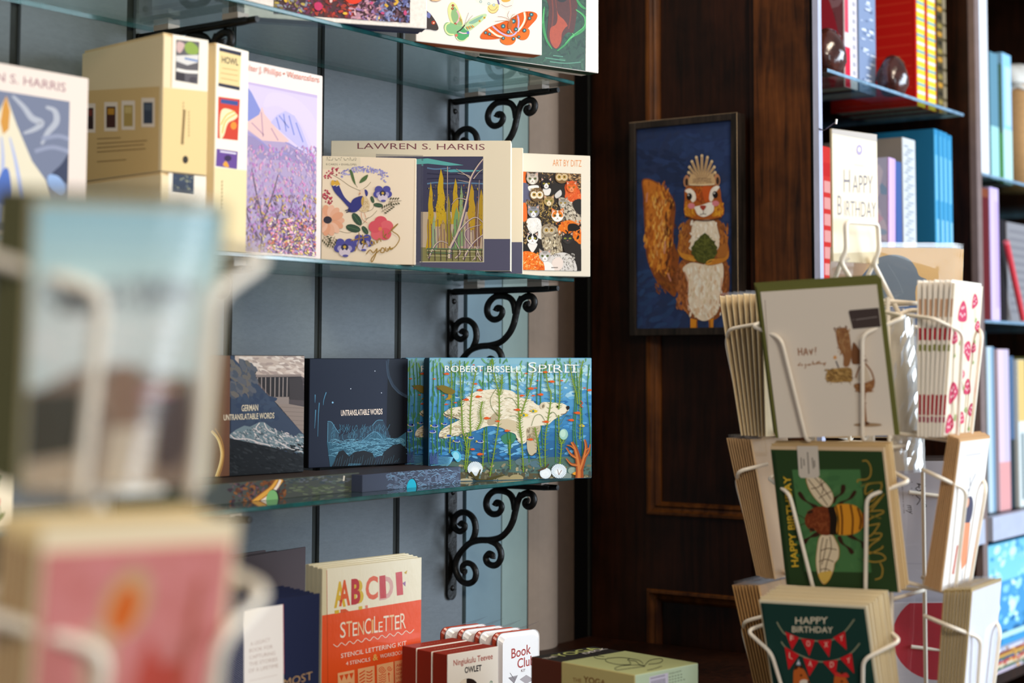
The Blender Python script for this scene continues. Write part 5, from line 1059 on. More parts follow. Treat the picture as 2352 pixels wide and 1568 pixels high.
mb = MB(); mb.add([(w0 * 0.1, 0.004, 0.115), (w0 * 0.5, 0.020, 0.115), (w0 + 0.012, 0.022, 0.124)], [(0, 1, 2)], 'ffffff'); mb.add([(w0 * 0.5, 0.020, 0.115), (w0 * 0.9, 0.028, 0.1145), (w0 + 0.012, 0.022, 0.124)], [(0, 1, 2)], 'ffffff'); mb.build('shrink_film', SLEEVE, tn)
for k, lab in enumerate(('white and red tin second of four, behind the readable book club tin', 'white and red tin third of four, behind the book club tin', 'white and red tin hindmost of four, near the blue wall')): dup(tn, M0 @ T(-0.011 * (k + 1), 0.034 * (k + 1), 0.0), lab)
# yoga deck
F0, R0, L0 = on_z(1458, 1550, 1.02), on_z(1585, 1519.5, 1.02), on_z(1218, 1506, 1.02)
F0.z = R0.z = L0.z = Z4
M0, w0 = frame(L0, F0); ydep = (R0 - F0).length; yh = 1.02 - Z4
yg = thing('card_deck_box', M0, 'large pale green yoga deck box with black and brown end', 'card box')
xs_ = w0 * 0.31
mb = MB(); mb.rbox((xs_, 0, 0), (w0, ydep, yh), 0.0015, 'c3c890', dict(front='c8b878', top='bcc088', right='b9ccb0', back='b9ccb0'))
a = Art(mb, M0, CI, clip=clipbox(w0, yh))
a.text('THE', '8a5a2a', 1258, 1556, 1325, 1566, 30, 0.01); a.text('YOGA', '7a4a22', 1340, 1562, 1512, 1596, 48, 0.02)
t_ = Art(mb, M0, CI, o=(0, 0, yh), e1=(1, 0, 0), e2=(0, 1, 0))
t_.lines('2f3020', 5, [[(1500, 1365), (1425, 1360), (1440, 1378), (1510, 1385), (1530, 1375)], [(1510, 1385), (1520, 1405), (1600, 1425), (1700, 1425), (1690, 1400)], [(1530, 1378), (1620, 1372), (1700, 1380), (1770, 1395), (1800, 1420)], [(1700, 1380), (1680, 1392), (1740, 1400), (1770, 1425), (1810, 1435)], [(1810, 1435), (1850, 1395), (1930, 1380), (1950, 1395), (1920, 1415), (1840, 1425)], [(1580, 1455), (1640, 1435), (1760, 1430), (1815, 1440)], [(1580, 1455), (1600, 1468), (1700, 1455), (1815, 1440)], [(1830, 1470), (1880, 1460), (1945, 1438)]])
mr = Art(mb, M0, CI, o=(w0, 0, 0), e1=(0, 1, 0), e2=(0, 0, 1), clip=clipbox(ydep, yh, 0.001))
mr.poly('c9c4d8', [(1848, 1522), (1992, 1488), (1992, 1640), (1848, 1660)]); mr.lines('2a2840', 5, [[(1866 + k * 14, 1552 - k * 3), (1866 + k * 14, 1640)] for k in range(8)], sm=False); mr.lines('3a3854', 8, [[(1858 + j * 14, 1534 - j * 3.3), (1867 + j * 14, 1532 - j * 3.3)] for j in range(8)], sm=False); mr.text('All rights reserved', '55604c', 1998, 1503, 2092, 1479, 13)
for i, (x1, y1) in enumerate(((2010, 1478), (2110, 1500), (2120, 1518), (2150, 1532))): mr.lines('55604c', 6, [[(1998 + j * 22, 1502 + i * 22 - j * 5.2), (2010 + j * 22, 1499 + i * 22 - j * 5.2)] for j in range(int((x1 - 1998) / 22))], sm=False)
mb.build('sleeve', PRINT, yg)
mb = MB(); mb.rbox((0, 0.0012, 0.001), (xs_ - 0.0004, ydep - 0.0012, yh - 0.0012), 0.0015, '5a2c1e', dict(top='2b2826', front='5a2c1e', left='2b2826'))
t_ = Art(mb, M0, CI, o=(0, 0, yh - 0.0012), e1=(1, 0, 0), e2=(0, 1, 0))
t_.text('THE', 'e8e0d0', 1055, 1385, 1142, 1365, 34, 0.01, up=(-1, -0.16)); t_.text('YOGA', 'c3c878', 1165, 1368, 1485, 1305, 80, 0.01, up=(-1, -0.16)); t_.text('DECK', 'e8ded8', 1360, 1345, 1530, 1305, 36, 0.01, up=(-1, -0.16))
mb.build('inner_box', PRINT, yg)
# glossy wrapped bundle at far left
M0, w0 = frame(at(-120, 1.9, Z4), at(72, 2.02, Z4))
wb = thing('wrapped_pack', M0, 'crinkled silvery cellophane wrapped pink pack at the bottom left edge', 'pack')
mb = MB(); mb.rbox((0, 0, 0), (w0, 0.08, 0.262), 0.008, 'b98a84'); a = Art(mb); a.dabs(['d8a49a', 'e8d0c0', '8a5a5c', 'd8b08a'], 60, 0.005, 0.1, w0 - 0.005, 0.25, 0.004, 0.014, 3, (-60, 60)); mb.build('pack_body', PRINT, wb)
FILM = clear('crinkled_cellophane', (0.95, 0.96, 0.98), 2.2, 0.08, 1.0, 16)
mb = MB(); mb.rbox((-0.003, -0.004, 0), (w0 + 0.003, 0.083, 0.268), 0.009, 'ffffff'); mb.build('cellophane', FILM, wb)
# ------------------------------------------------------------ framed squirrel painting on the panelled side
CK = (1360, 220, 2.7027)
XP = 2.822
M0, w0 = frame(Vector((XP, -0.127, 1.509)), Vector((XP, -0.378, 1.509))); h0 = 0.434
pf = thing('framed_painting', M0, 'framed painting of a crowned squirrel holding a leaf on the dark panel', 'painting')
DKF = wood('worn_dark_frame', '12100e', '3c3129', 7.0)
fw_ = 0.0142
for n_, a_, b_ in (('l', (0, 0), (fw_, h0)), ('r', (w0 - fw_, 0), (w0, h0)), ('t', (fw_, h0 - fw_), (w0 - fw_, h0)), ('b', (fw_, 0), (w0 - fw_, fw_))):
    mb = MB(); mb.rbox((a_[0], 0, a_[1]), (b_[0], 0.034, b_[1]), 0.0012, 'ffffff'); mb.build('frame_bar', DKF, pf)
mb = MB(); mb.tube([(0.0003, 0.0006, h0 - 0.0005), (w0 - 0.0006, 0.0006, h0 - 0.0005), (w0 - 0.0004, 0.0006, 0.001)], 0.0007, 'a38a6c', 6); mb.build('rubbed_edge', MATT, pf)
mb = MB(); mb.box((fw_, 0.007, fw_), (w0 - fw_, 0.02, h0 - fw_), '27365c')
a = Art(mb, M0, CK, o=(0, 0.007, 0), clip=(fw_, fw_, w0 - fw_, h0 - fw_))
a.dabs(['263559', '293a62', '283456', '25335a', '2b3c66'], 420, 250, 140, 880, 1470, 20, 70, 2.2, (-70, 20)); a.dabs(['2a4068', '2c446e'], 40, 260, 1050, 560, 1460, 18, 50, 2.4, (-60, 0)); a.dabs(['222e4e'], 40, 280, 330, 560, 560, 20, 50, 3, (-10, 40))
# tail
a.blob('8a4a1e', [(310, 530), (345, 513), (400, 535), (455, 575), (500, 630), (518, 690), (510, 800), (505, 900), (525, 960), (540, 1010), (530, 1100), (520, 1240), (470, 1215), (410, 1160), (370, 1090), (340, 1000), (330, 880), (322, 740), (318, 620)])
a.blob('c9762a', [(318, 535), (360, 525), (420, 560), (470, 620), (490, 700), (470, 830), (470, 930), (480, 1040), (430, 1080), (370, 1040), (345, 960), (338, 800), (330, 640)])
a.dabs(['d9882f', 'b8641f', 'e09a3c', '8f4a1c', 'c4742a', 'a85a20'], 300, 325, 540, 500, 1120, 10, 30, 4.5, (70, 115), inside=lambda x, y: 322 + max(0, y - 900) * 0.25 < x < 505 - max(0, 640 - y) * 0.6); a.dabs(['eda94a', 'f0bc62', 'd89a5a'], 70, 380, 640, 460, 1000, 9, 24, 5, (75, 110)); a.dabs(['4a2814', '5f3218'], 60, 455, 620, 518, 1200, 9, 26, 5, (75, 110)); a.dabs(['7a4420', '6a3a1c', '94561f'], 60, 400, 1080, 520, 1220, 9, 24, 5, (30, 80)); a.lines('c98a78', 7, [[(345, 600), (338, 660)], [(455, 900), (450, 980)], [(470, 1100), (490, 1150)]])
# lower body, legs
a.blob('8a4f28', [(560, 1020), (620, 1000), (720, 1030), (820, 1010), (850, 1080), (852, 1200), (830, 1300), (780, 1380), (700, 1396), (610, 1370), (560, 1290), (524, 1180), (528, 1080)]); a.dabs(['a86230', '74401f', '9a5a34', 'b5703c'], 120, 528, 1040, 600, 1340, 8, 22, 3, (60, 110)); a.dabs(['a86230', '7a4322'], 50, 805, 1050, 850, 1280, 8, 20, 3, (70, 110))
a.blob('e8d6bd', [(565, 1070), (620, 1035), (720, 1050), (800, 1030), (818, 1090), (805, 1200), (790, 1310), (740, 1380), (680, 1395), (620, 1340), (598, 1260), (600, 1180), (580, 1110)]); a.dabs(['f0e4d0', 'dcc8a8', 'e8d2b8', 'f4ecdc', 'd9b896'], 150, 600, 1060, 800, 1370, 10, 26, 3, (60, 120)); a.lines('c98a6a', 5, [[(575, 1090), (598, 1150), (592, 1220)], [(600, 1240), (590, 1290), (615, 1340)], [(806, 1130), (802, 1200), (792, 1290)]])
a.poly('d98a22', [(612, 1378), (655, 1392), (655, 1460), (612, 1460)]); a.poly('cf8422', [(726, 1388), (756, 1380), (754, 1460), (730, 1460)]); a.lines('8a4a14', 6, [[(652, 1395), (650, 1458)], [(732, 1392), (735, 1458)]], sm=False)
# chest, arms
a.blob('8f5228', [(580, 790), (620, 760), (700, 755), (790, 770), (820, 830), (845, 920), (850, 980), (800, 1030), (740, 1045), (640, 1030), (560, 1000), (530, 960), (545, 890)]); a.blob('e8d8c0', [(632, 785), (690, 770), (760, 775), (785, 840), (795, 900), (775, 960), (700, 985), (620, 960), (598, 930), (615, 860)]); a.dabs(['f2e8d8', 'dcc8ac', 'e6d4bc'], 90, 615, 785, 785, 930, 9, 22, 2.6, (50, 130)); a.dabs(['a8642c', '7a4420', 'bd7a30', '94541f'], 110, 540, 800, 610, 990, 9, 24, 3.5, (70, 120)); a.dabs(['a8642c', '7a4420', 'b8702c'], 90, 795, 800, 845, 990, 9, 22, 3.5, (60, 100))
a.blob('c9842c', [(532, 950), (560, 975), (600, 985), (640, 1000), (645, 1025), (600, 1022), (555, 1000)]); a.blob('c07a2a', [(850, 960), (830, 1000), (780, 1010), (720, 1025), (705, 1045), (740, 1052), (810, 1035), (848, 1005)]); a.blob('a8662a', [(800, 930), (840, 930), (840, 990), (790, 1005), (775, 985)])
# leaf
L = [(703, 850)]
for i in range(1, 11): L.append((703 + 76 * sin(pi * min(1, i / 11) * 0.92) + (5 if i % 2 else -3), 850 + i * 18))
L += [(700, 1042)]
for i in range(10, 0, -1): L.append((701 - 82 * sin(pi * min(1, i / 11) * 0.92) - (5 if i % 2 else -3), 852 + i * 18))
a.poly('4a4e1c', L); a.lines('6a6c2c', 4, [[(703, 865), (698, 1030)]] + [[(700, 900 + i * 26), (700 + sg * 48, 880 + i * 26)] for i in range(5) for sg in (-1, 1)]); a.dabs(['575a22', '3c4018', '62652a'], 60, 640, 900, 765, 1010, 8, 18, 3, (20, 160)); a.lines('d99a3a', 7, [[(600, 1005), (628, 1012), (646, 1020)], [(610, 1018), (640, 1028)], [(712, 1035), (735, 1020), (765, 1015)], [(712, 1048), (745, 1036)]])
# head
a.blob('a8581f', [(580, 580), (620, 555), (700, 552), (780, 556), (800, 590), (805, 640), (822, 700), (812, 745), (750, 764), (690, 768), (620, 762), (580, 740), (574, 690), (578, 640)]); a.dabs(['d08a22', 'c97a1e', 'dd9c2c', 'b5651c'], 130, 580, 670, 640, 750, 7, 16, 3, (40, 130)); a.dabs(['d08a22', 'c97a1e', 'e0a02c', 'b5651c'], 130, 745, 670, 815, 745, 7, 16, 3, (40, 130)); a.dabs(['b8521c', 'a2481a', 'cf6a22', '8f3f18'], 130, 640, 560, 745, 660, 8, 18, 3, (60, 120)); a.blob('c4551f', [(690, 560), (735, 556), (740, 600), (715, 660), (695, 640)])
a.blob('efe4d4', [(580, 590), (610, 575), (640, 600), (648, 640), (625, 660), (600, 610)]); a.blob('efe4d4', [(795, 566), (770, 560), (740, 585), (730, 640), (748, 655), (772, 600)]); a.blob('f0e6d8', [(640, 690), (680, 680), (745, 660), (760, 690), (750, 725), (700, 752), (660, 738), (645, 710)])
a.ell('d9808a', 620, 684, 22, 18); a.ell('d9808a', 770, 668, 22, 17); a.ell('1c130f', 607, 626, 17, 22, 8); a.ell('1c130f', 768, 614, 17, 22, -8); a.ell('f0eee8', 602, 617, 4); a.ell('f0eee8', 763, 605, 4); a.blob('a03a2a', [(672, 688), (692, 680), (712, 686), (694, 712)]); a.lines('4a2a1c', 4, [[(693, 712), (693, 732), (672, 738)], [(693, 732), (712, 736)]]); a.line('5a2f16', 7, [(582, 745), (640, 768), (720, 774), (806, 758)])
for x, y in ((590, 530), (780, 522)): a.ell('b8805a', x, y, 19, 38, 4 if x < 650 else -4); a.ell('3a2a24', x + (3 if x > 650 else 1), y + 6, 10, 24)
# crown
for i in range(9):
    t = radians(-62 + i * 15.5); L_ = (135 if 2 < i < 6 else 118) * (1 if i % 2 == 0 else 0.92); L_ = 95 + 60 * cos(t) ** 2
    x1, y1 = 686 + L_ * sin(t) * 0.86, 528 - L_ * cos(t); a.line('c9a578', 15, [(686 + 34 * sin(t), 528 - 20 * cos(t)), (x1, y1)], sm=False); a.ell('d9bd92', x1, y1, 8.5, 10); a.line('7a5a40', 2.5, [(686 + 34 * sin(t), 526 - 20 * cos(t)), (x1, y1 + 4)], sm=False)
a.blob('c9a578', [(606, 552), (612, 500), (632, 488), (660, 515), (686, 505), (712, 515), (740, 486), (760, 498), (766, 550), (690, 556)]); a.lines('6a4f3a', 3, [[(630, 540 - k * 10), (685, 530 - k * 9), (742, 538 - k * 10)] for k in range(3)]); a.dabs(['8a6a50'], 24, 628, 510, 745, 545, 2, 4, 1); a.line('e0c8a0', 8, [(608, 552), (690, 554), (766, 549)])
mb.build('canvas', PAINT, pf)
# ------------------------------------------------------------ wire card rack on the right
CL, CM, CN, CO = (1840, 240, 3.408), (1620, 600, 3.2131), (1620, 960, 3.2131), (1620, 1280, 3.2131)
def pose(x, y, z, ang, lean, roll=0.0):
    return Matrix.Translation((x, y, z)) @ Matrix.Rotation(radians(ang), 4, 'Z') @ Matrix.Rotation(radians(lean), 4, 'X') @ Matrix.Rotation(radians(roll), 4, 'Y')
def card(name, M, w, h, label, cat='greeting card', face='efe6d8', env=None, sleeve=False, draw=None, back=None, group=None, envgrow=(0.006, 0.004), t=0.0013, mats=None, edge=None):
    """folded card, outer face towards local -y, its envelope behind and a clear sleeve round both; origin at bottom centre"""
    root = thing(name, M, label, cat, group)
    mb = MB(); mb.box((-w / 2, 0, 0), (w / 2, t, h), face, cols=edge)
    if draw: draw(mb, M, w, h)
    if back: back(mb, M, w, h, t)
    mb.build('folded_card', mats or PRINT, root)
    te = t
    if env:
        gx, gz = envgrow
        mb = MB(); mb.box((-w / 2 - gx * 0.4, t + 0.0003, 0.0), (w / 2 + gx * 0.6, t + 0.0015, h + gz), env); mb.build('envelope', MATT, root); te = t + 0.0016
    if sleeve:
        mb = MB(); g = 0.0022
        x0, x1, y0, y1, z1 = -w / 2 - g, w / 2 + g, -0.0007, te + 0.0008, h + 0.009
        mb.add([(x0, (y0 + y1) / 2, 0), (x0 + g, y0, 0), (x1 - g, y0, 0), (x1, (y0 + y1) / 2, 0), (x1 - g, y1, 0), (x0 + g, y1, 0)] + [(x0, (y0 + y1) / 2, z1), (x0 + g, y0, z1 - 0.004), (x1 - g, y0, z1 - 0.004), (x1, (y0 + y1) / 2, z1), (x1 - g, y1, z1), (x0 + g, y1, z1)],
               [(i, (i + 1) % 6, 6 + (i + 1) % 6, 6 + i) for i in (1, 4)], 'ffffff')
        mb.build('clear_sleeve', SLEEVE, root)
    return root
def cb(w, h, m=0.0006): return (-w / 2 + m, m, w / 2 - m, h - m)
AX, AY = 2.225, -0.925
rk = thing('card_rack', T(AX, AY, 0), 'white wire spinning card rack in front of the bookcase', 'card rack')
RKI = T(-AX, -AY, 0)
mb = MB(); mb.lathe([(0.11, 0.0), (0.11, 0.012), (0.06, 0.03), (0.02, 0.05)], 'efe3d0', 32); mb.build('base', WIRE, rk)
mb = MB(); mb.tube([(0, 0, 0.03), (0, 0, 1.50)], 0.009, 'efe3d0', 12); mb.build('pole', WIRE, rk)
RC = 0.058
for sx, sy in ((1, 1), (1, -1), (-1, 1), (-1, -1)):
    mb = MB(); mb.tube([(sx * RC, sy * RC, 0.35), (sx * RC, sy * RC, 1.545)], 0.0032, 'efe3d0', 8); mb.build('upright_wire', WIRE, rk)
for z in (0.36, 0.70, 0.915, 1.125, 1.335, 1.54):
    mb = MB(); mb.tube([(RC, RC, z), (-RC, RC, z), (-RC, -RC, z), (RC, -RC, z)], 0.003, 'efe3d0', 8, closed=True)
    mb.tube([(RC, RC, z), (-RC, -RC, z)], 0.003, 'efe3d0', 8); mb.build('cross_wire', WIRE, rk)
def rounded(pts, r=0.010):
    out = [Vector(pts[0])]
    for i in range(1, len(pts) - 1):
        p = Vector(pts[i]); a = Vector(pts[i - 1]) - p; b = Vector(pts[i + 1]) - p
        ra = min(r, a.length * 0.45); rb = min(r, b.length * 0.45)
        A, B = p + a.normalized() * ra, p + b.normalized() * rb
        out += [A * (1 - t) ** 2 + p * 2 * t * (1 - t) + B * t * t for t in (0, 0.25, 0.5, 0.75, 1)]
    return out + [Vector(pts[-1])]
def pocket(root, Mi, M, hw, ht, xf, xb, deep, r=0.0028, front=-0.007, bx=None, reach=0.03, xr=None):
    """wire pocket: two front wires, bent out round the cards and back to the frame. hw = how far the side bend sticks out, deep = stack depth"""
    Mm = Mi @ M
    for sg in (-1, 1):
        if sg == 1 and xr: xf, xb = xr
        P = [(sg * xb, deep + 0.03, -0.004), (sg * xb, front + 0.001, -0.006), (sg * xf, front - 0.001, ht - 0.012), (sg * hw, front + 0.028, ht + 0.004), (sg * hw * 0.62, deep + reach, ht + 0.006)]
        mb = MB(); mb.tube([Mm @ p for p in rounded(P, 0.012)], r, 'efe3d0', 10); mb.build('pocket_wire', WIRE, root)

# front pockets ----------------------------------------------------------
OLV = '6b6b35'
MH = pose(2.1005, -0.9322, 1.3511, -82.2, 12.5, -2.4)
def d_hay(mb, M, w, h):
    a = Art(mb, M, CM, o=(0, 0, 0), clip=cb(w, h))
    a.line('b7a596', 6, [(440, 285), (500, 1290)], sm=False)
    a.lines('a06a48', 9, [[(685, 640), (690, 695)], [(710, 638), (714, 692)], [(686, 668), (712, 664)], [(728, 695), (740, 640), (756, 692)], [(732, 675), (752, 672)], [(768, 650), (778, 678), (792, 645)], [(792, 645), (780, 690)], [(815, 632), (812, 672)], [(812, 684), (813, 688)]], k=3)
    a.lines('a8764f', 6, [[(682, 770), (690, 760), (694, 772), (700, 745)], [(706, 770), (716, 758), (714, 772)], [(732, 768), (742, 758), (740, 782), (732, 790)], [(752, 766), (764, 758), (762, 770), (776, 756), (778, 768)], [(792, 762), (794, 735), (800, 762), (812, 752), (818, 760), (828, 738), (830, 760), (842, 735), (846, 758), (858, 750), (868, 758), (880, 748), (876, 772), (890, 744)]], k=3)
    B1, B2 = '9a6a44', '7d5234'
    a.blob(B1, [(965, 510), (1000, 490), (1045, 495), (1065, 545), (1075, 620), (1080, 690), (1060, 770), (1020, 770), (1018, 700), (985, 640), (968, 570)]); a.dabs(['a8784e', '8a5c3c', 'b58a5c'], 60, 975, 510, 1065, 690, 8, 20, 3, (50, 120))
    a.lines(B2, 7, [[(962, 520), (950, 490), (968, 500), (985, 485)], [(1000, 495), (992, 478)], [(1040, 500), (1035, 475), (1048, 490)]]); a.blob(B2, [(1090, 600), (1130, 640), (1160, 700), (1180, 740), (1120, 760), (1080, 740)]); a.lines(B2, 5, [[(1130, 650), (1155, 660)], [(1150, 690), (1180, 700)], [(1160, 720), (1200, 740)], [(1170, 735), (1195, 720)]])
    a.blob('b08a50', [(890, 860), (905, 805), (960, 790), (1070, 785), (1085, 840), (1080, 885), (1010, 890), (960, 895), (905, 885)]); a.dabs(['c9a060', '8a6638', 'a37c44', '6f4f30'], 150, 895, 795, 1082, 890, 8, 22, 4, (-20, 60)); a.lines('8a6a44', 3, [[(930, 890), (925, 910)], [(1000, 890), (1010, 905)], [(1060, 885), (1075, 910)], [(895, 830), (888, 850)]])
    a.line('5a5058', 9, [(965, 735), (985, 785)]); a.ell('e0a060', 958, 708, 12, 14)
    a.lines(B1, 11, [[(1165, 740), (1130, 800), (1110, 860)], [(1180, 750), (1225, 810), (1245, 870)]]); a.blob(B1, [(1100, 930), (1105, 905), (1180, 895), (1220, 880), (1250, 870), (1245, 930), (1200, 965), (1140, 970)]); a.poly('d9c9b2', [(1115, 870), (1165, 770), (1185, 770), (1225, 880), (1170, 890)]); a.dabs(['b58456', '8a5a38'], 50, 1110, 905, 1235, 960, 8, 20, 3, (-20, 30))
    a.poly(B1, [(1145, 965), (1185, 965), (1180, 1030), (1195, 1195), (1165, 1195), (1160, 1050)]); a.lines(B2, 6, [[(1150, 1045), (1190, 1045)], [(1172, 970), (1170, 1190)]], sm=False); a.ell('a98c6c', 1200, 1205, 105, 14); a.ell('6a4a34', 1180, 1195, 34, 14)
    a.poly('4b3f3c', [(1058, 372), (1066, 360), (1420, 330), (1420, 470), (1090, 498)]); a.lines('a59a94', 4, [[(1088, 434), (1096, 428)], [(1112, 430), (1270, 408)]], sm=False)
hay = card('greeting_card', MH, 0.167, 0.2087, 'cream hay birthday card with olive envelope, front pocket of top rack tier', face='e9dccb', env=OLV, draw=d_hay, group=None, envgrow=(0.012, 0.008))
for k, lab in enumerate(('olive enveloped card right behind the hay birthday card', 'olive enveloped card third back behind the hay birthday card', 'olive enveloped card hindmost behind the hay birthday card')):
    dup(hay, MH @ T(-0.003 * (k + 1), 0.0055 * (k + 1), 0.001 * (k + 1)) @ Matrix.Rotation(radians(0.2 * (k + 1)), 4, 'X'), lab, 'olive enveloped cards in the top front pocket')
pocket(rk, RKI, MH, 0.112, 0.155, 0.058, 0.040, 0.03)
MBE = pose(2.117, -0.9305, 1.1414, -93.0, 10.0, -1.1)
def d_bee(mb, M, w, h):
    a = Art(mb, M, CN, o=(0, 0, 0), clip=cb(w, h, 0.0002))
    a.line('24391f', 26, [(500, 250), (620, 1290)], sm=False)
    a.poly('4c7a48', [(640, 380), (1142, 378), (1226, 1138), (732, 1130)]); a.dabs(['527f4c', '467244'], 50, 670, 420, 1190, 1100, 20, 60, 2.5)
    DK, RB = '3b2418', '7a3a1e'
    for p, wd in (([(690, 545), (730, 600), (790, 640), (830, 665)], 26), ([(720, 925), (770, 880), (840, 850)], 30), ([(1020, 490), (1010, 550), (960, 590), (935, 625)], 30), ([(1110, 535), (1070, 590), (1010, 620), (985, 645)], 24), ([(985, 870), (1010, 920), (1060, 960), (1090, 1000)], 28), ([(1050, 860), (1110, 890), (1160, 920), (1170, 960)], 24)): a.line(DK, wd, p, taper=lambda t: 0.8 + 0.4 * sin(3 * pi * t))
    a.lines(DK, 5, [[(740, 745), (700, 720), (660, 708)], [(740, 775), (700, 790), (670, 812)]])
    for P, V in (([(750, 440), (800, 420), (855, 450), (905, 500), (940, 560), (942, 610), (915, 650), (880, 650), (830, 610), (790, 560), (760, 500)], [[(760, 450), (830, 540), (905, 645)], [(800, 430), (860, 500), (930, 600)], [(780, 520), (830, 510), (880, 470)], [(840, 590), (890, 560), (930, 540)], [(850, 455), (870, 520), (860, 560)]]),
                 ([(850, 870), (930, 860), (960, 900), (985, 960), (982, 1030), (955, 1070), (945, 1120), (915, 1190), (875, 1222), (840, 1170), (820, 1080), (825, 980)], [[(870, 880), (850, 1000), (850, 1180)], [(920, 870), (930, 960), (900, 1060), (870, 1200)], [(850, 980), (900, 960), (970, 970)], [(840, 1060), (890, 1040), (950, 1060)], [(845, 1120), (890, 1110), (930, 1130)], [(900, 890), (880, 1000), (860, 1080)]])):
        a.blob('a8742a', [(x + (x - 880) * 0.05, y + (y - (560 if y < 700 else 1030)) * 0.03) for x, y in P]); a.blob('e9d5b2', P); a.lines('5a3a22', 6, V)
    a.blob('e0b858', [(835, 1150), (890, 1130), (935, 1130), (915, 1190), (875, 1220)])
    a.blob(RB, [(735, 745), (760, 690), (820, 655), (905, 660), (925, 740), (930, 850), (860, 860), (800, 820), (750, 800)]); a.dabs(['8a4524', '6a2f18', '94502c'], 110, 760, 680, 915, 840, 6, 12, 2); a.ell(DK, 775, 692, 24, 12, -20); a.ell(DK, 790, 822, 22, 12, 20)
    a.poly('241a12', [(905, 655), (960, 650), (975, 740), (975, 860), (920, 860), (922, 740)]); a.blob('e0962a', [(960, 648), (1050, 632), (1130, 660), (1170, 740), (1165, 800), (1110, 850), (1010, 862), (970, 840), (978, 740)]); a.lines('5a2a14', 13, [[(1000, 640), (1012, 740), (1010, 860)], [(1072, 636), (1090, 740), (1085, 858)], [(1125, 660), (1150, 745), (1140, 820)]]); a.lines('3a2012', 9, [[(965, 645), (985, 745), (980, 858)]]); a.poly('9a4524', [(1162, 690), (1220, 745), (1165, 810)])
    a.text('HAPPY BIRTHDAY', 'e3b93a', 690, 1095, 628, 425, 50, 0.02, up=(-1, 0.05))
    g = 'ab8a3a'
    a.lines(g, 10, [[(1160, 315), (1195, 315), (1222, 360), (1220, 420), (1190, 450), (1130, 455), (1125, 475)], [(1240, 530), (1185, 560), (1190, 500), (1230, 480), (1300, 480), (1290, 540), (1230, 610), (1180, 600)], [(1185, 610), (1210, 660), (1290, 590), (1320, 560), (1225, 680), (1190, 690)], [(1190, 690), (1300, 680), (1310, 700), (1220, 740), (1190, 790), (1290, 775)], [(1290, 775), (1240, 850), (1200, 880), (1215, 900), (1290, 880), (1300, 850), (1250, 850)], [(1290, 890), (1220, 940), (1200, 1000), (1300, 960), (1310, 940)], [(1165, 1040), (1250, 1060), (1330, 1040), (1300, 1000), (1210, 985), (1195, 950)], [(1290, 1065), (1310, 1110), (1300, 1170), (1255, 1190)]], k=6)
    a.lines('7a7030', 8, [[(1150, 500), (1200, 480), (1310, 470)], [(1180, 700), (1240, 720), (1300, 740)]])
bee = card('greeting_card', MBE, 0.1745, 0.1944, 'dark green honey bee birthday card with white paper sticker, middle front pocket', face='2f4626', env='d8bd98', draw=d_bee, envgrow=(0.004, 0.0045), edge=dict(right='d9c2a4', top='cbb08a', left='24381c'))
mb = MB(); a = Art(mb, MBE, CN, base=6e-4); a.poly('d9cdbd', [(678, 205), (832, 205), (845, 420), (828, 440), (708, 440), (692, 420)]); a.lines('6a6058', 7, [[(708, 290), (712, 372)], [(728, 300), (732, 350)], [(756, 250), (766, 410)], [(790, 290), (800, 372)], [(806, 310), (810, 360)]], sm=False); mb.build('paper_sticker', MATT, bee)
def plain_stack(src, M0, n, dy, label_fn, group, face, env, w, h, sleeve=False, dz=0.0, dl=0.0, name='greeting_card', edge=None, seed=1, dx=0.0):
    random.seed(seed)
    first = None
    for k in range(n):
        M = M0 @ T(dx * k + random.uniform(-0.001, 0.001), dy * k, dz * k + random.uniform(-0.001, 0.001)) @ Matrix.Rotation(radians(dl * k), 4, 'X')
        if first is None: first = card(name, M, w, h, label_fn(k), face=face, env=env, sleeve=sleeve, group=group, edge=edge)
        else: dup(first, M, label_fn(k))
ORD = ['second', 'third', 'fourth', 'fifth', 'sixth', 'seventh', 'eighth', 'ninth', 'tenth', 'eleventh', 'twelfth']
plain_stack(None, MBE @ T(0.001, 0.0050, 0.002), 5, 0.0045, lambda k: 'card with kraft cream envelope, %s back in the bee card pocket' % ORD[k], 'cards behind the bee card', 'd8c3a2', 'c7a878', 0.1745, 0.1950, dz=0.0006, dl=0.2)
pocket(rk, RKI, MBE, 0.112, 0.145, 0.060, 0.040, 0.03)
MFO = pose(2.1213, -0.9117, 0.9261, -83.7, 18.4, -0.9)
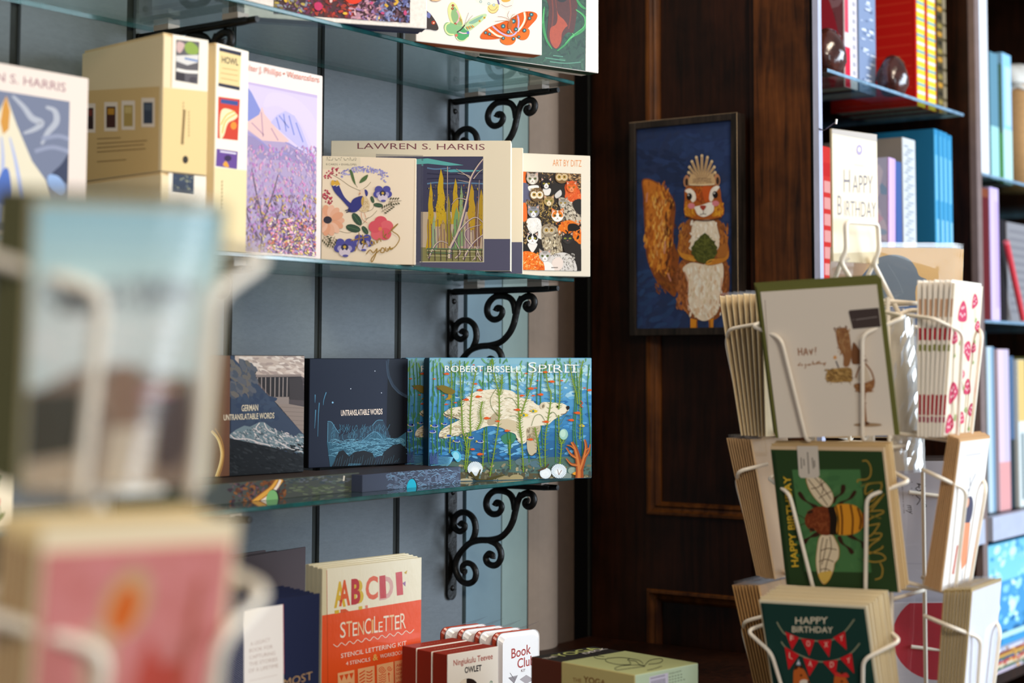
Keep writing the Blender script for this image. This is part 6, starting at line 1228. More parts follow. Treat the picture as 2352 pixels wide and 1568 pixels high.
def d_fox(mb, M, w, h):
    a = Art(mb, M, CO, o=(0, 0, 0), clip=cb(w, h))
    a.text('HAPPY', 'e6d9bd', 664, 490, 903, 488, 50, 0.008); a.text('BIRTHDAY', 'e6d9bd', 640, 550, 942, 556, 44, 0.008)
    a.lines('9a9a7c', 9, [[(528, 475), (560, 530), (600, 570), (700, 595), (820, 615), (940, 605), (1030, 545), (1100, 455)], [(560, 620), (600, 668), (700, 720), (840, 768), (980, 752), (1075, 705), (1140, 632)]])
    R_ = 'd8232a'
    for s_, P in (('F', [(588, 545), (692, 590), (640, 682)]), ('O', [(706, 596), (808, 608), (768, 726)]), ('X', [(830, 612), (932, 604), (914, 736)]), ('Y', [(944, 590), (1030, 542), (1044, 682)]), ('L', [(585, 655), (694, 718), (614, 828)]), ('A', [(722, 736), (836, 764), (768, 876)]), ('D', [(866, 766), (976, 754), (962, 874)]), ('Y', [(994, 742), (1080, 702), (1100, 856)])):
        a.poly(R_, P); cx = sum(p[0] for p in P) / 3; cy = sum(p[1] for p in P) / 3 - 6
        dx, dy = (P[1][0] - P[0][0]), (P[1][1] - P[0][1]); l = hypot(dx, dy); a.text(s_, 'f0d9c4', cx - 14 * dx / l, cy + 16 - 14 * dy / l, cx + 14 * dx / l, cy + 16 + 14 * dy / l, 40, 0.0)
    for x, y in ((700, 860), (1000, 905)):
        a.blob('c9652a', [(x - 50, y + 40), (x - 45, y - 30), (x - 20, y - 52), (x + 20, y - 45), (x + 60, y + 30), (x + 75, y + 120), (x - 40, y + 140)]); a.ell('efe0cc', x + 30, y + 60, 34, 22); a.ell('2a1a14', x + 62, y + 58, 9); a.ell('1c1410', x + 8, y + 8, 8); a.poly('4a2418', [(x - 40, y - 30), (x - 35, y - 75), (x - 12, y - 45)]); a.poly('4a2418', [(x - 5, y - 48), (x + 12, y - 78), (x + 22, y - 40)])
    a.poly('a9b4c8', [(672, 790), (690, 745), (705, 795)]); a.poly('e8e8ec', [(680, 770), (698, 770), (704, 782), (676, 782)]); a.blob('d93a34', [(955, 870), (970, 840), (1000, 862), (1040, 848), (1060, 880), (1010, 880)])
    a.line('18342e', 14, [(420, 340), (470, 900)], sm=False)
fox = card('greeting_card', MFO, 0.149, 0.2082, 'dark green birthday card with red bunting, lowest front pocket', face='1f3f38', env='eadcbc', draw=d_fox, envgrow=(0.006, 0.004))
plain_stack(None, MFO @ T(0.003, 0.0042, 0.002), 7, 0.0042, lambda k: 'card with cream envelope, %s back behind the bunting card' % ORD[k], 'cards behind the bunting card', 'eee0c4', 'e6d3ac', 0.152, 0.2082, dz=0.0007, dl=-0.4, dx=0.0022)
pocket(rk, RKI, MFO, 0.112, 0.150, 0.066, 0.045, 0.035)

# side pockets: fanned stacks seen by their edges -------------------------
TC = 0.0013
def fan(side, xe, ib, it, ob, ot, n, w, h, face, env, sleeve, label_fn, group, edge=None, seed=3, ang=None, outer=None):
    """cards between an inner and an outer near edge, each read off the photo as bottom and top points on the plane x = xe"""
    a0 = -178 if side == 'left' else 3
    Ib, It, Ob, Ot = (on_x(*p, xe) for p in (ib, it, ob, ot))
    random.seed(seed); first = None; lst = []; global TC
    tc = TC = max(0.0012, abs(Ob.y - Ib.y) / (n - 1) - (0.0038 if sleeve else 0.0020))
    for k in range(n):
        t = k / (n - 1); b = Ib.lerp(Ob, t); q = It.lerp(Ot, t); sgn = 1 if side == 'left' else -1
        lean = math.degrees(atan2((q.y - b.y) * sgn, q.z - b.z))
        hh = (q - b).length
        ang = a0 + random.uniform(-1, 1) * 0.5
        M = Matrix.Translation((xe, b.y, b.z + random.uniform(-0.0006, 0.0006))) @ Matrix.Rotation(radians(ang), 4, 'Z') @ Matrix.Rotation(radians(lean), 4, 'X') @ T(-w / 2 if side == 'left' else w / 2, 0, 0)
        if k == n - 1 and outer: card('greeting_card', M, w, h, outer[0], face=face, env=env, sleeve=sleeve, draw=outer[1], edge=edge, t=tc); lst.append(M); continue
        if first is None: first = card('greeting_card', M, w, h, label_fn(k), face=face, env=env, sleeve=sleeve, group=group, edge=edge, t=tc)
        else: dup(first, M, label_fn(k))
        lst.append(M)
    return lst
def pk(M, w, h, deep, hw=None): pocket(rk, RKI, M @ T(0, -0.002, 0), hw or (w / 2 + 0.022), h * 0.74, w * 0.34, w * 0.24, deep, reach=0.02)
OD2 = ['innermost', 'second from inside', 'third from inside', 'fourth from inside', 'fifth from inside', 'sixth from inside', 'seventh from inside', 'eighth from inside', 'ninth from inside', 'tenth from inside', 'eleventh from inside']
l1 = fan('left', 2.163, (1757, 1002), (1748, 662), (1702, 1000), (1652, 676), 8, 0.118, 0.206, 'efe0c4', 'e8d2a8', True, lambda k: 'cream card in clear sleeve, %s in the left pocket of the top tier' % OD2[k], 'cream sleeved cards in the top left pocket'); pk(l1[-1], 0.118, 0.206, 0.05)
l2 = fan('left', 2.163, (1778, 1330), (1722, 1000), (1738, 1322), (1670, 1005), 10, 0.118, 0.200, 'f2e4d2', 'b9966c', True, lambda k: 'white sleeved card, %s in the left pocket of the middle tier' % OD2[k], 'white sleeved cards in the middle left pocket'); pk(l2[-1], 0.118, 0.200, 0.035)
l3 = fan('left', 2.163, (1805, 1680), (1740, 1338), (1755, 1675), (1683, 1342), 9, 0.118, 0.205, 'f4e4c8', 'b98f5c', True, lambda k: 'kraft edged sleeved card, %s in the left pocket of the lowest visible tier' % OD2[k], 'kraft edged cards in the lower left pocket'); pk(l3[-1], 0.118, 0.205, 0.04)
# mushrooms
def d_mush(mb, M, w, h):
    a = Art(mb); s_ = w / 0.13
    a.o = Vector((-w / 2, 0, 0)); a.clip = (0.0005, 0.0005, w - 0.0005, h - 0.0005)
    for x, y, q, r in ((0.045, 0.165, 0.024, 0), (0.098, 0.185, 0.016, 20), (0.075, 0.115, 0.020, -35), (0.018, 0.132, 0.014, 10), (0.058, 0.118, 0.012, 0), (0.105, 0.12, 0.012, 8), (0.115, 0.15, 0.013, -20), (0.028, 0.055, 0.022, 25), (0.088, 0.062, 0.018, 0), (0.062, 0.082, 0.012, 30), (0.112, 0.03, 0.015, -10), (0.02, 0.012, 0.02, 15), (0.07, 0.02, 0.014, 0)):
        R = Matrix.Rotation(radians(r), 2)
        def f(px, py): v = R @ Vector((px * q, py * q)); return (x * s_ + v.x, y + v.y)
        a.poly('e6d6b8', [f(-0.14, 0), f(0.14, 0), f(0.2, -1.5), f(-0.2, -1.5)]); a.poly('9aa86a', [f(-0.4, -1.5), f(0, -1.2), f(0.4, -1.5), f(0, -1.7)])
        a.blob('c43a5c', [f(-0.8, -0.1), f(-0.6, 0.6), f(0, 1.0), f(0.6, 0.6), f(0.8, -0.1), f(0, -0.25)])
        a.put([Art.ring(*f(dx, dy), 0.09 * q, 0.09 * q, 0, 8) for dx, dy in ((-0.4, 0.2), (0.1, 0.6), (0.35, 0.2), (-0.05, 0.1), (-0.2, 0.55))], hx('f4e6e2'))
    le = Art(mb, o=(-w / 2, TC, 0), e1=(0, -1, 0), e2=(0, 0, 1))
    for z0, z1, c in ((0.030, 0.058, 'b0182c'), (0.133, 0.150, 'b0182c'), (0.118, 0.127, '8a8a4a'), (0.02, 0.028, 'a8445a'), (0.165, 0.19, 'c49a7a')): le.rect(c, 0.00005, z0, TC - 0.00005, z1)
r1 = fan('right', 2.160, (2116, 1003), (2116, 655), (2168, 1004), (2192, 650), 7, 0.125, 0.212, 'e6d8c2', 'f4ece0', False, lambda k: 'white card with red printed edge bands, %s in the right top pocket' % OD2[k], 'red mushroom cards in the top right pocket', outer=('white card sprinkled with red mushrooms, outermost in the right top pocket', d_mush))
for o in [o for o in bpy.data.objects if o.name.startswith('folded_card') and o.parent and o.parent.get('group') == 'red mushroom cards in the top right pocket'][:1]:
    mb = MB(); mb.box((-0.0625, 0, 0), (0.0625, TC, 0.212), 'efe6da')
    d_mush(mb, None, 0.125, 0.212); tmp = mb.build('folded_card', PRINT); nm = tmp.data; bpy.data.objects.remove(tmp)
    old = o.data
    for q in bpy.data.objects:
        if q.type == 'MESH' and q.data == old: q.data = nm
pk(r1[-1], 0.125, 0.212, 0.05)
# loose crinkled clear bag with a cream card, between the front and right pockets
gl, gr = at(2056, 2.345, 1.30), at(2122, 2.40, 1.30)
MB_, wB = frame(gl, gr, radians(4)); MB_ = MB_ @ T(wB / 2, 0, 0)
bag = card('greeting_card', MB_, wB, 0.225, 'cream card in loose crinkled clear bag between hay and mushroom cards', face='e9dcc4')
mb = MB(); vs = []; fs = []; nx, nz = 8, 22; random.seed(9)
for j in range(nz + 1):
    for i in range(nx + 1):
        x = (-0.54 + 1.08 * i / nx) * wB; vs.append((x + random.uniform(-0.001, 0.001), -0.002 - 0.006 * sin(pi * i / nx) * random.uniform(0.2, 1.0), -0.004 + j / nz * 0.236))
for j in range(nz):
    for i in range(nx): k = j * (nx + 1) + i; fs.append((k, k + 1, k + nx + 2, k + nx + 1))
mb.add(vs, fs, 'ffffff'); mb.build('clear_bag', clear('crackly_clear_bag', (0.96, 0.97, 0.99), 5.0, 0.15, 0.0, haze=0.12), bag)
def d_woman(mb, M, w, h):
    a = Art(mb); a.o = Vector((-w / 2, 0, 0)); s_ = w / 0.13
    a.lines('8a8494', 0.0016, [[(0.03 * s_ + i * 0.006, 0.186), (0.034 * s_ + i * 0.006, 0.186)] for i in range(11)], sm=False)
    a.ell('4b4a5e', 0.072 * s_, 0.105, 0.020, 0.022); a.poly('e7926c', [(0.062 * s_, 0.09), (0.088 * s_, 0.088), (0.094 * s_, 0.03), (0.075 * s_, 0.022), (0.066 * s_, 0.04)]); a.ell('e0a284', 0.064 * s_, 0.118, 0.007); a.lines('4b4a5e', 0.002, [[(0.062 * s_, 0.122), (0.066 * s_, 0.14), (0.084 * s_, 0.158)], [(0.058 * s_, 0.135), (0.066 * s_, 0.14), (0.06 * s_, 0.155)], [(0.08 * s_, 0.022), (0.082 * s_, 0.006)]]); a.poly('c4502c', [(0.035 * s_, 0.02), (0.043 * s_, 0.02), (0.046 * s_, 0.06), (0.04 * s_, 0.06)])
r2 = fan('right', 2.163, (2128, 1345), (2182, 1000), (2163, 1358), (2206, 1012), 8, 0.128, 0.206, 'ecd4ac', 'c2986a', False, lambda k: 'kraft enveloped card, %s in the right middle pocket' % OD2[k], 'kraft enveloped cards in the right middle pocket', outer=('white card with grey and coral standing figure, outermost in right middle pocket', d_woman), edge=dict(front='f2ece6'))
pk(r2[-1], 0.128, 0.206, 0.035)
r3 = fan('right', 2.163, (2150, 1700), (2172, 1368), (2206, 1700), (2232, 1378), 9, 0.128, 0.200, 'e6d8bc', 'b09868', True, lambda k: 'white card in crinkled clear sleeve, %s in the right lowest pocket' % OD2[k], 'clear sleeved cards in the lower right pocket', edge=dict(front='efeef4'))
pk(r3[-1], 0.128, 0.200, 0.05)

# back pockets: seen from behind -----------------------------------------
def backcard(M, w, h, t, crop, draw, face, label, sleeve=True, group=None):
    def bk(mb, M_, w_, h_, t_):
        a = Art(mb, M_, crop, o=(w_ / 2, t_, 0), e1=(-1, 0, 0), e2=(0, 0, 1), clip=(0.0005, 0.0005, w_ - 0.0005, h_ - 0.0005)); draw(a)
    return card('greeting_card', M, w, h, label, face=face, sleeve=sleeve, back=bk, t=t, group=group)
def faceback(x, y, z, ang, lean): return Matrix.Translation((x, y, z)) @ Matrix.Rotation(radians(ang + 180), 4, 'Z') @ Matrix.Rotation(radians(lean), 4, 'X')
def a_hat(a):
    a.poly('d9b98f', [(0, 900), (560, 1000), (700, 1568), (0, 1568)]); a.poly('e8bd78', [(500, 1050), (1400, 1050), (1400, 1568), (900, 1568), (620, 1150)]); a.poly('cfae90', [(100, 1100), (560, 1150), (450, 1400), (200, 1568), (100, 1568)]); a.line('c49a72', 5, [(460, 1160), (380, 1250), (320, 1420)])
    a.blob('6f7f8f', [(450, 1400), (520, 1290), (590, 1210), (680, 1178), (770, 1180), (850, 1215), (900, 1280), (925, 1340), (985, 1375), (900, 1420), (860, 1700), (500, 1700), (480, 1450)]); a.blob('5a7396', [(440, 1400), (500, 1310), (590, 1220), (560, 1320), (530, 1390)]); a.line('8293a2', 5, [(680, 1250), (760, 1380), (800, 1480)])
    a.poly('4f6fa0', [(500, 1568), (950, 1568), (950, 2600), (500, 2600)]); a.poly('e9e4dc', [(560, 1560), (840, 1545), (842, 1578), (560, 1590)])
    a.text('7A', '7aa0c8', 660, 1830, 760, 1830, 100, 0.01); a.blob('efe9e0', [(640, 1990), (690, 1960), (735, 1990), (735, 2290), (640, 2290)]); a.lines('2a2a34', 5, [[(655 + k * 11, 2110), (655 + k * 11, 2190)] for k in range(6)], sm=False); a.text('2 & 1', '2a2a34', 655, 2040, 720, 2040, 16, 0.01)
h0c = backcard(faceback(2.3332, -0.9054, 1.3406, -50.9, -9.3) @ T(0, -0.0016, 0), 0.1896, 0.2877, 0.0016, CL, a_hat, 'e6c48e', 'large card with slate hat shape on tan ground behind the birthday sign', group=None)
for k, lab in enumerate(('clear sleeved large card directly behind the slate hat card', 'clear sleeved large card third in the back pocket', 'clear sleeved large card hindmost, beside the blue books')):
    c = dup(h0c, faceback(2.3332, -0.9054, 1.3406, -50.9, -9.3) @ T(-0.006 * (k + 1), -0.0016 - 0.005 * (k + 1), -0.001 * (k + 1)), lab)
def a_love(a):
    a.poly('d9d8e2', [(1000, 0), (2400, 0), (2400, 1500), (1000, 1500)])
    u = (1, -0.05)
    a.text('Love', '26242c', 1570, 480, 1600, 660, 52, 0.0, shear=0.3, up=u); a.lines('26242c', 6, [[(1560, 480), (1580, 500), (1552, 520), (1582, 545), (1556, 570), (1584, 600), (1560, 640)], [(1524, 470), (1526, 474)], [(1522, 515), (1524, 520)], [(1530, 570), (1532, 574)]]); a.text('my', '26242c', 1488, 640, 1500, 710, 44, 0.0, shear=0.3, up=u)
    for s_, x0, y0, y1 in (('Happily crafted in the USA', 1448, 470, 705), ('Made with FSC Mix certified paper', 1412, 440, 735)): a.text(s_, '6a6874', x0, y0, x0 + 14, y1, 11, 0.0, up=u)
    a.lines('6a6874', 6, [[(1382 + k * 0.9, 470 + k * 12), (1383 + k * 0.9, 477 + k * 12)] for k in range(20)], sm=False)
    a.line('c4c2d0', 5, [(1000, 1065), (2000, 1080)], sm=False)
backcard(faceback(2.335, -0.935, 1.095, -52, -8), 0.165, 0.215, 0.0015, CN, a_love, 'e6e4ea', 'white card back with black handwritten love lettering, seen behind the bee card')
def a_red(a):
    a.poly('dedde6', [(1000, -300), (2400, -300), (2400, 1200), (1000, 1200)])
    a.ell('d01f3c', 1720, 585, 340, 320, 0, 40); a.ell('8a8894', 1388, 898, 16); a.ell('e4e2ea', 1388, 898, 10); a.ell('8a8894', 1388, 898, 5)
    for x0, x1, c in ((620, 700, '2a2a30'), (850, 960, 'c0304a'), (995, 1040, '2a2a30'), (1250, 1275, '2a2a30')): a.rect(c, x0, 262, x1, 280)
    a.lines('2a2a30', 5, [[(1045 + k * 11, 258), (1045 + k * 11, 292)] for k in range(9)], sm=False)
backcard(faceback(2.330, -0.935, 0.870, -52, -8), 0.19, 0.235, 0.0015, CO, a_red, 'e6e4ea', 'white card back with a big red circle, lowest back pocket')
for z in (0.870, 1.095, 1.3406): pocket(rk, RKI, pose(2.345, -0.885, z, 90, 8), 0.105, 0.155, 0.06, 0.045, 0.03)

# birthday sign on its wire holder ----------------------------------------
gl, gr = at(1914, 2.31, 1.594), at(2018, 2.37, 1.594)
MS, ws = frame(gl, gr)
hs = 0.186
sg = thing('header_sign', MS, 'tall ivory happy birthday sign on top of the wire rack', 'sign')
mb = MB(); mb.rbox((0, 0, 0), (ws, 0.004, hs), 0.0005, 'ece1c8', dict(left='d8c49c', right='d8c49c'))
a = Art(mb, MS, CL, clip=clipbox(ws, hs, 0.0003))
a.poly('b9b4b0', [(230, 150), (640, 235), (640, 300), (230, 225)]); a.poly('cfc0a0', [(230, 1165), (640, 1150), (640, 1300), (230, 1300)])
a.text('H', '77727e', 333, 688, 382, 690, 185, -0.012); a.text('APPY', '77727e', 402, 690, 560, 697, 142, -0.01); a.text('B', '77727e', 285, 865, 318, 868, 158, -0.012); a.text('IRTHDAY', '77727e', 338, 872, 585, 886, 122, -0.01)
a.ell('a89fc0', 455, 355, 24, 42); a.ell('f4ecd8', 455, 352, 10, 18); a.lines('e6dccb', 10, [[(405, 330), (405, 370)], [(500, 335), (500, 375)], [(400, 432), (500, 440)]], sm=False); a.line('bdb6ae', 4, [(415, 470), (492, 482)], sm=False)
mb.build('sign_board', MATT, sg)
def PB(px, py, d): return EYE + ray(px, py) * d
for P in ([PB(1963, 655, 2.30), PB(1930, 600, 2.295), PB(1944, 575, 2.292), PB(1942, 509, 2.29), PB(2016, 514, 2.335), PB(2019, 575, 2.34), PB(2006, 604, 2.345), PB(2066, 722, 2.36)],
          [PB(1908, 662, 2.33), PB(1934, 598, 2.325), PB(1950, 590, 2.325)], [PB(1982, 658, 2.36), PB(2008, 600, 2.355), PB(2012, 590, 2.352)], [PB(2066, 722, 2.36), PB(2090, 712, 2.38), PB(2160, 716, 2.37)], [PB(1963, 655, 2.30), PB(1990, 720, 2.30), PB(2066, 722, 2.36)]):
    mb = MB(); mb.tube([RKI @ p for p in rounded(P, 0.008)], 0.0034, 'efe3d0', 10); mb.build('sign_holder', WIRE, rk)
mb = MB(); mb.tube([RKI @ PB(2066, 722, 2.36), (0.0, 0.0, 1.50)], 0.0032, 'efe3d0', 8); mb.build('sign_holder', WIRE, rk)

# ------------------------------------------------------------ blurred rack in the left foreground
CE = (0, 420, 2.2406); CP = (0, 1080, 3.2125)
LX, LY = 0.705, -1.085
lr = thing('card_rack', T(LX, LY, 0), 'blurred cream wire card rack close by at the lower left', 'card rack')
LRI = T(-LX, -LY, 0)
mb = MB(); mb.lathe([(0.17, 0.0), (0.17, 0.012), (0.05, 0.03), (0.02, 0.05)], 'efe3d0', 32); mb.build('base', WIRE, lr)
mb = MB(); mb.tube([(0, 0, 0.03), (0, 0, 1.50)], 0.008, 'efe3d0', 12); mb.build('pole', WIRE, lr)
for z in (1.20, 1.37, 1.495):
    mb = MB(); mb.tube([(0.03, 0.03, z), (-0.03, 0.03, z), (-0.03, -0.03, z), (0.03, -0.03, z)], 0.003, 'efe3d0', 8, closed=True); mb.build('cross_wire', WIRE, lr)
ML = pose(0.6229, -1.2054, 1.3816, -31.8, 13.5, 0)
def d_snow(mb, M, w, h):
    a = Art(mb, M, CE, o=(0, 0, 0), clip=cb(w, h))
    for i, c in enumerate(('a4d2e0', 'b0dbe6', 'bce2ea', 'c8e9ec', 'd4eeee')): a.poly(c, [(0, 80 + i * 85), (1400, 120 + i * 85), (1400, 240 + i * 85), (0, 200 + i * 85)])
    a.poly('e2efee', [(0, 505), (1400, 540), (1400, 1100), (0, 1100)]); a.dabs(['6f7882', '87909a', '5f666f', '98a4aa'], 190, 200, 500, 1000, 640, 12, 34, 4, (75, 105)); a.dabs(['5a564c', '4a463e'], 40, 300, 520, 480, 680, 16, 40, 3, (70, 110))
    a.dabs(['f0f6f5', 'e4eceb', 'f4f6f4'], 120, 180, 680, 1000, 960, 30, 70, 3, (-10, 10))
    a.poly('9a8474', [(400, 960), (1000, 1000), (1000, 1600), (0, 1600), (0, 1080), (200, 1060)]); a.poly('3d3c2c', [(120, 1085), (420, 1060), (420, 1420), (120, 1450)]); a.dabs(['6a5a4c', '9c8672', '574a40', 'b59c86'], 120, 430, 930, 760, 1500, 20, 50, 3, (70, 110)); a.blob('9c7c66', [(560, 1000), (640, 930), (720, 1000), (740, 1240), (600, 1280)]); a.blob('5a4c4a', [(820, 1080), (960, 1040), (960, 1400), (800, 1450)]); a.poly('dccdb8', [(560, 1260), (800, 1240), (760, 1600), (500, 1600)]); a.poly('cbb8a0', [(100, 1440), (460, 1380), (460, 1640), (60, 1640)])
    a.lines('c98a90', 40, [[(720, 1090), (900, 1060)]]); a.lines('d8c070', 16, [[(800, 1040), (930, 1050)]])
OV = '4f4c33'
lc = card('greeting_card', ML, 0.0989, 0.1584, 'large blurred snowy scene card in shiny sleeve, foreground left', face='b8c4c2', env='b8ac84', sleeve=False, draw=d_snow, envgrow=(0.006, 0.004))
mb = MB(); nx, nz = 18, 230; vs = []; fs = []
for j in range(nz + 1):
    for i in range(nx + 1):
        u, v = i / nx, j / nz; x = (-0.5 + u) * 0.1025
        g = math.exp(-((u - (0.58 + 0.30 * v)) / 0.10) ** 2)                # one crinkled fold runs down the loose sleeve
        y = -0.0016 - 0.0012 * g - 0.00042 * g * sin(2 * pi * v * 23 + 5 * u)
        vs.append((x, y, v * 0.164))
for j in range(nz):
    for i in range(nx):
        k = j * (nx + 1) + i; fs.append((k, k + 1, k + nx + 2, k + nx + 1))
mb.add(vs, fs, 'ffffff', 0, True); mb.build('clear_sleeve', clear('bulging_clear_sleeve', (0.98, 0.985, 0.985), 3.0, 0.12, 0.0), lc)
g2 = 'olive enveloped cards behind the snowy scene card'
first = None
for k in range(7):
    M = ML @ T(-0.0025 * (k + 1), 0.0036 + 0.0036 * k, 0.0012 * (k % 3))
    lab = 'blurred olive enveloped card %s behind the snowy scene card' % (['right', 'second', 'third', 'fourth', 'fifth', 'sixth', 'hindmost'][k])
    if first is None: first = card('greeting_card', M, 0.0989, 0.158, lab, face='6a6a48', env=OV, group=g2, envgrow=(0.004, 0.003))
    else: dup(first, M, lab)
pocket(lr, LRI, ML, 0.082, 0.125, 0.013, 0.020, 0.035, xr=(0.047, 0.042), r=0.0036, front=-0.008, reach=0.03)
MP = pose(0.638, -1.192, 1.190, -27.0, 17.0, 0)
def d_sun(mb, M, w, h):
    a = Art(mb, M, CP, o=(0, 0, 0), clip=cb(w, h, 0.001))
    a.dabs(['cf7d78', 'd98a88', 'd68480'], 60, 400, 500, 1700, 1568, 60, 140, 2); a.ell('c9a080', 930, 980, 170, 290, 24); a.ell('d9a070', 915, 1010, 140, 235, 22); a.ell('d86a2c', 915, 1030, 95, 190, 20)
    a.blob('c9a890', [(620, 1200), (760, 1150), (850, 1300), (780, 1700), (600, 1700)]); a.blob('c8564a', [(1040, 1400), (1120, 1250), (1180, 1420), (1360, 1420), (1360, 1700), (1000, 1700)]); a.line('b5604f', 60, [(1480, 800), (1420, 1100), (1340, 1600)])
pc = card('greeting_card', MP, 0.1005, 0.168, 'large blurred pink card with orange sun, foreground lower left', face='d58682', env='f2e0bc', draw=d_sun, envgrow=(0.006, 0.014), edge=dict(left='7a352a'))
first = None
for k in range(8):
    M = MP @ T(-0.0022 * (k + 1), 0.0036 + 0.0036 * k, 0.0010 * (k % 3))
    lab = 'blurred russet card %s behind the pink sun card' % (['right', 'second', 'third', 'fourth', 'fifth', 'sixth', 'seventh', 'hindmost'][k])
    if first is None: first = card('greeting_card', M, 0.1005, 0.166, lab, face='7a3a2c', env='e8cf9a', group='russet cards behind the pink sun card', envgrow=(0.003, 0.012), edge=dict(left='6a2c22'))
    else: dup(first, M, lab)
pocket(lr, LRI, MP, 0.082, 0.125, 0.016, 0.02, 0.04, xr=(0.047, 0.042), r=0.0036, front=-0.008, reach=0.03)
# ------------------------------------------------------------ books in the bookcase
def spine_book(label, x0, x1, yf, z0, ztop, depth, col, bands=(), name='book', group=None, pages='e9e2d4', lean=0.0, cover=None, mats=None):
    w = x1 - x0; h = ztop - z0
    M = Matrix.Translation((x0, yf, z0 + 0.0004)) @ Matrix.Rotation(lean, 4, 'Y')
    root = thing(name, M, label, 'book', group); b = 0.002
    mb = MB()
    mb.rbox((0, 0, 0), (w, 0.004, h), 0.0018, col); mb.box((0, 0.004, 0), (b, depth, h), cover or col); mb.box((w - b, 0.004, 0), (w, depth, h), cover or col)
    a = Art(mb, clip=(0.0008, 0.001, w - 0.0008, h - 0.001))
    for f0, f1, g0, g1, c in bands: a.rect(c, g0 * w, f0 * h, g1 * w, f1 * h)
    mb.build('cover', mats or PRINT, root)
    mb = MB(); mb.box((b + 0.0001, 0.0042, 0.003), (w - b - 0.0001, depth - 0.003, h - 0.003), pages); mb.build('pages', MATT, root)
    return root, M, w, h
def bk(label, p0, p1, ptop, yf, z0, depth, col, **k):
    a = on_y(p0, 600, yf); b = on_y(p1, 600, yf)
    zt = ptop if ptop < 3 else on_y((p0 + p1) / 2, ptop, yf).z
    return spine_book(label, a.x, b.x - 0.0006, yf, z0, zt, depth, col, **k)
ZA, ZB, ZC, ZD = 2.025, 1.555, 1.90, 1.10
rows = lambda n, cs, g0=0.08, g1=0.92, duty=0.55: [((i + 0.1) / n, (i + 0.1 + duty) / n, g0, g1, cs[i % len(cs)]) for i in range(n)]
o, M, w, h = bk('white spined pink book at the left end of the high bookcase shelf', 1946, 1975, 2.33, -0.47, ZA, 0.20, 'd8cfd4', cover='7c4a52', bands=[(0.0, 0.28, 0.0, 0.42, 'd2203c'), (0.38, 0.62, 0.0, 0.3, 'd8485c')] + [(0.1 + i * 0.06, 0.13 + i * 0.06, 0.62, 0.85, 'a8a4ac') for i in range(12)])
mb = MB(); a = Art(mb, o=(0, 0, 0), e1=(0, -1, 0), clip=(-0.198, 0.002, -0.004, h)); a.dabs(['6e4048', '8f5a62', '5a4046', '94707a'], 26, -0.198, 0, -0.004, h, 0.02, 0.05, 2); a.blob('a02a3a', [(-0.03, 0.0), (-0.06, 0.1), (-0.11, 0.2), (-0.1, 0.3), (-0.04, 0.2), (-0.01, 0.08)]); mb.build('printed_cover', PRINT, o)
random.seed(11)
sb = [(random.uniform(0, 0.95), 0, random.uniform(0.1, 0.7), 0, random.choice(['c9d2e4', 'e4e8f0', '6a7c9c', '5a6a8c'])) for _ in range(70)]
bk('blue grey mottled spine on the high bookcase shelf, left of the red book', 1979, 2018, 2.34, -0.47, ZA, 0.20, '7f8fae', bands=[(z, z + random.uniform(0.006, 0.014), g, g + random.uniform(0.08, 0.3), c) for z, _, g, _, c in sb], pages='dfe2ea')
ST = [(i / 17, (i + 0.62) / 17, 0.12, 0.9, 'f2d23a') for i in range(17)] + [((i + 0.64) / 17, (i + 0.98) / 17, 0.12, 0.9, 'd8e2e0' if i % 2 else '7fb0b8') for i in range(17)]
o, M, w, h = bk('red book with yellow chequered spine on the high shelf', 2110, 2133, 2.34, -0.49, ZA, 0.21, 'c0180f', bands=ST)
mb = MB(); a = Art(mb, o=(0, 0, 0), e1=(0, -1, 0), clip=(-0.205, 0.002, -0.004, h)); a.lines('c8301c', 0.004, [[(-0.2, 0.02 + i * 0.024), (-0.01, 0.02 + i * 0.024)] for i in range(12)], sm=False); a.blob('d85a1c', [(-0.19, 0.11), (-0.15, 0.12), (-0.12, 0.1), (-0.16, 0.085)]); mb.build('printed_cover', PRINT, o)
bk('second yellow chequered spine, right beside the red book', 2135, 2157, 2.34, -0.49, ZA, 0.21, 'c8241a', bands=ST)
bk('black and ochre patterned spine at the right end of the high shelf', 2159, 2181, 2.34, -0.49, ZA, 0.20, '4a3f26', bands=rows(16, ['b9862c', '8f7a3a', '2a2418'], 0.1, 0.55) + rows(9, ['8a7a60'], 0.62, 0.96, 0.8))
# dark glossy ornaments
def ornament(label, px, yf, r, hgt):
    p = on_y(px, 150, yf); t = thing('glazed_ornament', T(p.x, yf, ZA + 0.0004), label, 'ornament', None)
    mb = MB(); pr = [(0.55 * r, 0), (0.72 * r, 0.06 * hgt), (0.95 * r, 0.25 * hgt), (1.0 * r, 0.42 * hgt), (0.92 * r, 0.6 * hgt), (0.7 * r, 0.8 * hgt), (0.42 * r, 0.94 * hgt), (0.12 * r, hgt)]
    mb.lathe(pr, '3a1a14', 28)
    for i, f in enumerate(mb.v):                                          # hand made dents
        x, y, z = f; k = 1 + 0.07 * sin(5 * atan2(y, x) + z * 90); mb.v[i] = (x * k, y * k, z)
    mb.build('glazed_body', plain('dark_brown_glaze', '4a2620', 0.16, 0, 0.7, 22, 0.5, spec=0.6, coat=0.4) if 'dark_brown_glaze' not in bpy.data.materials else bpy.data.materials['dark_brown_glaze'], t)
    mb = MB(); mb.lathe([(0.5 * r, -0.0), (0.6 * r, 0.004), (0.58 * r, 0.008)], 'c9b2a8', 24); mb.build('foot_ring', TIN, t)
ornament('round dark glazed ornament at the left edge of the high bookcase shelf', 1899, -0.50, 0.040, 0.095)
ornament('dark glazed ornament in front of the red book', 2050, -0.505, 0.034, 0.088)
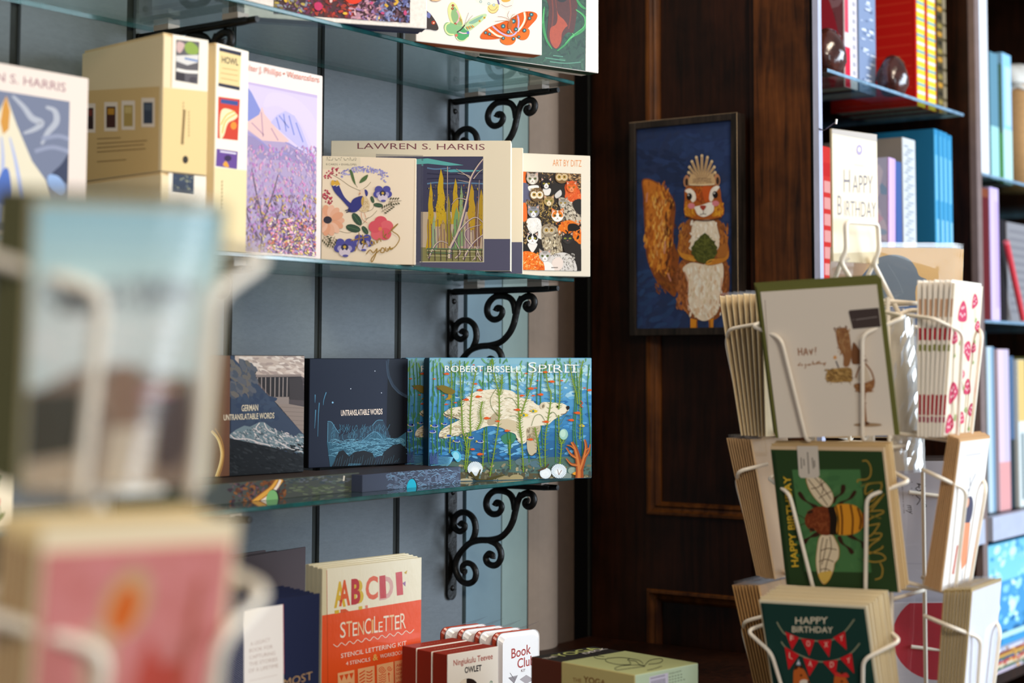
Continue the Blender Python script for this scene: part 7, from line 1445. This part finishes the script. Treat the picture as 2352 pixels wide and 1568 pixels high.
# row behind the birthday sign
bk('red spined book left of the birthday sign', 1889, 1916, 338, -0.49, ZB, 0.20, 'b9241c', bands=[(0.12 + i * 0.1, 0.19 + i * 0.1, 0.2, 0.8, 'c98a84') for i in range(7)] + [(0.82, 0.90, 0.0, 1.0, 'b01512')])
o, M, w, h = bk('pale lilac and blue book leaning right of the birthday sign', 2040, 2056, 362, -0.515, ZB, 0.16, 'c8a8d8', cover='b9bfe0', lean=0.03, bands=[(0.0, 1, 0.0, 0.5, 'd0b0de')])
mb = MB(); a = Art(mb, o=(0, 0, 0), e1=(0, -1, 0), clip=(-0.155, 0.002, -0.004, h)); a.dabs(['8fb4dc', 'c8b8e8', 'e4c8e4', 'a8c8ec', 'd8d8f0'], 60, -0.155, 0, -0.004, h, 0.012, 0.03, 2); mb.build('printed_cover', PRINT, o)
bk('navy book with pale lower spine beside the lilac book', 2060, 2074, 372, -0.51, ZB, 0.17, '3f5a94', bands=[(0.0, 0.25, 0, 1, '8fa6cc')])
random.seed(5)
bk('thick grey speckled book between lilac and blue books', 2077, 2106, 320, -0.50, ZB, 0.19, 'c9cbcc', cover='8a837c', bands=[(z / 60, z / 60 + 0.008, 0.12 + 0.12 * (z % 3), 0.4 + 0.2 * (z % 3), '9aa0a8') for z in range(2, 58)])
for k, lab in enumerate(('blue book with paler spine, leftmost of four behind the rack', 'blue book with paler spine, second of four behind the rack', 'blue book with paler spine, third of four behind the rack', 'blue book with paler spine, rightmost of four beside the upright')):
    p0 = [2150, 2161, 2171, 2181][k]
    bk(lab, p0, p0 + 9.6, [298, 302, 306, 312][k], -0.52, ZB, 0.20, '2f86b4', cover='1f6a94', bands=[(0.40, 0.52, 0.15, 0.85, '8fc4dc'), (0.0, 0.97, 0.0, 0.5, '4a9cc4'), (0.62, 0.86, 0.2, 0.7, '6fb4d4')], group='blue series books')
# bay right of the upright
bk('tall white glossy spine just right of the upright, above the shelf', 2249, 2277, 2.36, -0.52, ZC, 0.20, 'eceef4', bands=[(0, 1, 0.0, 0.22, 'a8988c')], mats=TIN)
bk('grey teal spine with pale base right of the bright strip', 2281, 2300, 125, -0.50, ZC, 0.19, '5f8a9c', bands=[(0.0, 0.42, 0, 1, '9fd0cc')])
bk('thin dark green spine between teal and pale blue books', 2301, 2309, 150, -0.49, ZC, 0.19, '2f4a34', bands=[(0, 0.42, 0, 1, '3f7a2c')])
bk('pale blue spine beside the tan corrugated roll', 2310, 2330, 128, -0.49, ZC, 0.19, '8fc4e4', bands=[(0.0, 0.42, 0, 1, 'b9e0dc'), (0.45, 0.9, 0.3, 0.9, 'b8d8ee')])
p = on_y(2352, 300, -0.47); rl = thing('paper_roll', T(p.x + 0.018, -0.45, ZC + 0.0004), 'tan corrugated paper roll at the upper right edge', 'roll')
zt = on_y(2345, 195, -0.47).z - ZC
mb = MB(); n = 60; R_ = 0.05
mb.lathe([(R_ * 1.0, 0), (R_, zt)], 'c79a62', 60)
for i, (x, y, z) in enumerate(mb.v): k = 1 + 0.015 * (i % 2); mb.v[i] = (x * k, y * k, z)
mb.build('corrugated_paper', plain('corrugated_tan_paper', 'c99a66', 0.8, 0, 0.2, 60, 0.4, (1, 1, 9)), rl)
mb = MB(); mb.tube([(R_ * 1.03 * cos(t), R_ * 1.03 * sin(t), zt * 0.97 + 0.004 * sin(6 * t)) for t in [2 * pi * i / 30 for i in range(30)]], 0.006, 'e9e2d8', 8, closed=True); mb.build('cloth_band', MATT, rl)
cl = thing('folded_cloth', T(p.x - 0.012, -0.45, ZC + 0.0004 + zt), 'crumpled cream cloth on top of the tan roll', 'cloth')
mb = MB(); pr = [(0.052 * cos(t * pi / 2) ** 0.6 + 0.001, 0.055 * sin(t * pi / 2)) for t in [i / 8 for i in range(9)]]; mb.lathe(pr, 'd8d4cc', 28)
for i, (x, y, z) in enumerate(mb.v): k = 1 + 0.13 * sin(4 * atan2(y, x) + z * 60); mb.v[i] = (x * k, y * k, z)
mb.build('cloth_bundle', MATT, cl)
bk('maroon spine just right of the upright', 2253, 2273, 432, -0.515, ZB, 0.19, '5c0f16', bands=[(0.93, 1, 0, 1, '7a3c22')])
bk('lavender spine beside the maroon book', 2276, 2296, 432, -0.51, ZB, 0.19, 'cdb8e2', bands=[(0.1, 0.9, 0.55, 0.95, 'bfa6d8')])
bk('black spine beside the lavender book', 2299, 2311, 505, -0.50, ZB, 0.19, '1d1a1e')
bk('grey album with dark red bar, right edge of the bookcase', 2314, 2420, 520, -0.49, ZB, 0.20, '8c898c', bands=[(0.1 + 0.08 * i, 0.13 + 0.08 * i, 0.05, 0.9, '7c797e') for i in range(11)])
q0, q1 = on_y(2350, 745, -0.52), on_y(2312, 560, -0.52)
st = thing('red_ruler', T(q0.x, -0.52, ZB + 0.001), 'coral red bar leaning in front of the grey album', 'ruler')
mb = MB(); d = Vector((q1.x - q0.x, 0, q1.z - ZB)); mb.tube([(0.0, 0, 0.006), tuple(d)], 0.008, 'd8424c', 8); mb.build('bar', PRINT, st)
mb = MB(); mb.tube([tuple(d), tuple(d * 1.03)], 0.0082, 'e8707a', 8); mb.build('tip', PRINT, st)
for lab, p0, p1, pt, col, bands, yf in (('dark teal spine half hidden behind the mushroom cards', 2250, 2262, 760, '2c4a50', [], -0.50),
    ('pale blue grey spine right of the mushroom cards', 2263, 2279, 796, 'b8c8d4', [(0, 1, 0.6, 1, '6f94ac')], -0.505), ('deep blue thin spine left of the pink book', 2280, 2287, 800, '1f4f80', [], -0.50),
    ('pale pink spine with coral foot below the glass shelf', 2288, 2313, 802, 'd8c0cc', [(0, 0.3, 0, 1, 'd89a98'), (0.3, 1, 0.5, 1, 'c8b8d0')], -0.51), ('slate blue spine right of the pink book', 2314, 2324, 818, '4a6484', [(0, 0.45, 0, 1, '2c3438')], -0.50),
    ('dark green grey spine with white lettering marks', 2325, 2332, 900, '2f3a3c', [(0.1 + i * 0.12, 0.16 + i * 0.12, 0.2, 0.8, '9aa4a4') for i in range(7)], -0.50), ('yellow topped white spine near the right edge', 2333, 2350, 826, 'd8dcd8', [(0.58, 1, 0, 1, 'd8b874'), (0.05, 0.5, 0.3, 0.7, '7a8688')], -0.51),
    ('black spine at the right edge of the frame', 2352, 2362, 835, '22262a', [], -0.50), ('olive spine just past the right edge', 2364, 2380, 820, '7a7a4a', [], -0.50)):
    bk(lab, p0, p1, pt, yf, ZD, 0.19, col, bands=bands)
# lowest: a big blue picture book standing on flat magazines
zb = on_y(2300, 1487, -0.52).z; n = 8; xm0, xm1 = on_y(2266, 1400, -0.52).x, on_y(2430, 1400, -0.52).x
cs = ['d8d4e0', '8a4a3a', 'c99a4a', '3f5a7a', 'b8483a', 'd8c8a8', '4a6a5a', 'c8b8c8']; th = (zb - 0.73) / n
for k in range(n):
    M = T(xm0 + 0.004 * (k % 3), -0.525, 0.7304 + th * (n - 1 - k)); t = thing('magazine', M, 'flat %s magazine, %s of the stack under the blue book' % (('white', 'rust', 'ochre', 'slate', 'brick red', 'beige', 'sage', 'mauve')[k], ('topmost', 'second', 'third', 'fourth', 'fifth', 'sixth', 'seventh', 'lowest')[k]), 'magazine', 'magazines under the blue book')
    mb = MB(); mb.box((0, 0, th - 0.0012), (xm1 - xm0 - 0.02, 0.28, th - 0.0004), cs[k]); mb.box((0, 0, 0), (xm1 - xm0 - 0.02, 0.28, 0.0008), cs[k]); mb.box((0, -0.0008, 0), (xm1 - xm0 - 0.02, 0, th - 0.0004), cs[k])
    a = Art(mb, o=(0, -0.0008, 0), clip=(0, 0.001, xm1 - xm0 - 0.02, th)); a.dabs([cs[k - 1], cs[(k + 3) % 8], 'd8a04a'], 14, 0.02, 0.002, xm1 - xm0 - 0.03, th, 0.004, 0.012, 2.5, (-10, 10)); mb.build('cover', PRINT, t)
    mb = MB(); mb.box((0.001, 0.0004, 0.001), (xm1 - xm0 - 0.022, 0.278, th - 0.0014), 'e4e0da'); mb.build('pages', MATT, t)
xa, xb = on_y(2264, 1350, -0.52).x, on_y(2420, 1350, -0.52).x; zt = on_y(2300, 1250, -0.52).z
M = T(xa, -0.515, zb + 0.0006) @ Matrix.Rotation(radians(-4), 4, 'X')
o = thing('picture_book', M, 'large turquoise picture book face out below the pale rail', 'book'); w, h = xb - xa, zt - zb - 0.002
mb = MB(); mb.rbox((0, 0, 0), (w, 0.003, h), 0.001, '3f8fbf', dict(left='24506a')); mb.rbox((0, 0.016, 0), (w, 0.019, h), 0.001, '2f6f94'); a = Art(mb, clip=clipbox(w, h))
a.rect('7fc8dc', 0, 0.55 * h, w, h); a.rect('4a94c8', 0, 0.12 * h, w, 0.62 * h); a.dabs(['a8e0ec', '6fb8dc', 'd0eef4', '4f9cd0', '88c8e4'], 120, 0, 0.2 * h, w, h, 0.008, 0.028, 2.4, (-20, 20)); a.dabs(['2f74a8', '245f90', '3a84b4'], 40, 0, 0.04 * h, w, 0.25 * h, 0.01, 0.03, 3, (-10, 10)); a.rect('b8dcd0', 0, 0.07 * h, w, 0.12 * h); a.dabs(['eef6fa'], 16, 0.01, 0.35 * h, 0.1, 0.7 * h, 0.006, 0.014, 1.6)
mb.build('cover', PRINT, o); mb = MB(); mb.box((0.001, 0.0032, 0.002), (w - 0.001, 0.0158, h - 0.002), 'dfe6ea'); mb.build('pages', MATT, o)
# display hook on the pale bookcase edge
hk = thing('display_hook', T(XC + 0.006, YF - 0.0006, on_x(1880, 297, XC).z), 'thin black wire hook sticking out of the pale bookcase edge', 'hook')
mb = MB(); e = EYE + ray(1921, 279) * 3.10; tip = e - Vector(hk.location)
mb.tube(rounded([(-0.006, 0.0, 0.001), (0.003, -0.005, -0.001), (0.012, -0.004, 0.001), tuple(tip)], 0.006), 0.0011, '111111', 8); mb.build('wire', IRON, hk)
mb = MB(); mb.tube([tuple(tip - Vector((0.0015, 0, 0.005))), tuple(tip + Vector((0.001, 0, 0.004)))], 0.002, 'f0f0f0', 10); mb.build('tip_cap', TIN, hk)
